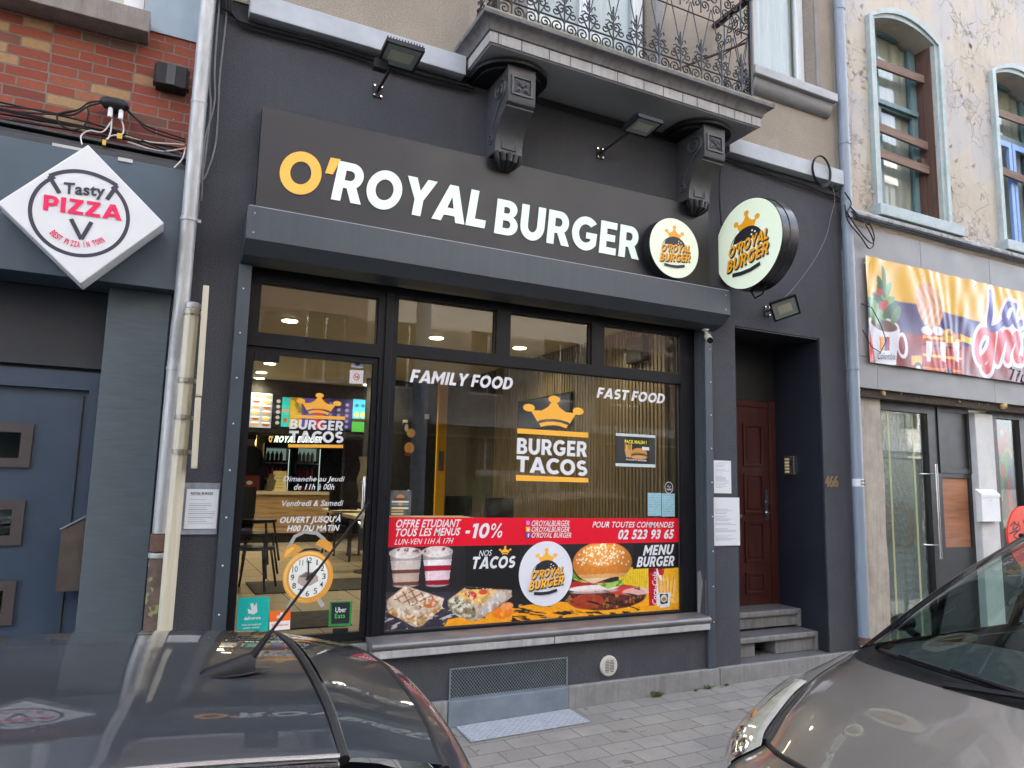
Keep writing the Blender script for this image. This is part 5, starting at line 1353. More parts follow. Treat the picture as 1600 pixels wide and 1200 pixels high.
s = Sheet((0, -.0146, 0)); s.text("ROYAL BURGER", (q[0].x+.03, q[0].z-.035), (q[0].x+.16, q[0].z-.035), (q[0].x+.03, q[0].z-.018), i_dark, False, .02); s.done('heading', pn)
P = [[(q[0].x-.02+(.412-q[0].x)*i/14, -.008-.003*math.sin(i*1.7+j*.9)-.004*(j in (0, 8)), q[2].z-.035+(q[0].z-q[2].z+.075)*j/8) for i in range(15)] for j in range(9)]
pm, nt, pp, pos = newmat('clear_pouch'); setp(pp, .12, 0, .8); pp.inputs['Base Color'].default_value = (.24, .26, .30, 1)
bumpn(nt, pp, noise(nt, pos, 40, 3, .6, 1), .6, .004)
obj('plastic_pouch', G().grid(P), pm, pn, smooth='all')

# house number in brass figures
hn = thing('house_number', 'brass figures 466 on the dark wall right of the door recess', 'house number', (6.1, -.01, 1.79))
for ch, xa in (("4", 1290), ("6", 1297), ("6", 1304)):
    v2, f = textmesh(ch, False, .006, 0); W = max(v[0] for v in v2)
    a, b, c = at(xa, 761, -.012), at(xa+6.3, 761, -.012), at(xa, 743, -.012)
    g = G()
    pts = [a+(b-a)*(v[0]/W)+(c-a)*v[1] for v in v2]
    g.add(pts, f); g.add([q+Vector((0, .011, 0)) for q in pts], [t[::-1] for t in f])
    obj('figure', g, M('brass_figure', (.24, .165, .075), .45, .5, .1) if 'brass_figure' not in bpy.data.materials else bpy.data.materials['brass_figure'], hn)
# colour banner on the cladding
x0, x1, z0, z1 = 6.475, 9.95, 3.01, 4.14
p = Paint(x0, x1, z0, z1, 520, 170, (226, 176, 64)); w_, h_ = x1-x0, z1-z0
bm_ = lambda x, y: wz(x, y, -.13)
zb1, zb2 = z0+h_*.60, z0+h_*.30
wv = .03*np.sin((p.X-x0)*2.2)
p.put(p.th(zb1+wv-p.Y, 0, .02), (58, 48, 110)); p.put(p.th(zb2+wv-p.Y, 0, .02), (150, 34, 52)); p.put(p.th(zb2+wv-p.Y, .12, .15)*.5, (96, 32, 44))
def be(px, py, rx, ry, rot=0): c = bm_(px, py); return p.e(c[0], c[1], rx, ry, rot)
# dish
m = be(1452, 478, .23, .26, .3); p.put(m, (206, 140, 96)); p.put(m*(np.sin(p.X*60+np.abs((p.Y-bm_(1452, 478)[1])*50)) > .2)*.5, (232, 190, 150))
# mug with a coffee sprig
p.put(p.p([bm_(1357, 505), bm_(1405, 515), bm_(1399, 571), bm_(1369, 570)]), (216, 216, 224)); p.put(be(1380, 507, .24, .085, -.05), (222, 216, 214)); p.put(be(1381, 508, .205, .065, -.05), (92, 62, 56))
hd = be(1409, 540, .085, .14); hd -= be(1408, 540, .05, .10); p.put(np.clip(hd, 0, 1), (222, 220, 226))
for k, col in enumerate(((226, 150, 40), (226, 150, 40), (52, 48, 120), (168, 36, 60))): p.put(p.p([bm_(1374+k*4, 526), bm_(1378+k*4, 526.5), bm_(1378+k*4, 548), bm_(1374+k*4, 547.5)]), col)
lf = ((1380, 490, .16, .05, .5), (1370, 482, .15, .05, 2.5), (1392, 484, .14, .045, .7), (1380, 462, .12, .04, 2.2), (1386, 455, .12, .04, .9), (1377, 448, .11, .035, 2.0), (1381, 436, .13, .03, 1.6), (1388, 470, .11, .035, .4), (1372, 466, .10, .035, 2.7), (1400, 492, .11, .045, .9), (1364, 492, .10, .045, 2.3))
for k, (a, b, c, d, e) in enumerate(lf): p.put(be(a, b, c*1.15, d*1.2, e), ((66, 116, 72), (104, 154, 92), (48, 92, 66))[k % 3])
for a, b in ((1379, 475), (1383, 478), (1376, 479), (1381, 482), (1373, 457), (1377, 455), (1385, 472)): p.put(be(a, b, .035, .03), (178, 50, 62))
p.put(be(1347, 545, .16, .28), (226, 60, 54)); p.put(be(1349, 525, .10, .13)*.9, (86, 62, 130)); p.put(be(1346, 512, .09, .06), (238, 180, 60)); p.put(be(1347, 485, .08, .10)*(np.sin(p.Y*90+p.X*60) > 0), (206, 206, 190))
# painted bus
p.put(p.p([bm_(1440, 515), bm_(1500, 522), bm_(1502, 585), bm_(1420, 575), bm_(1423, 560), bm_(1438, 552)]), (176, 40, 36))
for k, (a, col) in enumerate(((524, (236, 180, 40)), (536, (60, 34, 40)), (552, (236, 190, 60)), (560, (196, 30, 40)), (572, (236, 120, 30)))): p.put(p.p([bm_(1441, a), bm_(1501, a+7), bm_(1501, a+11), bm_(1441, a+4)]), col)
for a in (1446, 1469, 1488): p.put(p.p([bm_(a, 533), bm_(a+10, 535), bm_(a+8, 566), bm_(a+2, 564)]), (232, 228, 226))
for a in (1448, 1466): p.put(be(a, 517, .10, .05), (220, 220, 226))
p.put(p.p([bm_(1422, 556), bm_(1440, 556), bm_(1440, 572), bm_(1422, 570)]), (230, 176, 44)); p.put(be(1434, 576, .085, .07), (50, 44, 48)); p.put(be(1434, 576, .045, .035), (214, 210, 210)); p.put(be(1482, 584, .08, .06), (50, 44, 48))
p.put(be(1483, 525, .11, .08)*p.th(p.n(20, 4), .4, .1), (214, 182, 70)); p.put(p.p([bm_(1500, 522), bm_(1518, 530), bm_(1518, 540), bm_(1500, 532)]), (230, 190, 60))
def densify(pts, n=6): return [tuple(Vector(pts[i])*(1-t/n)+Vector(pts[i+1])*(t/n)) for i in range(len(pts)-1) for t in range(n)]+[tuple(pts[-1])]
def cat(pts, n=6):
    o = []
    P = [Vector(q) for q in pts]; P = [P[0]*2-P[1]]+P+[P[-1]*2-P[-2]]
    for i in range(1, len(P)-2):
        for t in range(n):
            t = t/n
            o.append(tuple(.5*((2*P[i])+(P[i+1]-P[i-1])*t+(2*P[i-1]-5*P[i]+4*P[i+1]-P[i+2])*t*t+(-P[i-1]+3*P[i]-3*P[i+1]+P[i+2])*t**3)))
    return o+[tuple(P[-2])]
strokes_la = [[(1549, 456), (1549, 480), (1546, 508), (1552, 514), (1563, 508), (1572, 500)], [(1585, 478), (1575, 476), (1569, 492), (1572, 506), (1580, 500), (1586, 478), (1584, 502), (1588, 510), (1596, 504)]]
strokes_am = [[(1551, 521), (1535, 518), (1526, 538), (1528, 560), (1536, 562), (1547, 545), (1552, 521), (1550, 545), (1546, 570), (1542, 578), (1537, 574)], [(1563, 522), (1560, 545), (1557, 563), (1563, 540), (1572, 522), (1576, 530), (1572, 562), (1578, 540), (1587, 524), (1590, 535), (1586, 560), (1594, 562)], [(1603, 530), (1600, 555), (1606, 565), (1614, 558)], [(1626, 530), (1616, 545), (1622, 566), (1634, 560)]]
for lst, wd, col in ((strokes_am, .20, (222, 218, 226)), (strokes_la, .17, (222, 218, 226)), (strokes_am, .10, (204, 36, 50)), (strokes_la, .08, (72, 62, 150))):
    for q in lst: p.put(p.line(cat([bm_(*k) for k in q]), wd), col)
p.img = np.clip(p.img*.80, 0, 1)
def bzw(x, z): # folds of the hung vinyl
    u, v = (x-x0)/w_, (z1-z)/h_
    d = .006*math.sin(x*7+v*2.4)+.0045*math.sin(x*17-v*7+1.5*math.sin(x*3))*(1-v*.5)+.0032*math.sin(x*33+v*15*math.sin(x*4)+2*math.sin(x*5))*(1-v*.75)+.0022*math.sin(v*19+x*11)
    return -.128-d-.01*v
bo = p.sheet('vinyl_banner', lambda x, z: (x, bzw(x, z), z), painted('glossy_vinyl', .27, 0, .4, .06)); tag(bo, 'creased glossy banner in yellow, blue and red with a mug and a painted bus', 'banner')
class WSheet(Sheet):
    def P(s, u, v, up=0): return Vector((u, bzw(u, v)-.012-s.STEP*s.k*2, v))
i_wl, i_bl, i_rl, i_bk = flat('banner_white', (.74, .72, .76), .25), flat('banner_blue', srgb(74, 66, 150), .25), flat('banner_red', srgb(206, 40, 52), .25), flat('banner_black', srgb(34, 30, 34), .25)
s = WSheet((0, 0, 0))
tp0, tp1, tpt = bm_(1574, 592), bm_(1640, 606), bm_(1577, 573)
s.text("Tienda", tp0, tp1, tpt, i_bk, False, .03, .2)
a, b, c = bm_(1369, 561), bm_(1397, 562), bm_(1369, 551)
s.text("Colombia", a, b, c, i_bk, False, .004, .2)
s.done('banner_lettering', bo)
g = G()
for px, py in ((1346, 408), (1437, 428), (1520, 445)):
    q = at(px, py, -.125); g.lathe([(.009, 0), (.009, .004)], (q.x+.02, -.145, q.z-.02), (0, -1, 0), 10)
obj('eyelet', g, m_galv, bo)
g = G(); g.tube([(6.42, -.105, 3.62), (6.50, -.16, 3.58), (6.62, -.165, 3.42), (6.70, -.165, 3.25), (6.60, -.165, 3.12), (6.48, -.16, 3.16), (6.40, -.12, 3.34)], .005, 5); tag(obj('loose_cable', g, m_cable, smooth=True), 'thin black cable looping loosely over the left edge of the banner', 'cable')
# ---------------------------------------------------------------- fixtures on the walls
def frame_of(n, upv=(0, 0, 1)):
    n = Vector(n).normalized(); r_ = n.cross(Vector(upv)).normalized()
    return n, r_, r_.cross(n)
m_lamp_glass = M('floodlight_glass', (.26, .30, .28), .15, 0, .1, 9, coat=.3)
m_led = M('led_plate', (.42, .41, .33), .5)
def flood(name, c, n, hw, hh, base, lab, ledsz=.62, roll=0):
    c, base = Vector(c), Vector(base); n, rx_, up = frame_of(n, (1, 0, 0) if abs(n[2]) > .9 else (0, 0, 1))
    if abs(n.z) > .9: rx_ = Vector((1, 0, 0)); up = n.cross(rx_).normalized()
    rx_, up = rx_*math.cos(roll)+up*math.sin(roll), up*math.cos(roll)-rx_*math.sin(roll)
    t = thing(name, lab, 'floodlight', base)
    g = G(); g.obox(c, rx_*hw, up*hh, n*.014)
    for k in range(13): g.obox(c-n*.026+rx_*(hw*.92*(k-6)/6), rx_*.003, up*hh*.92, n*.013)
    obj('housing', g, m_black, t, bevel=.004)
    g = G()
    for a, b in ((rx_, up), (up, rx_)):
        ha, hb = (hw, hh) if a is rx_ else (hh, hw)
        for s_ in (-1, 1): g.obox(c+n*.017+b*s_*(hb-.008), a*ha, b*.008, n*.004)
    obj('rim', g, m_black, t)
    obj('glass', G().obox(c+n*.0155, rx_*(hw-.012), up*(hh-.012), n*.0012), m_lamp_glass, t)
    obj('led_plate', G().obox(c+n*.0172, rx_*hw*ledsz, up*hh*.42, n*.0006), m_led, t)
    g = G()
    a = base+Vector((0, -.015, 0)); k = c-n*.03
    g.box(base.x-.035, base.x+.035, -.010, -.001, base.z-.05, base.z+.05)
    g.tube([a, k], .011, 8)
    g.tube([k-rx_*hw*.5, k+rx_*hw*.5], .008, 6)
    obj('arm', g, m_black, t, smooth=True)
    g = G()
    for dx in (-.026, .026):
        for dz in (-.038, .038): g.lathe([(.009, 0), (.008, .006)], (base.x+dx, -.0105, base.z+dz), (0, -1, 0), 8)
    obj('bolt', g, m_chrome, t)
    return t
F1 = at(626, 86, -.46); B1 = at(590, 143, 0)
t = flood('floodlight', F1, (0, -.10, -.99), .135, .125, B1, 'black floodlight on a long arm above the left half of the sign board')
obj('driver_box', G().box(F1.x-.165, F1.x-.07, F1.y+.06, F1.y+.12, F1.z-.10, F1.z-.03), m_black, t, bevel=.004)
F2 = at(1004, 196, -.42); B2 = at(937, 240, 0)
flood('floodlight', F2, (0, -.12, -.99), .125, .115, B2, 'floodlight on an arm between the two corbels under the balcony')
F3 = at(1226, 481, -.16); B3 = at(1198, 486, 0)
flood('floodlight', F3, (-.42, -.72, -.55), .125, .10, B3, 'tilted floodlight on the wall right under the big projecting disc', .5, R(-22))

# downpipes
def clamp(g, x, y, z, r_):
    g.lathe([(r_+.006, -.012), (r_+.006, .012)], (x, y, z), (0, 0, 1), 16); g.tube([(x, y+r_, z), (x, .0, z)], .007); g.obox((x+r_+.012, y, z), (.012, 0, 0), (0, .008, 0), (0, 0, .010))
t = thing('downpipe', 'galvanised downpipe with a rusty mossy foot between the brick house and the charcoal wall', 'downpipe', (.07, -.08, 0))
X0 = .075
g = G(); g.tube([(X0, -.15, 9.5), (X0, -.15, 2.75), (X0-.004, -.13, 2.62), (X0-.004, -.085, 2.48), (X0-.006, -.08, 2.40), (X0-.006, -.08, 1.36)], .047, 16)
obj('pipe', g, m_galv, t, smooth=True)
for z in (3.32, 5.2): g = G(); clamp(g, X0, -.15, z, .047); obj('clamp', g, m_galv, t, smooth=True)
for x, y, z, r_ in ((X0-.006, -.08, 2.36, .051), (X0, -.15, 4.1, .05)): obj('pipe_joint', G().lathe([(r_, 0), (r_, .02)], (x, y, z), (0, 0, 1), 16), m_galv, t, smooth=True)
obj('rusty_collar', G().lathe([(.055, 0), (.055, .10)], (X0-.006, -.08, 1.255), (0, 0, 1), 18), m_rust, t, smooth=True)
obj('lead_seal', G().lathe([(.058, 0), (.060, .012), (.058, .03)], (X0-.006, -.08, 1.215), (0, 0, 1), 18), m_galv, t, smooth=True)
obj('iron_foot', G().lathe([(.052, 0), (.052, 1.29)], (X0-.006, -.08, -.08), (0, 0, 1), 18), m_moss, t, smooth=True)
t = thing('downpipe', 'blue-grey plastic downpipe between the charcoal wall and the peeling plaster house', 'downpipe', (6.30, -.07, .1))
g = G(); g.tube([(6.295, -.075, 9.5), (6.295, -.075, .30)], .054, 18)
obj('pipe', g, m_pvc, t, smooth=True)
for z in (5.35, 6.9, 2.93): g = G(); clamp(g, 6.295, -.075, z, .054); obj('clamp', g, m_pvc, t, smooth=True)
for z in (4.72, 4.0, 3.25, .93): obj('pipe_joint', G().lathe([(.0562, 0), (.0562, .055)], (6.295, -.075, z), (0, 0, 1), 18), m_pvc, t, smooth=True)
obj('foot', G().lathe([(.058, 0), (.058, .24)], (6.295, -.075, .06), (0, 0, 1), 18), m_rust, t, smooth=True)
g = G(); g.lathe([(.0555, 0), (.0555, .075)], (6.295, -.075, 1.745), (0, 0, 1), 24); o_ = obj('pipe_label', g, m_white, t, smooth=True)
s = Sheet((6.295, -.1315, 1.745), (1, 0, 0), (0, 0, 1), (0, -1, 0))
for z in (.012, .045):
    for k in range(5): s.poly([rect(-.03+k*.0125, -.021+k*.0125, z, z+.018)], i_dark)
s.done('pipe_label_print', o_)

# parking sign post seen edge-on
YP = -.42
pb, p1, p2 = at(260, 990, YP), at(280, 700, YP), at(298, 500, YP)
px0, px1 = pb.x, p2.x
base = Vector((px0-.012, YP, pav(.05))); top = Vector((px1+.004, YP, at(300, 477, YP).z))
t = thing('sign_post', 'cream fluted post in front of the downpipe carrying two sign plates seen edge-on', 'sign post', base)
g = G()
for k in range(15):
    pass
rad = .040
P = []
for v in (0, .25, .5, .75, 1):
    c = base.lerp(top, v)
    P.append([(c.x+(rad-.004*(i % 4 == 0))*math.cos(i*math.pi/16), c.y+(rad-.004*(i % 4 == 0))*math.sin(i*math.pi/16), c.z) for i in range(33)])
g.grid(P); g.add([P[-1][i] for i in range(32)], [tuple(range(32))])
obj('post', g, m_cream, t, smooth='all')
obj('cap', G().lathe([(.044, -.02), (.044, .008), (.038, .014)], top, (0, 0, 1), 20), m_galv, t, smooth=True)
vd = Vector((.04, 1, 0)).normalized(); nd = Vector((vd.y, -vd.x, 0))
for k, (ya, yb, xa, xb) in enumerate(((460, 622, 321, 310), (628, 730, 309, 303))):
    a, b = at(xa, ya, YP-.02), at(xb, yb, YP-.02)
    cx = (a.x+b.x)/2; c = Vector((cx, YP-.02, (a.z+b.z)/2)); hz = (a.z-b.z)/2; lean = Vector(((a.x-b.x)/2, 0, hz))
    g = G(); g.obox(c, vd*.20, nd*.0025, lean)
    for e in (-1, 1): g.obox(c+vd*.20*e, vd*.002, nd*.016, lean); g.obox(c+lean*e*.995, vd*.20, nd*.016, lean*.008/hz)
    obj('sign_plate', g, m_cream, t, bevel=.003)
for y in (487, 594, 652, 706):
    g = G(); q = at(282, y, YP).z; f = (q-base.z)/(top.z-base.z); c = base.lerp(top, f)
    g.lathe([(.046, -.014), (.046, .014)], c, (0, 0, 1), 20); g.obox(c+nd*.062, nd*.022, vd*.012, Vector((0, 0, .011))); g.obox(c-vd*.048, vd*.012, nd*.010, Vector((0, 0, .012)))
    obj('clamp', g, M('tarnished_clamp', (.30, .28, .22), .5, .5, .2, 20) if y == 487 else bpy.data.materials['tarnished_clamp'], t, smooth=True)

# camera, intercom, vents
q = at(1106, 529, -.10)
t = thing('security_camera', 'little pale security camera under the right end of the shutter box', 'camera', (q.x, 0, q.z))
g = G(); g.tube([q+Vector((.03, .04, .03)), q+Vector((-.008, -.035, -.022))], .031, 14); g.tube([q+Vector((-.01, .02, .09)), q+Vector((.02, .03, .02))], .013, 8); g.lathe([(.032, 0), (.032, .012)], q+Vector((-.01, .02, .075)), (0, 0, 1), 14)
obj('body', g, M('dusty_white_plastic', (.56, .54, .48), .5), t, smooth=True)
d = Vector((-.038, -.075, -.052)).normalized()
obj('lens_front', G().lathe([(.029, 0), (.027, .012)], q+Vector((-.008, -.035, -.022)), d, 14), m_black, t, smooth=True)
q0, q1 = atX(1228, 713, 5.896), atX(1244, 742, 5.896)
t = thing('intercom', 'steel door intercom with a column of bell buttons on the dark wall of the recess', 'intercom', (5.89, (q0.y+q1.y)/2, q1.z))
ya, yb = q1.y, q0.y
obj('housing', G().box(5.866, 5.896, ya, yb, q1.z, q0.z), m_alu, t, bevel=.004)
g = G()
for k in range(5): g.box(5.862, 5.8655, ya+.06, yb-.012, q1.z+.02+k*.032, q1.z+.042+k*.032)
obj('button', g, M('amber_buttons', (.55, .46, .26), .4, 0, .1, emit=.01), t)
g = G()
for k in range(4): g.box(5.863, 5.8655, ya+.012, ya+.045, q1.z+.10+k*.014, q1.z+.107+k*.014)
obj('speaker_slot', g, m_black, t)
cx, cz = 3.38, .276
t = thing('round_vent', 'round cream vent cover low on the charcoal wall under the sill', 'vent', (cx, -.01, cz-.08))
obj('disc', G().lathe([(.080, 0), (.080, .012), (.072, .020), (.0, .021)], (cx, -.001, cz), (0, -1, 0), 40), M('cream_plastic', (.55, .52, .44), .5, 0, .08, 9), t, smooth=True)
g = G()
for k in range(8):
    z = cz-.042+k*.012
    for x0, x1 in ((-.042, -.003), (.003, .042)): g.box(cx+x0+(.006 if k % 7 == 0 else 0), cx+x1-(.006 if k % 7 == 0 else 0), -.0235, -.0222, z-.0028, z+.0028)
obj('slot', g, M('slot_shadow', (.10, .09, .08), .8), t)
t = thing('vent_grille', 'rectangular expanded-metal grille over the cellar opening under the window', 'grille', (2.5, 0, .17))
obj('black_backing', G().box(2.025, 2.99, -.004, -.001, .17, .370), m_int, t)  # black sheet painted in for the darkness behind the mesh; no hole cut
s = Sheet((0, -.006, 0)); nr = 15; pz_ = (.372-.168)/nr
for j in range(nr+1):
    z = .168+j*pz_; pts = []
    for i in range(0, 83):
        x = 2.022+i*.01185
        if x > 2.994: break
        pts.append((x, min(.3735, max(.167, z+(pz_*.47 if (i % 2) else -pz_*.47)*(1 if j % 2 else -1)))))
    s.line(pts, .0042, m_zinc, step=.3)
s.done('mesh', t)
g = G(); g.wall([rect(2.016, 2.999, .164, .377), rect(2.027, 2.988, .172, .368)], -.012, -.0065); obj('frame', g, m_zinc, t)
# chequer plate on the pavement
x0, x1, y0, y1 = 2.035, 2.985, -.375, -.06
def pz3(x, y, d): return (x, y, pav(x)+d)
g = G(); g.add([pz3(x, y, d) for d in (.003, .010) for x, y in ((x0, y0), (x1, y0), (x1+.004, y1), (x0+.02, y1))], [(4, 5, 6, 7), (0, 1, 5, 4), (1, 2, 6, 5), (2, 3, 7, 6), (3, 0, 4, 7)])
for j in range(11):
    for i in range(34):
        x, y = x0+.026+i*.0272, y0+.018+j*.0272
        a = R(45) if (i+j) % 2 else R(-45); d = Vector((math.cos(a), math.sin(a), 0)); n_ = Vector((-math.sin(a), math.cos(a), 0))
        c = Vector(pz3(x, y, .0101))
        g.add([c-d*.0165, c-n_*.0062, c+d*.0165, c+n_*.0062, c+Vector((0, 0, .0055))], [(0, 1, 4), (1, 2, 4), (2, 3, 4), (3, 0, 4)])
tag(obj('chequer_plate', g, M('chequer_aluminium', (.44, .455, .48), .36, .6, .15, 14)), 'shiny aluminium chequer plate lying on the pavement in front of the grille', 'metal plate')
# weeds at the foot of the plinth
m_weed = M('weed_green', (.09, .15, .035), .6, 0, .3, 40)
for (px, py, h_, n_, lab) in ((1027, 1086, .07, 34, 'largest green weed tuft at the foot of the stone plinth'), (1086, 1083, .03, 14, 'tiny weed tuft just right of the largest one'), (1107, 1073, .045, 22, 'leafy weed at the foot of the plinth below the shutter rail'), (1135, 1071, .03, 14, 'tiny weed at the plinth under the pilaster beside the steps')):
    q = at(px, py, -.075); g = G()
    for k in range(n_):
        a = random.uniform(0, 6.28); l = h_*random.uniform(.5, 1.1); o = Vector((q.x+random.uniform(-.05, .05)*h_/.07, -.07+random.uniform(-.02, .012), pav(q.x)))
        d = Vector((math.cos(a)*l*.7, math.sin(a)*l*.45-.01, l*.6)); sd = Vector((-math.sin(a), math.cos(a), 0))*.004
        g.add([o-sd, o+sd, o+d*.6+sd*1.4+Vector((0, 0, l*.2)), o+d, o+d*.6-sd*1.4+Vector((0, 0, l*.2))], [(0, 1, 2, 3, 4)])
    tag(obj('weed', g, m_weed), lab, 'weed', 'weeds growing along the plinth')

# junction boxes and cables
def cab(name, runs, mat, lab, r_=.006, cat_='cable', grp=None):
    g = G()
    for q in runs: g.tube(catr(q), r_ if not isinstance(q[0], float) else q[0], 5)
    return tag(obj(name, g, mat, smooth=True), lab, cat_, grp)
def catr(pts, n=7):
    P = [Vector(q) for q in pts]
    if len(P) < 3: return P
    P = [P[0]*2-P[1]]+P+[P[-1]*2-P[-2]]; o = []
    for i in range(1, len(P)-2):
        for t in range(n):
            t /= n; o.append(.5*((2*P[i])+(P[i+1]-P[i-1])*t+(2*P[i-1]-5*P[i]+4*P[i+1]-P[i+2])*t*t+(-P[i-1]+3*P[i]-3*P[i+1]+P[i+2])*t**3))
    return o+[P[-2]]
def A(x, y, Y=-.03): return tuple(at(x, y, Y))
q0, q1 = at(246, 93, -.10), at(291, 142, -.10)
t = thing('junction_box', 'black ribbed telecom box on the brick wall near the downpipe', 'junction box', ((q0.x+q1.x)/2, -.05, q1.z))
obj('housing', G().box(q0.x, q1.x, -.11, -.001, q1.z+.005, q0.z-.01), m_black, t, bevel=.008)
g = G(); g.box(q0.x+.06, q1.x-.07, -.118, -.1105, q1.z+.01, q0.z-.015)
obj('cover_rib', g, M('worn_black_plastic', (.03, .031, .033), .5), t, bevel=.004)
g = G()
for k in range(5):
    z = q1.z+.03+k*(q0.z-q1.z-.06)/4
    g.box(q1.x+.001, q1.x+.014, -.09, -.03, z-.012, z+.012); g.box(q0.x-.014, q0.x-.001, -.09, -.03, z-.012, z+.012)
obj('latch', g, m_black, t)
c = at(179, 163, -.09)
t = thing('cable_splitter', 'small black cable splitter with two white plugs hanging above the pizza sign', 'splitter', (c.x, -.06, c.z-.1))
g = G(); g.tube([c+Vector((-.075, 0, .012)), c+Vector((-.05, 0, .0)), c+Vector((.05, 0, -.0)), c+Vector((.075, 0, .010))], [.02, .038, .038, .02], 10); g.box(c.x-.03, c.x+.03, -.08, -.001, c.z-.02, c.z+.02)
obj('body', g, m_black, t, smooth=True)
g = G()
for dx in (-.018, .040): g.tube([c+Vector((dx, -.005, -.03)), c+Vector((dx, -.005, -.09))], .014, 8)
obj('plug', g, m_white, t, smooth=True)
cab('cable_bundle', [[(-4, -.06, 3.95), (-1.2, -.06, 3.88), (-.5, -.06, 3.86), (-.15, -.05, 3.80), (.06, -.06, 3.76)], [(-4, -.05, 3.90), (-.9, -.07, 3.83), (-.3, -.06, 3.83), (.05, -.06, 3.72)], [(-4, -.05, 3.84), (-.8, -.07, 3.82), (-.2, -.05, 3.79), (.06, -.06, 3.70)],
   [A(165, 160, -.06), A(140, 165, -.06), A(110, 180, -.06), A(60, 172, -.06), A(0, 165, -.06)], [A(166, 158, -.06), A(140, 160, -.06), A(120, 172, -.06), A(80, 178, -.06), A(0, 172, -.06)],
   [A(195, 168, -.06), A(215, 188, -.06), A(235, 205, -.06), A(290, 222, -.06)], [A(195, 170, -.06), A(225, 195, -.06), A(260, 208, -.06), A(290, 218, -.06)], [A(120, 172, -.07), A(92, 178, -.07), A(92, 192, -.07), A(110, 202, -.07), A(130, 198, -.07), A(138, 180, -.07), A(137, 168, -.07)],
   [A(0, 178, -.05), A(100, 195, -.05), A(180, 208, -.05), A(230, 222, -.05), A(290, 238, -.05)], [A(0, 186, -.05), A(90, 200, -.05), A(170, 214, -.05), A(250, 226, -.05), A(290, 234, -.05)]], m_cable, 'tangle of black cables running along the foot of the brick wall')
cab('cable_bundle', [[A(189, 185, -.08), A(193, 200, -.08), A(190, 210, -.08), A(175, 212, -.08), A(166, 218, -.08)], [A(175, 185, -.08), A(173, 205, -.08), A(168, 218, -.08)], [A(128, 226, -.10), A(127, 212, -.08), A(140, 204, -.08), A(160, 206, -.08), A(174, 190, -.08)],
   [A(196, 212, -.06), A(235, 222, -.06), A(288, 226, -.06)], [A(200, 222, -.06), A(250, 236, -.06), A(288, 232, -.06)], [A(272, 262, -.14), A(285, 248, -.13), A(290, 230, -.10)]], m_cablew, 'few pale thin cables looping below the splitter to the pizza sign', .0045)
for x, y, w_, lab in ((163, 222, .010, 'small yellow connector standing upright on a pale cable above the pizza sign'), (187, 212, .014, 'wider yellow connector right below the white plugs of the splitter')):
    q = at(x, y, -.085); tag(obj('cable_connector', G().box(q.x-w_, q.x+w_, q.y-.01, q.y+.01, q.z-.022, q.z+.012), m_yel), lab, 'connector')
zc = 4.84
runs = []
for k in range(5):
    dz = -.012*k; y = -.02-.012*(k % 3)
    runs.append([(.14+.02*k, y-.02, 6.0), (.15+.015*k, y-.02, 5.0), (.20+.02*k, y, zc+.04+dz), (.36, y, zc+dz), (.9, y, zc+.012+dz), (1.5, y, zc-.012+dz), (1.95, y, zc+.0+dz), (2.05, y, zc-.02)])
cab('cable_bundle', runs, m_cable, 'bundle of black cables under the pale band by the long-armed floodlight', .0065)
cab('cable_bundle', [[(.16, -.025, 6), (.15, -.03, 4.6), (.17, -.03, 4.2), (.13, -.03, 3.9), (.14, -.03, 3.5)], [(.19, -.02, 6), (.20, -.02, 4.9), (.19, -.02, 4.4), (.20, -.02, 3.95), (.16, -.025, 3.7), (.12, -.03, 3.62)], [(.13, -.02, 6), (.125, -.02, 4.5), (.15, -.03, 4.1), (.12, -.02, 3.3)]], m_cableg, 'grey cables hanging down beside the galvanised pipe', .006)
cab('cable_bundle', [[(4.46, -.02, 4.86), (4.7, -.03, 4.84), (5.2, -.03, 4.80), (5.6, -.03, 4.79), (6.0, -.03, 4.77), (6.3, -.03, 4.74)], [(4.46, -.03, 4.84), (5.0, -.04, 4.83), (5.5, -.03, 4.765), (6.2, -.04, 4.76)], [(4.46, -.04, 4.85), (5.1, -.02, 4.79), (5.7, -.03, 4.80), (6.26, -.02, 4.72)], [(2.55, -.03, 4.87), (3.0, -.03, 4.85), (3.5, -.03, 4.86), (3.95, -.03, 4.84)]], m_cable, 'thin black cables under the pale band near the cable coil', .006)
cab('cable', [[A(1134, 238), A(1126, 262), A(1124, 300), A(1126, 335), A(1128, 352), (XP+.07, -.02, zc_+.23)]], m_cable, 'single black cable running down beside the right corbel to the big disc', .008)
q = at(1284, 268, -.12)
runs = [[(q.x+(.135-.004*j)*math.cos(a)+.006*math.sin(j*2), -.115-.006*(j % 3), q.z+(.165-.004*j)*math.sin(a)+.004*j) for a in [k*math.pi/10 for k in range(21)]] for j in range(4)]
cab('cable_coil', runs, m_cable, 'coil of black cable hung on the band left of the blue-grey pipe', .0055, 'cable coil')
cab('cable', [[A(1296, 270, -.06), A(1304, 310, -.05), A(1298, 340, -.05), A(1290, 372, -.03), A(1270, 410, -.02), A(1240, 450, -.02), A(1222, 468, -.05)]], m_cableg, 'thin pale wire slung from the coil down to the tilted floodlight', .003)
runs = [[(6.34, -.14-.01*(k % 2), 4.55-.016*k), (7.2, -.14, 4.545-.015*k+.006*(k % 2)), (8.2, -.145, 4.54-.015*k), (9.5, -.14, 4.55-.015*k), (16, -.14, 4.55-.015*k)] for k in range(4)]
cab('cable_bundle', runs, m_cable, 'black cables along the worn cornice over the grey cladding', .0085)
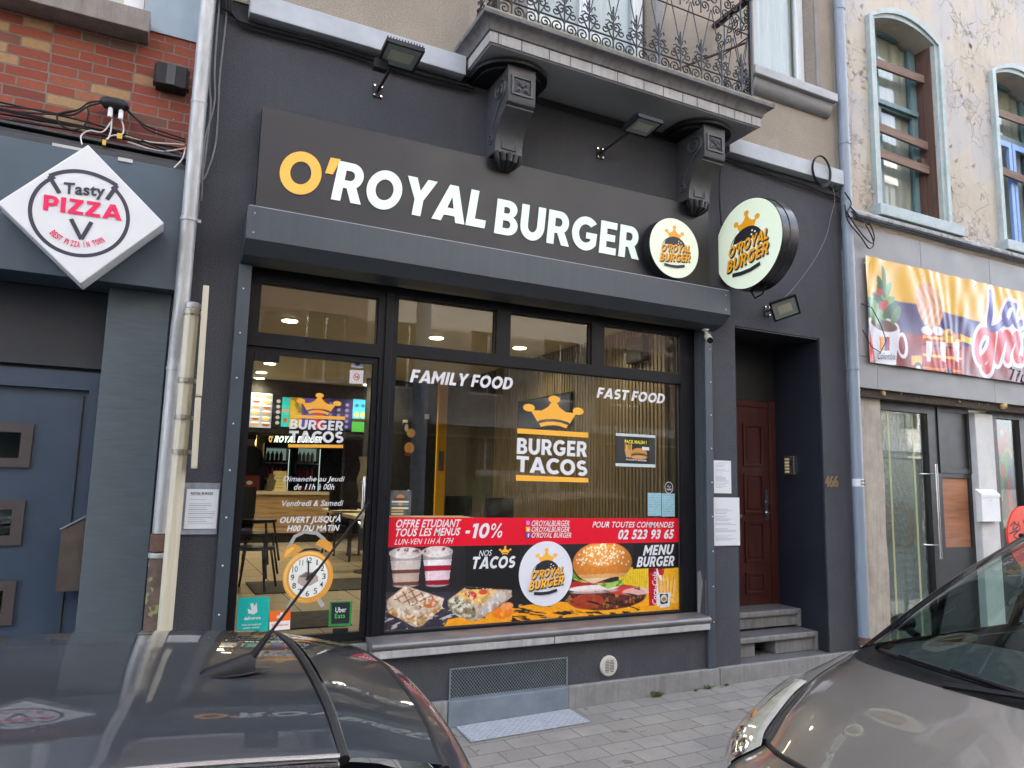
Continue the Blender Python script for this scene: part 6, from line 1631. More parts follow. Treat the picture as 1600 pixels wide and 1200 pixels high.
cab('cable_loop', [[A(1322, 330, -.14), A(1335, 350, -.15), A(1352, 372, -.16), A(1363, 380, -.16), A(1366, 370, -.16), A(1360, 352, -.15), A(1345, 338, -.14), A(1330, 330, -.14)], [A(1320, 320, -.13), A(1325, 345, -.14), A(1345, 370, -.15), A(1358, 388, -.15), A(1365, 378, -.15), A(1352, 350, -.15), A(1328, 322, -.13)], [A(1320, 300, -.12), A(1330, 318, -.13), A(1322, 335, -.13), A(1335, 342, -.14), A(1360, 352, -.14)]], m_cable, 'loose loops of black cable at the left end of the grey cladding', .007)
# red round sign by the right-hand shop
YR = -.55
c = at(1600, 838, YR); rr = c.x-at(1572, 836, YR).x
t = thing('round_board', 'round orange-red board with a black scribble standing at the right edge', 'sign', (c.x, YR, pav(c.x)))
obj('disc', G().lathe([(rr, 0), (rr, .02)], (c.x, YR, c.z), (0, -1, 0), 48), M('orange_red_board', srgb(226, 62, 34), .45, 0, .04, 4), t)
obj('post', G().tube([(c.x, YR+.03, pav(c.x)), (c.x, YR+.03, c.z+rr*.6)], .025, 10), m_galv, t)
obj('foot_plate', G().lathe([(.2, 0), (.2, .03)], (c.x, YR+.03, pav(c.x)), (0, 0, 1), 24), m_black, t)
s = Sheet((0, YR-.0205, 0)); i_mk = flat('marker_ink', (.02, .012, .012))
def rz(x, y): return wz(x, y, YR-.0205)
for q in ([(1578, 822), (1586, 815), (1582, 828), (1591, 822), (1586, 818)], [(1577, 834), (1590, 829), (1584, 838), (1592, 842)], [(1590, 815), (1594, 826), (1588, 832)], [(1598, 812), (1604, 830), (1598, 842)], [(1600, 826), (1612, 816), (1604, 826), (1616, 838)]): s.line(cat([rz(*k) for k in q], 4), .016, i_mk)
s.done('scribble', t)
# parrot picture inside the last window
x0, x1, z0, z1 = 8.98, 9.48, .78, 2.60
p = Paint(x0, x1, z0, z1, 90, 220, (44, 42, 44)); 
def pr(x, y): return wz(x, y, .2)
def pe(px, py, rx, ry, rot=0): c = pr(px, py); return p.e(c[0], c[1], rx, ry, rot)
p.put(p.th(p.n(4, 3), .5, .3)*.4, (110, 116, 116)); p.put((p.Y > z1-.35)*p.th(p.n(10, 4), .4, .2)*.7, (130, 140, 142))
p.put(pe(1572, 697, .13, .30, .1), (206, 52, 40)); p.put(pe(1571, 680, .09, .11), (214, 66, 46)); p.put(pe(1568, 677, .04, .05), (226, 216, 206)); p.put(pe(1578, 716, .11, .13, .2), (226, 186, 60)); p.put(pe(1580, 735, .11, .22, .1), (70, 130, 172)); p.put(pe(1576, 730, .06, .2, .1), (92, 164, 96)); p.put(pe(1582, 752, .05, .2, .05), (52, 120, 180)); p.put(pe(1581, 780, .055, .3, .02), (196, 48, 56)); p.put(pe(1568, 748, .05, .28, -.1), (74, 148, 90)); p.put(pe(1570, 735, .05, .1), (200, 60, 60))
tag(p.sheet('parrot_picture', lambda x, z: (x, .22, z), m_paper), 'tall painting of a red, yellow and blue parrot inside the right-hand shop window', 'picture')
# ---------------------------------------------------------------- inside the burger shop
FZ, CZ = .60, 3.28
obj('shop_floor', G().box(.46, 4.36, .195, 9.6, FZ-.05, FZ), tilem(), rb)
obj('shop_ceiling', G().box(.46, 4.40, .20, 9.6, CZ, CZ+.05), m_ceil, rb)
g = G(); g.box(.44, .48, .20, 9.6, FZ, CZ); g.box(.44, 4.4, 9.55, 9.6, FZ, CZ)
obj('shop_side_wall', g, m_intdark, rb)
g = G(); g.box(4.262, 4.36, .195, 9.55, FZ, CZ); obj('slat_backing', g, M('brown_felt', (.05, .042, .03), .9), rb)
g = G()
n = int((4.15-.34)/.058)
for k in range(n): y = .34+k*.058; g.box(4.226, 4.261, y, y+.035, FZ, CZ-.002)
obj('slat_cladding', g, m_slat, rb)
g = G(); g.box(2.92, 4.23, 6.10, 6.16, FZ, CZ-.001); obj('back_partition', g, m_intdark, rb)
q0, q1 = at(683, 600, 5.2), at(697, 600, 5.2)
tag(obj('yellow_post', G().box(at(683, 700, 5.2).x, at(697, 700, 5.2).x, 5.2, 5.26, FZ, CZ-.002), m_mustard, rb))
obj('post_lock', G().box(at(686, 700, 5.19).x, at(694, 700, 5.19).x, 5.185, 5.199, at(690, 735, 5.2).z, at(690, 705, 5.2).z), m_chrome, rb)
# bulkhead with menu screens
g = G(); g.box(.48, 4.23, 7.30, 7.36, 2.40, CZ-.001); g.box(.48, 4.23, 7.36, 8.2, 2.40, 2.44)
obj('bulkhead', g, m_intdark, rb)
obj('wood_band', G().box(.48, 4.23, 9.40, 9.54, FZ, 2.0), m_intdark, rb)
YS = 7.285
def scr(px0, px1, py0, py1, fn, lab):
    a, b = at(px0, py0, YS), at(px1, py1, YS)
    t = thing('menu_screen', lab, 'screen', ((a.x+b.x)/2, YS, b.z), 'menu screens over the counter')
    obj('housing', G().box(a.x-.012, b.x+.012, YS+.002, YS+.014, b.z-.012, a.z+.012), m_black, t)
    p = Paint(a.x, b.x, b.z, a.z, 44, 52, (20, 20, 24)); fn(p, a.x, b.x, b.z, a.z)
    p.sheet('display', lambda x, z: (x, YS, z), m_screen, t)
def s1(p, x0, x1, z0, z1):
    p.put(p.th(p.n(3, 1), .5, .5)*.6+.4, (150, 164, 186))
    for i in range(2):
        for j in range(6):
            c = (x0+(x1-x0)*(.25+.5*i), z0+(z1-z0)*(.09+.165*j)); p.put(p.e(*c, (x1-x0)*.17, (z1-z0)*.045), ((176, 120, 60), (140, 60, 40), (196, 160, 60))[(i+j) % 3]); p.put(p.e(c[0], c[1]+.03, (x1-x0)*.2, .012), (230, 224, 210))
def s2(p, x0, x1, z0, z1):
    w_, h_ = x1-x0, z1-z0
    p.put(p.p(rect(x0+w_*.52, x1, z0, z1)), (40, 172, 168)); p.put(p.p(rect(x0+w_*.52, x1, z0+h_*.5, z0+h_*.58)), (180, 130, 90)); p.put(p.e(x0+w_*.76, z0+h_*.22, w_*.14, h_*.08), (150, 90, 50))
    for k in range(5): p.put(p.e(x0+w_*.3, z0+h_*(.12+.18*k), w_*.12, h_*.06), (150, 150, 150))
def s3(p, x0, x1, z0, z1):
    w_ = x1-x0; p.put(p.p(rect(x0, x0+w_*.34, z0, z1)), (190, 160, 40)); p.put(p.p(rect(x0+w_*.34, x0+w_*.68, z0, z1)), (92, 70, 150)); p.put(p.p(rect(x0+w_*.68, x1, z0, z1)), (180, 60, 70)); p.put(p.th(p.n(9, 4), .55, .1)*.6, (40, 30, 40))
def s4(p, x0, x1, z0, z1):
    p.put(p.th(p.n(4, 4), .45, .3)*.7, (58, 50, 110))
    for i in range(3):
        for j in range(5): p.put(p.e(x0+(x1-x0)*(.2+.3*i), z0+(z1-z0)*(.1+.18*j), .03, .028)*.7, (140, 130, 170))
def s5(p, x0, x1, z0, z1):
    h_ = z1-z0; w_ = x1-x0
    p.put(p.p(rect(x0, x1, z0+h_*.40, z1)), (58, 160, 206)); p.put(p.p(rect(x0, x1, z0, z0+h_*.30)), (70, 150, 70)); p.put(p.p(rect(x0, x1, z0+h_*.30, z0+h_*.40)), (60, 50, 44))
    for i in range(3): p.put(p.e(x0+w_*(.2+.3*i), z0+h_*.52, .04, .05), (190, 180, 80)); p.put(p.e(x0+w_*(.2+.3*i), z0+h_*.8, .04, .03), (40, 90, 130))
scr(393, 423, 613, 669, s1, 'pale screen with two columns of dishes, leftmost over the counter')
scr(428, 451, 619, 667, s2, 'black and turquoise menu screen, second from the left over the counter')
scr(454, 506, 620, 670, s3, 'yellow, violet and red menu screen behind the amber crown on the door')
scr(509, 549, 622, 672, s4, 'dark violet menu screen just right of the amber crown on the door')
scr(552, 581, 623, 676, s5, 'bright blue and green menu screen, rightmost over the counter')
# glowing name under the bulkhead
s = Sheet((0, 7.27, 0)); n_w = flat('neon_white', (.75, .95, .92), .4, .12); n_o = flat('neon_amber', (.6, .42, .1), .4, .06)
a, b, c = wz(420, 691, 7.27), wz(427, 691, 7.27), wz(420, 681, 7.27); s.text("O'", a, b, c, n_o, True)
a, b, c = wz(428, 691, 7.27), wz(502, 692, 7.27), wz(430, 681, 7.27); s.text("ROYAL BURGER", a, b, c, n_w, True, shear=.12)
tag(s.done('glowing_name'), 'glowing O\'ROYAL BURGER letters under the menu screens inside the shop', 'lettering')
# counter
xa, xb, zt = at(376, 768, 7.6).x, at(532, 768, 7.6).x, at(450, 768, 7.6).z
ct = thing('counter', 'long wood-fronted service counter with a pale top at the back of the shop', 'counter', ((xa+xb)/2, 7.9, FZ))
obj('front', G().box(.5, xb-.04, 7.64, 8.1, FZ+.16, zt-.05), m_counter, ct)
obj('worktop', G().box(.5, xb, 7.58, 8.15, zt-.05, zt), m_top, ct)
obj('kickboard', G().box(.5, xb-.06, 7.70, 8.05, FZ, FZ+.159), m_intdark, ct)
# two drinks fridges
m_fr_in = flat('fridge_interior', (.22, .32, .30), .5, .05); m_led_s = flat('fridge_led', (.60, .80, .74), .4, .10)
m_can = [M('red_cans', srgb(180, 30, 40), .35), M('dark_bottles', (.05, .02, .018), .25), M('pale_bottles', (.32, .30, .28), .3)]
def fridge(px0, px1, lab, seed):
    Y = 9.0; x0, x1 = at(px0, 700, Y).x, at(px1, 700, Y).x; z1 = at(px0, 692, Y).z
    t = thing('drinks_fridge', lab, 'fridge', ((x0+x1)/2, Y+.25, FZ), 'drinks fridges behind the counter')
    g = G(); g.box(x0, x0+.04, Y, Y+.5, FZ, z1); g.box(x1-.04, x1, Y, Y+.5, FZ, z1); g.box(x0+.04, x1-.04, Y, Y+.5, z1-.08, z1); g.box(x0+.04, x1-.04, Y, Y+.5, FZ, FZ+.3)
    obj('cabinet', g, m_black, t); obj('lit_back', G().box(x0+.04, x1-.04, Y+.44, Y+.46, FZ+.3, z1-.08), m_fr_in, t)
    obj('led_strip', G().box(x1-.052, x1-.044, Y+.01, Y+.03, FZ+.4, z1-.1), m_led_s, t)
    for k in range(5):
        z = FZ+.45+k*.30
        if z > z1-.2: break
        sh_ = obj('shelf', G().box(x0+.045, x1-.06, Y+.05, Y+.42, z-.012, z), m_white, t)
        g = G(); n = int((x1-x0-.16)/.078); rs_ = random.Random(seed+k)
        for i in range(n):
            g.lathe([(.032, 0), (.034, .01), (.034, .15), (.014, .19), (.014, .21)], (x0+.09+i*.078, Y+.10, z+.001), (0, 0, 1), 8)
        obj('bottle_row', g, m_can[(k+seed) % 3 if k != 2 else 0], t, smooth=True)
fridge(413, 457, 'tall drinks fridge, the left of two behind the counter', 1)
fridge(463, 505, 'tall drinks fridge with a bright LED edge, the right of two behind the counter', 2)
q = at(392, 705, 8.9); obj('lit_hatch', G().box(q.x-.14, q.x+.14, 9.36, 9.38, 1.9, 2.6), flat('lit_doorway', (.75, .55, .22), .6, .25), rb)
# things on the counter
q = at(424, 767, 7.75); tag(obj('glass_jar', G().lathe([(.07, 0), (.085, .02), (.085, .18), (.06, .21), (.06, .26), (.075, .27), (.0, .30)], (q.x, 7.78, zt), (0, 0, 1), 16), M('brown_jar', (.14, .12, .07), .2, 0, .4, 30), smooth=True), 'brown glass jar on the counter left of the cream menu card', 'jar')
q = at(436, 767, 7.72)
p = Paint(q.x-.11, q.x+.11, zt+.002, zt+.34, 24, 34, (226, 210, 150))
for k in range(5): p.put(p.p(rect(q.x-.07, q.x+.06, zt+.05+k*.055, zt+.065+k*.055))*.5, (150, 130, 80))
tag(p.sheet('menu_card', lambda x, z: (x, 7.70+.12*(z-zt), z), m_paper), 'cream menu card standing on the counter beside the glass jar', 'menu card')
# staff member behind the counter
q = at(391, 708, 8.5)
def person(x, y, zf, hgt):
    me = bpy.data.meshes.new('person'); k = hgt/1.75
    J = [(0, 0, .95), (0, .0, 1.2), (0, .0, 1.42), (0, -.01, 1.52), (0, -.02, 1.60), (0, -.03, 1.69), (.17, 0, 1.40), (.22, -.04, 1.13), (.18, -.22, 1.02), (-.17, 0, 1.40), (-.22, -.04, 1.13), (-.18, -.22, 1.02), (.09, 0, .90), (.10, -.01, .50), (.10, 0, .08), (.10, -.12, .04), (-.09, 0, .90), (-.10, -.01, .50), (-.10, 0, .08), (-.10, -.12, .04)]
    E = [(0, 1), (1, 2), (2, 3), (3, 4), (4, 5), (2, 6), (6, 7), (7, 8), (2, 9), (9, 10), (10, 11), (0, 12), (12, 13), (13, 14), (14, 15), (0, 16), (16, 17), (17, 18), (18, 19)]
    rad = [.15, .15, .15, .06, .085, .08, .075, .05, .035, .075, .05, .035, .10, .07, .05, .04, .10, .07, .05, .04]
    me.from_pydata([(x+a*k, y+b*k, zf+c*k) for a, b, c in J], E, [])
    o = bpy.data.objects.new('person', me); COL.objects.link(o); WLOC[o.name] = Vector((0, 0, 0))
    sk = o.modifiers.new('skin', 'SKIN'); lay = me.skin_vertices[0].data
    for v, r_ in zip(lay, rad): v.radius = (r_*k, r_*k*.8)
    lay[0].use_root = True
    o.modifiers.new('smooth', 'SUBSURF').levels = 1
    m, nt, p, pos = newmat('black_workwear_and_skin'); setp(p, .8)
    sx = nt.nodes.new('ShaderNodeSeparateXYZ'); nt.links.new(pos, sx.inputs[0])
    nt.links.new(ramp(nt, mth(nt, 'SUBTRACT', sx.outputs[2], zf+1.0*k), [(.49*k, (.016, .014, .014)), (.50*k, (.36, .22, .15))], 'CONSTANT'), p.inputs['Base Color'])
    me.materials.append(m)
    hr = obj('hair', G().lathe([(.02, .13), (.07, .11), (.092, .06), (.096, .0), (.08, -.05)], (x, y-.0, zf+1.66*k), (0, .25, 1), 14), m_black, o, smooth=True)
    return o
tag(person(q.x, 8.55, FZ+.12, 1.74), 'dark-haired person in black workwear standing behind the counter', 'person')
q = at(391, 745, 8.2)
t = thing('delivery_bag', 'red insulated bag with a white emblem behind the left end of the counter', 'bag', (q.x, 8.25, zt))
obj('bag_body', G().box(q.x-.20, q.x+.16, 8.16, 8.40, zt-.25, zt+.26), M('red_bag', srgb(120, 36, 22), .7, 0, .15, 8), t, bevel=.02)
s = Sheet((q.x-.01, 8.155, zt+.13)); s.poly([ell(0, 0, .05, .035, 12)], i_white); s.done('emblem', t)
obj('bag_base', G().box(q.x-.18, q.x+.14, 8.17, 8.39, zt+.261, zt+.27), m_black, t)

# high table, stool and chairs seen through the door
q0, q1 = at(513, 800, 5.6), at(556, 797, 5.6)
t = thing('high_table', 'pale-topped high table with black legs right of the counter', 'table', ((q0.x+q1.x)/2, 5.7, FZ))
zt2 = at(535, 797, 5.5).z
obj('tabletop', G().box(q0.x, q1.x+.12, 5.4, 6.05, zt2-.04, zt2), m_top, t, bevel=.006)
for x in (q0.x+.08, q1.x+.04):
    for y in (5.47, 5.98): obj('leg', G().tube([(x, y, FZ), (x, y, zt2-.041)], .018, 8), m_black, t, smooth=True)
def chair(name, lab, x, y, zf, grp, k=1.0, rz_=0):
    t = thing(name, lab, 'chair', (x, y, zf), grp)
    c_, s_ = math.cos(rz_), math.sin(rz_)
    T = lambda a, b, c: (x+(a*c_-b*s_)*k, y+(a*s_+b*c_)*k, zf+c*k)
    g = G(); P = [[T(.22*math.cos(a)*r_, .21*math.sin(a)*r_, .46+.02*r_) for a in [i*math.pi/12 for i in range(25)]] for r_ in (.05, .6, 1)]
    g.grid(P); g.grid([[(p[0], p[1], p[2]-.03) for p in r_] for r_ in P], 0, True); g.grid([P[-1], [(p[0], p[1], p[2]-.03) for p in P[-1]]])
    obj('seat', g, m_black, t)
    g = G(); P = [[T(.24*math.sin(a), .20*math.cos(a)+.03, z) for a in [-1.2+2.4*i/12 for i in range(13)]] for z in (.52, .66, .84)]
    g.grid(P); g.grid([[(p[0], p[1]+.015*k, p[2]) for p in r_] for r_ in P], 0, True); obj('backrest', g, m_black, t)
    for a, b in ((-1, -1), (1, -1), (-1, 1), (1, 1)): obj('leg', G().tube([T(.15*a, .14*b, .45), T(.22*a, .21*b, 0)], .013*k, 6), m_black, t, smooth=True)
    return t
q = at(397, 860, 2.6)
c1 = chair('dining_chair', 'black chair at the bottom of the stack left of the door hours', q.x, 2.6, FZ, 'black chairs stacked inside the door', .88, 1.15)
dup(c1, (.01, .03, .13), 'black chair in the middle of the stack left of the door hours'); dup(c1, (.02, .06, .26), 'black chair on top of the stack left of the door hours')
q = at(562, 830, 4.6)
c2 = chair('dining_chair', 'black chair standing by the high table behind the door handle', at(548, 830, 5.0).x, 5.05, FZ, None, 1.25, .6)
g = G(); q0 = at(572, 780, 4.9)
P = [[(q0.x-.13+.26*i/12+.02*math.sin(j), 4.88-.08*math.sin(math.pi*i/12)+.012*math.sin(i*2.1+j*.7), FZ+.78+.62*j/10) for i in range(13)] for j in range(11)]
tag(obj('hung_jacket', g.grid(P), M('khaki_cloth', (.16, .145, .085), .9, 0, .2, 9, .4, 40), smooth='all'), 'khaki jacket hung over the chair at the right edge of the door glass', 'jacket')
# floor mats
for (x0, x1, y0, y1, lab) in ((.75, 1.45, .6, 1.25, 'dark door mat just inside the glass door'), (.95, 2.6, 2.3, 3.1, 'long dark floor mat further inside the shop')):
    tag(obj('floor_mat', G().box(x0, x1, y0, y1, FZ+.001, FZ+.012), M('dark_mat', (.03, .028, .025), .9), bevel=.003), lab, 'mat', 'dark mats on the shop floor')
# television, speaker, wall picture, tables along the slats
a, b = atX(810, 632, 4.20), atX(893, 606, 4.20); c, d = atX(893, 664, 4.20), atX(810, 676, 4.20)
t = thing('television', 'dark television screen hung on the slatted wall behind the big crown', 'television', (4.2, (a.y+b.y)/2, c.z))
zt3, zb3 = (a.z+b.z)/2, (c.z+d.z)/2
obj('housing', G().box(4.19, 4.23, b.y, a.y, zb3, zt3), m_black, t, bevel=.006)
obj('screen', G().add([(4.189, b.y+.02, zb3+.02), (4.189, a.y-.02, zb3+.02), (4.189, a.y-.02, zt3-.02), (4.189, b.y+.02, zt3-.02)], [(0, 1, 2, 3)]), M('screen_glass', (.012, .016, .032), .12, emit=.06), t)
a, b = atX(986, 531, 4.21), atX(1012, 564, 4.21)
t = thing('wall_speaker', 'square black speaker high on the slatted wall near the window', 'speaker', (4.2, (a.y+b.y)/2, b.z))
obj('cabinet', G().box(4.15, 4.231, min(a.y, b.y), max(a.y, b.y), b.z, a.z), m_black, t, bevel=.006); obj('cloth_front', G().box(4.146, 4.1495, min(a.y, b.y)+.02, max(a.y, b.y)-.02, b.z+.02, a.z-.02), m_intdark, t)
c = at(637, 690, 6.0)
p = Paint(c.x-.09, c.x+.13, c.z-.26, c.z+.30, 24, 50, (24, 20, 18)); p.put(p.e(c.x+.03, c.z-.1, .08, .09), (206, 150, 84)); p.put(p.e(c.x+.05, c.z+.14, .07, .07), (196, 160, 100)); p.put(p.e(c.x-.03, c.z+.22, .03, .06), (190, 190, 186)); p.put(p.e(c.x+.02, c.z-.2, .06, .03), (120, 60, 34))
tag(p.sheet('food_picture', lambda x, z: (x, 6.0, z), m_paper), 'small food picture on the dark wall at the left of the main window', 'picture')
for lab, (px, py, Y) in (('light switch plate at head height on the dark wall right of the yellow post', (710, 740, 6.08)), ('small lit notice high on the dark wall left of the yellow post', (667, 651, 6.08)), ('pale label above the food picture on the dark wall', (633, 660, 6.08))):
    q = at(px, py, Y); tag(obj('wall_plate', G().box(q.x-.04, q.x+.04, Y-.006, Y+.002, q.z-.04, q.z+.04), m_top, bevel=.004), lab, 'wall plate')
zt4 = at(740, 805, 3.4).z
labs = ['pale table by the yellow post, furthest of three along the window', 'pale table in the middle of three behind the red offer strip', 'pale table nearest the slatted wall behind the red offer strip']
for k, (x, y) in enumerate(((2.45, 3.6), (3.1, 3.0), (3.75, 2.3))):
    if k == 0:
        t = thing('cafe_table', labs[0], 'table', (x, y, FZ), 'tables along the slatted wall')
        obj('tabletop', G().box(x-.34, x+.34, y-.3, y+.3, zt4-.04, zt4), m_top, t, bevel=.006); obj('pedestal', G().tube([(x, y, FZ+.02), (x, y, zt4-.041)], .035, 10), m_black, t, smooth=True); obj('base', G().lathe([(.24, 0), (.23, .015), (.04, .025)], (x, y, FZ), (0, 0, 1), 20), m_black, t, smooth=True)
        t0 = t
    else: dup(t0, (x-2.45, y-3.6, 0), labs[k])
c3 = chair('dining_chair', 'black high chair beside the table nearest the yellow post', 2.95, 4.2, FZ, 'high chairs at the window tables', 1.08, .4)
dup(c3, (.62, -.7, 0), 'black high chair in the middle behind the red offer strip'); dup(c3, (.85, -1.45, 0), 'black high chair nearest the slatted wall')

# ceiling downlights: lit discs with the light they give
m_lit = flat('downlight_glow', (1.0, .90, .62), .4, 3.0)
spots = [(1.113, 2.37, 'ceiling light seen through the pane over the door'), (2.692, 2.384, 'ceiling light seen through the wide left pane of the fanlight'), (3.745, 2.417, 'ceiling light seen through the middle pane of the fanlight'),
         (1.346, 5.44, 'ceiling light just under the door frame on the left'), (1.36, 6.44, 'ceiling light second below the door frame on the left'), (1.42, 7.15, 'ceiling light nearest the menu screens on the left'), (3.143, 6.9, 'ceiling light above the blue and green menu screen'), (3.09, 5.9, 'ceiling light at the right edge of the door glass'), (2.55, 4.0, 'ceiling light behind the window lettering at the top left'), (2.63, 5.6, 'ceiling light in the corner of the main window'), (3.72, .85, 'ceiling light close to the glass above the square black speaker')]
t0 = None
ld = bpy.data.lights.new('downlight', 'SPOT'); ld.energy = 5.5; ld.color = (1.0, .86, .60); ld.spot_size = R(150); ld.spot_blend = .8; ld.shadow_soft_size = .07
for x, y, lab in spots:
    if t0 is None:
        t0 = thing('ceiling_light', lab, 'ceiling light', (x, y, CZ-.012), 'round downlights in the shop ceiling'); r0 = (x, y)
        obj('trim_ring', G().lathe([(.088, 0), (.088, -.010), (.080, -.011)], (x, y, CZ-.0005), (0, 0, 1), 24), m_white, t0, smooth=True)
        obj('diffuser', G().lathe([(.075, 0), (.075, -.003)], (x, y, CZ-.012), (0, 0, 1), 24), m_lit, t0)
    else: dup(t0, (x-r0[0], y-r0[1], 0), lab)
    lo = bpy.data.objects.new('downlight_lamp', ld); lo.location = (x, y, CZ-.03); COL.objects.link(lo)
# ---------------------------------------------------------------- parked cars
def crv(P, n):            # Catmull-Rom through control points (k,3) -> (n*(k-1)+1, 3)
    P = np.asarray(P, float); Q = np.vstack([2*P[0]-P[1], P, 2*P[-1]-P[-2]]); out = []
    for i in range(1, len(Q)-2):
        for t in np.arange(n)/n:
            out.append(.5*((2*Q[i])+(Q[i+1]-Q[i-1])*t+(2*Q[i-1]-5*Q[i]+4*Q[i+1]-Q[i+2])*t*t+(-Q[i-1]+3*Q[i]-3*Q[i+1]+Q[i+2])*t**3))
    out.append(Q[-2]); return np.array(out)
def patch(C, nu, nv):     # C[rows][cols][3]
    rows = [crv(r_, nv) for r_ in C]
    cols = [crv([r_[j] for r_ in rows], nu) for j in range(len(rows[0]))]
    return [[tuple(c[i]) for c in cols] for i in range(len(cols[0]))]
def full(rows): return [[(x, -y, z) for x, y, z in r_[:0:-1]]+list(r_) for r_ in rows]
def car_part(name, C, yc, mat, root, nu=8, nv=6, mirror=True, side=None, smooth='all'):
    g = G()
    Cs = [full(C)] if mirror else ([C] if side is None else [[[(x, s_*y, z) for x, y, z in r_] for r_ in C] for s_ in side])
    for K in Cs: g.grid([[(x, y+yc, z) for x, y, z in r_] for r_ in patch(K, nu, nv)])
    return obj(name, g, mat, root, smooth=smooth, normals=True)
m_tyre = M('tyre_rubber', (.02, .02, .02), .8, 0, .2, 20)
m_rim = M('alloy_rim', (.45, .46, .47), .3, .9, .1, 6)
m_gloss = M('gloss_black_trim', (.012, .012, .013), .12, 0, .1, 5, coat=.6)
m_rub = M('rubber_seal', (.012, .012, .012), .6)
m_carglass = glassm('tinted_car_glass', (.66, .78, .75), 1.5)
m_carint = M('car_interior', (.028, .029, .031), .75, 0, .15, 6)
m_trim = M('satin_roof_trim', (.55, .57, .60), .25, .9, .05, 4)
def wheel(root, x, y, z, r_, s_):
    w_ = obj('wheel', G().lathe([(r_*.62, -.09), (r_*.95, -.1), (r_, -.07), (r_, .07), (r_*.95, .1), (r_*.62, .09)], (x, y, z), (0, 1, 0), 32), m_tyre, root, smooth=True)
    g = G(); g.lathe([(r_*.64, 0), (r_*.64, .02), (r_*.58, .03), (r_*.56, .01)], (x, y+s_*.075, z), (0, s_, 0), 32)
    for k in range(5):
        a = 2*math.pi*k/5; d = Vector((math.cos(a), 0, math.sin(a))); n_ = Vector((-math.sin(a), 0, math.cos(a)))
        g.obox(Vector((x, y+s_*.092, z))+d*r_*.32, d*r_*.30, n_*.028, Vector((0, .01, 0)))
    g.lathe([(.05, 0), (.045, .02)], (x, y+s_*.085, z), (0, s_, 0), 16)
    obj('rim', g, m_rim, w_)
def side_surface(yc, st, arches, zb, root, paint, name='body_side', hi=60):
    # st: stations (x, [(dy,z) top..., ...]) -> smooth sheet whose bottom edge follows the sill and the wheel arches
    st = np.array([[x]+[c for q in lv for c in q] for x, lv in st], float)
    X = np.linspace(st[0, 0], st[-1, 0], hi)
    cx = np.array([np.interp(X, st[:, 0], st[:, k]) for k in range(1, st.shape[1])])
    for it in range(2):
        cx[:, 1:-1] = .25*cx[:, :-2]+.5*cx[:, 1:-1]+.25*cx[:, 2:]
    nl = (st.shape[1]-1)//2
    for s_ in (1, -1):
        rows = []
        for i, x in enumerate(X):
            b = zb(x)
            for ax, az, ar in arches:
                if abs(x-ax) < ar: b = max(b, az+math.sqrt(ar*ar-(x-ax)**2))
            pts = [(x, s_*cx[2*k, i], max(cx[2*k+1, i], b+.001*(nl-k))) for k in range(nl)]
            rows.append([(x_, y_+yc, z_) for x_, y_, z_ in crv(pts+[(x, pts[-1][1]*.995, b)], 4)])
        obj(name, G().grid(rows), paint, root, smooth='all', normals=True)

def underbody(root, yc, x0, x1, hw, zr, ztop):
    g = G(); g.box(x0+.25, x1-.25, yc-hw+.20, yc+hw-.20, zr+.14, ztop)
    g.box(x0+.9, x1-.9, yc-hw+.05, yc+hw-.05, zr+.16, zr+.30)
    obj('underbody', g, m_rub, root)

# --- dark grey hatchback, seen over its roof from the street side
YA = -2.98
paintA = carpaint('slate_grey_metallic', (.045, .051, .062))
zr = pav(-1.2)-.13
ca = thing('parked_car', 'dark grey metallic hatchback with a roof aerial', 'car', (-1.2, YA, zr))
RC = [(-1.95, 1.195, 1.135, .53), (-1.55, 1.262, 1.20, .55), (-1.0, 1.30, 1.238, .565), (-.45, 1.308, 1.240, .572), (.05, 1.294, 1.222, .573), (.362, 1.272, 1.197, .572)]
def rrow(x, zc, ze, hw, bow=.0): return [(x+bow, 0, zc), (x+bow*.8, hw*.38, zc-(zc-ze)*.12), (x+bow*.4, hw*.72, zc-(zc-ze)*.42), (x, hw*.93, zc-(zc-ze)*.82), (x-.0, hw, ze)]
def bowed(lst): return [rrow(*q) for q in lst]
car_part('roof', bowed(RC), YA, paintA, ca, 8, 6)
SP = [(.384, 1.268, 1.192, .572, .012), (.47, 1.247, 1.176, .572, .02), (.575, 1.218, 1.150, .57, .03)]
car_part('spoiler', bowed(SP), YA, paintA, ca, 6, 6)
LP = [(.588, 1.212, 1.143, .565, .03), (.645, 1.178, 1.105, .562, .035), (.695, 1.115, 1.04, .56, .035), (.722, 1.03, .965, .57, .035), (.73, .93, .89, .59, .035)]
car_part('tailgate_lip', bowed(LP), YA, paintA, ca, 6, 6)
car_part('rear_window', bowed([(.722, .935, .895, .57, .035), (.83, .80, .77, .64, .05), (.93, .66, .64, .70, .06)]), YA, m_carglass, ca, 4, 4)
car_part('tailgate', bowed([(.925, .67, .65, .72, .07), (.985, .50, .48, .76, .08), (.99, .34, .33, .78, .09), (.93, .30, .29, .78, .09)]), YA, paintA, ca, 5, 5)
car_part('rear_bumper', bowed([(.94, .335, .32, .80, .09), (1.03, .27, .26, .80, .10), (1.02, .08, .08, .80, .10), (.92, -.02, -.02, .78, .10)]), YA, paintA, ca, 4, 5)
g = G()
def bowline(x, zc, ze, hw, bow, dz=-.004): return [(a, b+YA, c+dz) for a, b, c in crv(full([rrow(x, zc, ze, hw, bow)])[0], 5)]
g.tube(bowline(.373, 1.270, 1.194, .572, .006, -.006), .0115, 8); g.tube(bowline(.583, 1.214, 1.146, .57, .033, -.006), .0095, 8)
obj('panel_gap', g, m_rub, ca, smooth=True)
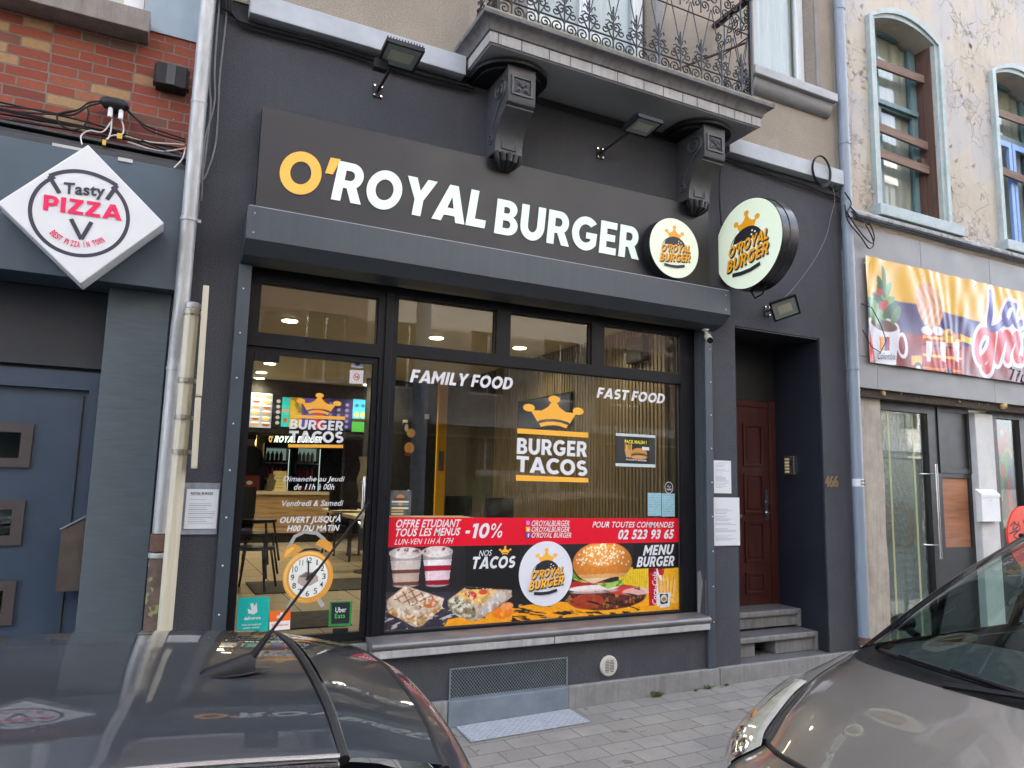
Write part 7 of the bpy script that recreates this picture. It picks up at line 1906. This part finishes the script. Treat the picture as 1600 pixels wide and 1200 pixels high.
for s_ in (1, -1):
    e = crv([(x, s_*hw+YA, ze) for x, zc, ze, hw in RC], 6)
    obj('roof_trim', G().tube([(x, y+s_*.004, z+.001) for x, y, z in e], .0055, 8), m_trim, ca, smooth=True)
    obj('roof_ditch', G().grid([[(x, y+s_*.006, z-.008), (x, y+s_*.018, z-.018), (x, y+s_*.034, z-.016)] for x, y, z in e]), m_gloss, ca, smooth='all')
    ext = list(e)+[tuple(q) for q in crv([(.362, s_*.572+YA, 1.197), (.575, s_*.57+YA, 1.150), (.66, s_*.565+YA, 1.085), (.715, s_*.57+YA, .98)], 5)[1:]]
    fr = G().grid([[(x, y+s_*.030, z-.017), (x, y+s_*.052, z-.028), (x-.004, y+s_*.075, z-.07), (x-.01, y+s_*.098, z-.135)] for x, y, z in ext])
    obj('side_frame', fr, paintA, ca, smooth='all', normals=True)
    gl = [[(x-.01, y+s_*.098, z-.135), (x*.98-.01, YA+s_*.76, .83), (x*.97, YA+s_*.80, .70)] for x, y, z in ext]
    obj('side_window', G().grid(gl), m_carglass, ca, smooth='all')
car_part('windscreen', bowed([(-1.965, 1.185, 1.125, .525, -.03), (-2.35, .98, .93, .62, -.10), (-2.72, .74, .70, .70, -.16)]), YA, m_carglass, ca, 5, 5)
car_part('bonnet', bowed([(-2.74, .725, .69, .70, -.16), (-3.1, .66, .62, .70, -.15), (-3.45, .57, .52, .66, -.13), (-3.6, .48, .44, .62, -.12)]), YA, paintA, ca, 5, 5)
car_part('front_bumper', bowed([(-3.61, .47, .43, .64, -.12), (-3.68, .30, .29, .72, -.12), (-3.66, .08, .08, .74, -.12), (-3.55, -.03, -.03, .72, -.1)]), YA, paintA, ca, 4, 5)
def zbA(x): return zr+.17
side_surface(YA, [(-3.66, [(.62, .44), (.74, .30), (.74, .1)]), (-3.3, [(.69, .60), (.83, .42), (.85, .15)]), (-2.75, [(.72, .70), (.855, .50), (.86, .2)]), (-1.5, [(.80, .71), (.86, .52), (.86, .2)]), (0, [(.80, .705), (.86, .52), (.86, .2)]), (.6, [(.77, .70), (.85, .52), (.85, .2)]), (.93, [(.73, .66), (.80, .5), (.81, .2)]), (1.0, [(.70, .60), (.76, .45), (.78, .2)])],
             [(-2.85, zr+.31, .36), (.12, zr+.31, .36)], zbA, ca, paintA)
underbody(ca, YA, -3.6, 1.0, .86, zr, .55)
for x in (-2.85, .12):
    for s_ in (1, -1): wheel(ca, x, YA+s_*.755, zr+.31, .31, s_)
for s_ in (1, -1):
    g = G(); g.lathe([(.03, -.1), (.075, -.05), (.085, .03), (.05, .1)], (-1.95, YA+s_*.94, .78), (1, 0, 0), 12); g.tube([(-1.95, YA+s_*.94, .75), (-1.9, YA+s_*.80, .72)], .025, 8); obj('door_mirror', g, paintA, ca, smooth=True)
    obj('tail_light', G().box(.86, .965, YA+s_*.70-.06, YA+s_*.70+.06, .30, .52), M('red_lamp_lens', (.35, .01, .012), .15, 0, .1, 5, coat=.5) if 'red_lamp_lens' not in bpy.data.materials else bpy.data.materials['red_lamp_lens'], ca, bevel=.02)
    obj('headlight', G().box(-3.66, -3.50, YA+s_*.58-.10, YA+s_*.58+.10, .34, .47), m_chrome, ca, bevel=.03)
q = atZ(358, 1046, 1.285); AY = q.y; bx0 = q.x
zA = 1.283
bs = []
for u, hw, hh in ((0, .012, .005), (.08, .022, .014), (.35, .028, .024), (.7, .024, .036), (.93, .016, .042), (1, .008, .040)):
    x = bx0-.062+u*.118
    bs.append([(x, AY+hw*math.cos(math.pi*k/10), zA-.006+hh*math.sin(math.pi*k/10)) for k in range(11)])
ant = obj('roof_aerial', G().grid(bs), m_black, ca, smooth='all')
w0 = Vector((bx0+.055, AY, zA+.035))
tip = at(577, 784, AY)
d = (tip-w0)
g = G(); g.tube([w0-d*.02, w0+d*.02, w0+d*.10, w0+d*.13, w0+d*.98, tip], [.0095, .0085, .0065, .0036, .0028, .0022], 8)
obj('whip', g, m_black, ant, smooth=True)
g = G(); P = [[(bx0-.095+.19*u, AY+.040*math.sin(math.pi*min(1, max(0, u)))*s_, zA-.0045) for u in [i/12 for i in range(13)]] for s_ in (-1, 1)]
obj('gasket', G().grid(P), m_rub, ant)

# --- taupe small people carrier on the right, nose towards the left car
YB = -3.2
paintB = carpaint('warm_taupe_metallic', (.225, .207, .185), .3)
zr = pav(4.0)-.13
cb = thing('parked_car', 'taupe metallic people carrier seen from its bonnet and windscreen', 'car', (4.2, YB, zr))
BON = [[(2.27, 0, .685), (2.29, .28, .685), (2.35, .47, .675), (2.46, .62, .65)], [(2.46, 0, .79), (2.48, .30, .79), (2.55, .53, .775), (2.66, .69, .738)],
       [(2.68, 0, .875), (2.71, .33, .875), (2.79, .57, .86), (2.92, .755, .825)], [(2.90, 0, .942), (2.93, .34, .94), (3.03, .60, .928), (3.27, .825, .893)]]
car_part('bonnet', BON, YB, paintB, cb, 10, 8)
COW = [[(2.905, 0, .932), (2.935, .34, .930), (3.035, .60, .918), (3.275, .835, .885)], [(2.96, 0, .938), (2.99, .34, .936), (3.09, .60, .926), (3.33, .84, .90)], [(3.04, 0, .975), (3.07, .34, .972), (3.17, .60, .958), (3.42, .80, .94)]]
car_part('cowl', COW, YB, m_black, cb, 4, 8)
WS = [[(3.02, 0, .972), (3.05, .33, .970), (3.14, .58, .960), (3.40, .80, .938)], [(3.38, 0, 1.175), (3.41, .31, 1.17), (3.49, .56, 1.15), (3.66, .775, 1.07)], [(3.80, 0, 1.38), (3.83, .29, 1.372), (3.91, .52, 1.345), (4.07, .715, 1.268)], [(4.28, 0, 1.548), (4.31, .26, 1.542), (4.39, .47, 1.52), (4.54, .655, 1.462)]]
car_part('windscreen', WS, YB, m_carglass, cb, 8, 8)
AP = [[(3.36, .785, .938), (3.37, .83, .925), (3.38, .868, .905)], [(3.66, .77, 1.066), (3.665, .82, 1.062), (3.68, .858, 1.035)], [(4.07, .712, 1.264), (4.09, .76, 1.274), (4.12, .79, 1.255)], [(4.54, .652, 1.458), (4.57, .69, 1.478), (4.62, .715, 1.452)]]
for s_ in (1, -1): car_part('windscreen_pillar', AP, YB, m_gloss, cb, 8, 4, False, (s_,))
ROOF = [[(4.285, 0, 1.552), (4.315, .27, 1.547), (4.40, .49, 1.525), (4.57, .69, 1.478)], [(4.9, 0, 1.605), (4.9, .28, 1.60), (4.92, .50, 1.575), (4.96, .70, 1.515)], [(5.5, 0, 1.60), (5.5, .28, 1.595), (5.5, .50, 1.57), (5.5, .70, 1.515)], [(6.05, 0, 1.53), (6.05, .27, 1.525), (6.04, .47, 1.505), (6.02, .64, 1.46)]]
car_part('roof', ROOF, YB, paintB, cb, 8, 6)
car_part('tailgate', [[(6.05, 0, 1.525), (6.05, .27, 1.52), (6.04, .47, 1.5), (6.02, .64, 1.455)], [(6.28, 0, 1.0), (6.28, .3, 1.0), (6.25, .55, 1.0), (6.18, .76, .98)], [(6.36, 0, .6), (6.36, .3, .6), (6.33, .58, .6), (6.22, .82, .6)], [(6.38, 0, .12), (6.38, .3, .12), (6.34, .58, .12), (6.22, .82, .12)]], YB, paintB, cb, 6, 5)
# side windows and door tops
for s_ in (1, -1):
    top = crv([(3.38, .868, .905), (3.68, .858, 1.035), (4.12, .79, 1.255), (4.62, .715, 1.452), (5.0, .705, 1.50), (5.6, .70, 1.498), (6.02, .645, 1.44)], 8)
    bot = np.array([(x, .872-.0*x, .905+.03*min(1, (x-3.38)/1.5)) for x, _, _ in top]); bot[-6:, 1] -= np.linspace(0, .06, 6)
    rows = [[tuple(t_*(1-v)+b_*v) for v in (0, .33, .66, 1)] for t_, b_ in zip(top, bot)]
    obj('side_window', G().grid([[(x, s_*y+YB, z) for x, y, z in r_] for r_ in rows]), m_carglass, cb, smooth='all')
    fr = crv([(4.57, .69, 1.478), (4.96, .70, 1.515), (5.5, .70, 1.515), (6.02, .64, 1.46)], 6)
    obj('roof_rail', G().tube([(x, s_*(y+.006)+YB, z-.004) for x, y, z in fr], .016, 8), m_black, cb, smooth=True)
    g = G()
    for xa, xb, w_ in ((3.98, 4.02, .02), (4.72, 4.80, .04), (5.55, 5.62, .04)):
        i = int(np.argmin(abs(top[:, 0]-xb))); a_ = top[i]; b_ = bot[i]; b_ = (xa, b_[1], b_[2])
        g.obox((Vector((a_[0], s_*a_[1]+YB, a_[2]))+Vector((b_[0], s_*b_[1]+YB, b_[2])))/2-Vector((0, s_*.012, 0)), Vector((w_, 0, 0)), Vector((0, .008, 0)), (Vector((a_[0], s_*a_[1]+YB, a_[2]))-Vector((b_[0], s_*b_[1]+YB, b_[2])))/2)
    obj('door_pillar', g, m_black, cb)
    obj('waist_seal', G().tube([(x, s_*(y+.004)+YB, z) for x, y, z in bot], .010, 6), m_gloss, cb, smooth=True)
    g = G()
    for i in range(5):
        pass
    mp = Vector((3.86, YB+s_*.965, .985))
    g.tube([mp+Vector((-.075, 0, 0)), mp+Vector((-.055, 0, 0)), mp+Vector((0, 0, 0)), mp+Vector((.05, 0, 0))], [.012, .038, .048, .045], 14); g.tube([mp+Vector((.0, -s_*.04, -.04)), Vector((3.84, YB+s_*.868, .93))], .022, 8)
    obj('door_mirror', g, m_black, cb, smooth=True)
# fenders, doors, nose
def zbB(x): return zr+.17
WX = 3.05
side_surface(YB, [(2.46, [(.62, .648), (.80, .60), (.845, .50), (.84, .2)]), (2.56, [(.66, .695), (.825, .66), (.868, .54), (.86, .2)]), (2.72, [(.72, .760), (.84, .742), (.88, .58), (.875, .2)]), (2.92, [(.757, .824), (.855, .808), (.888, .6), (.885, .2)]), (3.27, [(.83, .888), (.868, .872), (.89, .62), (.885, .2)]), (3.5, [(.868, .905), (.876, .87), (.89, .62), (.885, .2)]), (4.8, [(.872, .93), (.88, .88), (.89, .62), (.885, .2)]), (5.8, [(.86, .935), (.87, .88), (.885, .62), (.88, .2)]), (6.1, [(.80, .94), (.82, .88), (.84, .62), (.85, .2)]), (6.25, [(.74, .92), (.77, .85), (.80, .62), (.82, .2)])],
             [(WX, zr+.31, .365), (5.55, zr+.31, .365)], zbB, cb, paintB, hi=90)
NOSE = [[(2.262, 0, .672), (2.28, .28, .672), (2.335, .46, .66), (2.425, .605, .634)], [(2.20, 0, .60), (2.215, .28, .60), (2.272, .50, .59), (2.362, .708, .548)], [(2.14, 0, .48), (2.155, .30, .48), (2.23, .58, .47), (2.375, .785, .470)], [(2.12, 0, .28), (2.14, .30, .28), (2.22, .62, .28), (2.43, .850, .30)], [(2.16, 0, .08), (2.18, .30, .08), (2.27, .62, .08), (2.47, .85, .08)], [(2.24, 0, .02), (2.26, .30, .02), (2.34, .60, .02), (2.50, .82, .03)]]
car_part('front_bumper', NOSE, YB, paintB, cb, 6, 6)
g = G(); e = crv(full([[(2.262, 0, .676), (2.28, .28, .676), (2.338, .465, .665), (2.447, .61, .642)]])[0], 6); g.tube([(x+.004, y+YB, z) for x, y, z in e], .011, 8)
for s_ in (1, -1):
    e2 = crv([(2.455, .628, .644), (2.66, .70, .732), (2.92, .763, .819), (3.275, .838, .884)], 8); g.tube([(x, s_*y+YB, z) for x, y, z in e2], .006, 6)
obj('panel_gap', g, m_rub, cb, smooth=True)
obj('grille', G().box(2.10, 2.20, YB-.45, YB+.45, .16, .36), m_black, cb, bevel=.02)
obj('number_plate', G().box(2.085, 2.099, YB-.26, YB+.26, .30, .40), m_white, cb)
# headlights: clear cover over a bowl tinted cream for the mirrored plaster, plus bright reflectors
m_hlcover = glassm('headlight_cover', (.90, .90, .84), 1.5, .01)
HL = [[(2.41, .60, .63), (2.355, .71, .545), (2.37, .775, .475)], [(2.48, .645, .668), (2.46, .775, .615), (2.475, .842, .535)], [(2.60, .685, .718), (2.60, .80, .69), (2.62, .866, .625)], [(2.74, .728, .770), (2.745, .80, .762), (2.76, .862, .725)], [(2.86, .75, .810), (2.865, .79, .808), (2.87, .83, .80)]]
m_bowl = M('headlight_bowl', (.46, .46, .41), .4, .1, .2, 18)
for s_ in (1, -1):
    C = [[(x-.020, s_*(y+.016), z+.020) for x, y, z in r_] for r_ in HL]
    hl = car_part('headlight', C, YB, m_hlcover, cb, 6, 6, False)
    C2 = [[(x-.005, s_*(y+.004), z+.006) for x, y, z in r_] for r_ in HL]
    car_part('bowl', C2, YB, m_bowl, hl, 5, 5, False)
    for (x, y, z, r_) in ((2.395, .715, .590, .050), (2.47, .795, .617, .042)):
        g = G(); g.lathe([(r_, 0), (r_*.96, .010), (r_*.82, .012), (r_*.5, .002), (r_*.3, .0)], (x+.0, YB+s_*y, z), (-.62, .38*s_, .68), 22); g.lathe([(r_*.36, .0), (r_*.34, .014), (r_*.1, .018)], (x, YB+s_*y, z), (-.62, .38*s_, .68), 14)
        obj('reflector', g, m_chrome, hl, smooth=True)
    obj('indicator', G().lathe([(.026, 0), (.02, .012), (.0, .014)], (2.60, YB+s_*.835, .672), (-.5, .6*s_, .6), 12), M('amber_lens', (.55, .20, .03), .2) if 'amber_lens' not in bpy.data.materials else bpy.data.materials['amber_lens'], hl, smooth=True)
# wipers
def wsp(u, v):   # on the windscreen: u across (0 centre..1 far edge), v up
    a = crv(full([WS[0]])[0], 8); b = crv(full([WS[1]])[0], 8); n = len(a)-1
    k = (u+1)/2*n; i = min(n-1, int(k)); f = k-i
    return Vector((a[i]*(1-f)+a[i+1]*f)*(1-v)+Vector((b[i]*(1-f)+b[i+1]*f))*v)+Vector((-.012, YB, .016))
for (ua, va, ub, vb, uc, vc) in ((-.35, -.10, .62, .02, -.62, -.2), (-1.0+.1, -.06, -.12, .06, .12, -.18)):
    g = G(); pts = [wsp(ua+(ub-ua)*t/10, va+(vb-va)*t/10) for t in range(11)]
    g.tube(pts, .009, 6); g.tube([p_+Vector((-.006, 0, .012)) for p_ in pts[2:9]], .006, 6)
    g.tube([wsp(uc, vc)+Vector((-.03, 0, 0)), wsp((uc+ua+ub)/3, (vc+.0)/2)+Vector((-.012, 0, .02)), pts[5]+Vector((-.006, 0, .02))], [.014, .011, .007], 6)
    obj('wiper', g, m_black, cb, smooth=True)
# cabin: dashboard, wheel, seats
g = G(); g.grid(patch(full([[(3.08, 0, .93), (3.11, .33, .93), (3.2, .58, .92), (3.42, .76, .90)], [(3.55, 0, .965), (3.55, .3, .965), (3.58, .55, .955), (3.62, .80, .92)], [(3.85, 0, .95), (3.85, .3, .95), (3.85, .55, .94), (3.85, .80, .90)], [(3.92, 0, .70), (3.92, .3, .70), (3.92, .55, .70), (3.92, .80, .70)]]), 4, 4))
g.v = [(x, y+YB, z) for x, y, z in g.v]
obj('dashboard', g, m_carint, cb, smooth='all')
for y in (.36, -.36):
    g = G(); g.box(4.35, 4.85, YB+y-.24, YB+y+.24, .30, .55); g.obox((4.88, YB+y, .85), (.07, 0, .0), (0, .23, 0), (.09, 0, .34)); g.obox((4.99, YB+y, 1.28), (.045, 0, 0), (0, .12, 0), (.02, 0, .085))
    obj('seat', g, m_carint, cb, bevel=.05)
g = G(); wc = Vector((4.08, YB-.36, .93)); ax_ = Vector((-.85, 0, .45)).normalized(); e1 = Vector((0, 1, 0)); e2 = ax_.cross(e1)
g.tube([wc+(e1*math.cos(a)+e2*math.sin(a))*.18 for a in [2*math.pi*k/28 for k in range(28)]], .015, 8, closed=True)
for a in (0, math.pi, -math.pi/2): g.tube([wc, wc+(e1*math.cos(a)+e2*math.sin(a))*.175], .013, 6)
g.tube([wc, wc+ax_*-.0+Vector((-.22, 0, -.10))], .03, 8)
obj('steering_wheel', g, m_carint, cb, smooth=True)
obj('rear_view_mirror', G().box(4.12, 4.15, YB-.11, YB+.11, 1.37, 1.43), m_black, cb, bevel=.012)
obj('cabin_floor', G().box(3.5, 6.1, YB-.80, YB+.80, .15, .28), m_carint, cb)
for s_ in (1, -1):
    obj('door_card', G().box(3.45, 5.95, YB+s_*.845-.012, YB+s_*.845+.012, .28, .90), m_carint, cb)
obj('rear_bench', G().box(5.3, 5.75, YB-.6, YB+.6, .3, .95), m_carint, cb, bevel=.06)
underbody(cb, YB, 2.2, 6.3, .88, zr, .27)
g = G(); g.box(2.5, 3.0, YB-.55, YB+.55, .10, .62); obj('engine_block', g, m_rub, cb)
for x in (WX, 5.55):
    for s_ in (1, -1): wheel(cb, x, YB+s_*.775, zr+.31, .31, s_)
# ---------------------------------------------------------------- across the street (lights and fills the reflections)
m_far = [M('far_cream_render', (.31, .295, .265), .85, 0, .12, .8), M('far_red_brick', (.10, .068, .058), .85, 0, .2, 1.5), M('far_white_render', (.37, .365, .355), .85, 0, .08, .6)]
m_farwin = M('far_window_glass', (.03, .035, .04), .08, 0, .1, 2)
def far_house(x0, x1, h, mat, lab, nw):
    t = thing('opposite_house', lab, 'building', ((x0+x1)/2, -14.2, 0), 'houses across the street')
    cs = [rect(x0, x1, -.6, h)]; w_ = (x1-x0)/nw
    for fl in (4.2, 7.3, 10.2, 13.0):
        if fl+2 > h: continue
        for k in range(nw): cs.append(rect(x0+w_*(k+.25), x0+w_*(k+.75), fl, fl+1.9))
    cs.append(rect(x0+.4, x1-.4, .3, 3.0))
    obj('wall', G().wall(cs, -14.0, -14.25), mat, t)
    obj('body', G().box(x0, x1, -22, -14.26, -.6, h-.02), m_int, t)
    for c in cs[1:]:
        (a, b), _, (c_, d), _ = c
        g = G(); g.wall([rect(a, c_, b, d), rect(a+.07, (a+c_)/2-.03, b+.07, d-.07), rect((a+c_)/2+.03, c_-.07, b+.07, d-.07)], -14.12, -14.18)
        f_ = obj('window', g, m_white if mat is not m_far[2] else m_frame, t); obj('pane', G().box(a+.02, c_-.02, -14.16, -14.15, b+.02, d-.02), m_farwin, f_)
    g = G(); g.box(x0, x1, -14.25, -13.8, 3.25, 3.5); g.box(x0, x1, -14.25, -13.75, h-.35, h); obj('cornice', g, m_band, t)
    return t
far_house(-16, -8.5, 15.5, m_far[0], 'cream rendered house across the street at the far left', 3)
far_house(-8.5, -1.6, 16.5, m_far[2], 'white rendered house with dark windows across the street', 3)
far_house(-1.6, 5.0, 15.8, m_far[1], 'red brick house with white windows across the street left of the agency', 3)
fa = far_house(5.0, 12.5, 16.8, m_far[0], 'cream house across the street with a letting sign over its shopfront', 3)
far_house(12.5, 20, 15.6, m_far[1], 'red brick house with white windows across the street at the far right', 3)
far_house(20, 29, 16.6, m_far[2], 'white rendered house with dark windows at the far right across the street', 4)
def near_house(x0, x1, h, mat, lab):  # unseen houses added to keep the sun off the fronts opposite
    t = thing('sun_blocking_house', lab, 'building', ((x0+x1)/2, 0, 0))
    cs = [rect(x0, x1, -.6, h)]; w_ = (x1-x0)/4
    for fl in (.8, 4.9, 8.4, 11.6):
        for k in range(4): cs.append(rect(x0+w_*(k+.25), x0+w_*(k+.75), fl, fl+2))
    obj('wall', G().wall(cs, 0, .3), mat, t); obj('body', G().box(x0, x1, .7, 9, -.6, h), m_int, t)
    for c in cs[1:]:
        (a, b), _, (c_, d), _ = c
        f_ = obj('window', G().wall([rect(a, c_, b, d), rect(a+.07, c_-.07, b+.07, d-.07)], .12, .18), m_white, t); obj('pane', G().box(a+.02, c_-.02, .14, .15, b+.02, d-.02), m_farwin, f_)
near_house(16.02, 34, 18, m_far[2], 'plain white rendered house further up the row past the plaster house')
near_house(-24, -9.02, 18, m_far[1], 'plain red brick house further down the row before the pizza shop')
q0, q1 = at(745, 737, 13.7), at(868, 780, 13.7)
X = lambda x: x
t = thing('letting_sign', 'white letting board reading A LOUER on the house across the street', 'sign', ((q0.x+q1.x)/2, -13.45, q1.z))
obj('board', G().box(q0.x, q1.x+.1, -13.48, -13.42, q1.z-.05, q0.z+.05), M('grey_white_board', (.50, .50, .50), .6), t)
s = Sheet((0, -13.415, 0), (-1, 0, 0), (0, 0, 1), (0, 1, 0)); a = at(805, 764, 13.7); b = at(840, 768, 13.7)
s.text("A LOUER", (-b.x, a.z-.13), (-a.x+.35, a.z-.13), (-b.x, a.z+.22), i_dark, False, .02)
s.done('lettering', t)
q0, q1 = at(720, 742, 13.7), at(784, 785, 13.7)
tag(obj('shop_panel', G().box(q0.x, q1.x, -13.41, -13.36, q1.z-.1, q0.z), M('bottle_green_board', (.03, .12, .06), .5)), 'dark green board beside the white letting board across the street', 'sign')
for px in (652,):
    q = at(px, 700, 13.0); t_ = obj('street_column', G().tube([(q.x, -12.6, -.2), (q.x, -12.6, 7.5)], .20, 16), M('pale_blue_column', (.34, .42, .50), .5), smooth=True); tag(t_, 'thick pale blue column on the far pavement', 'column')
dup(cb, (4.9, -6.7, 0), 'taupe people carrier parked across the street, mirrored in the main window')
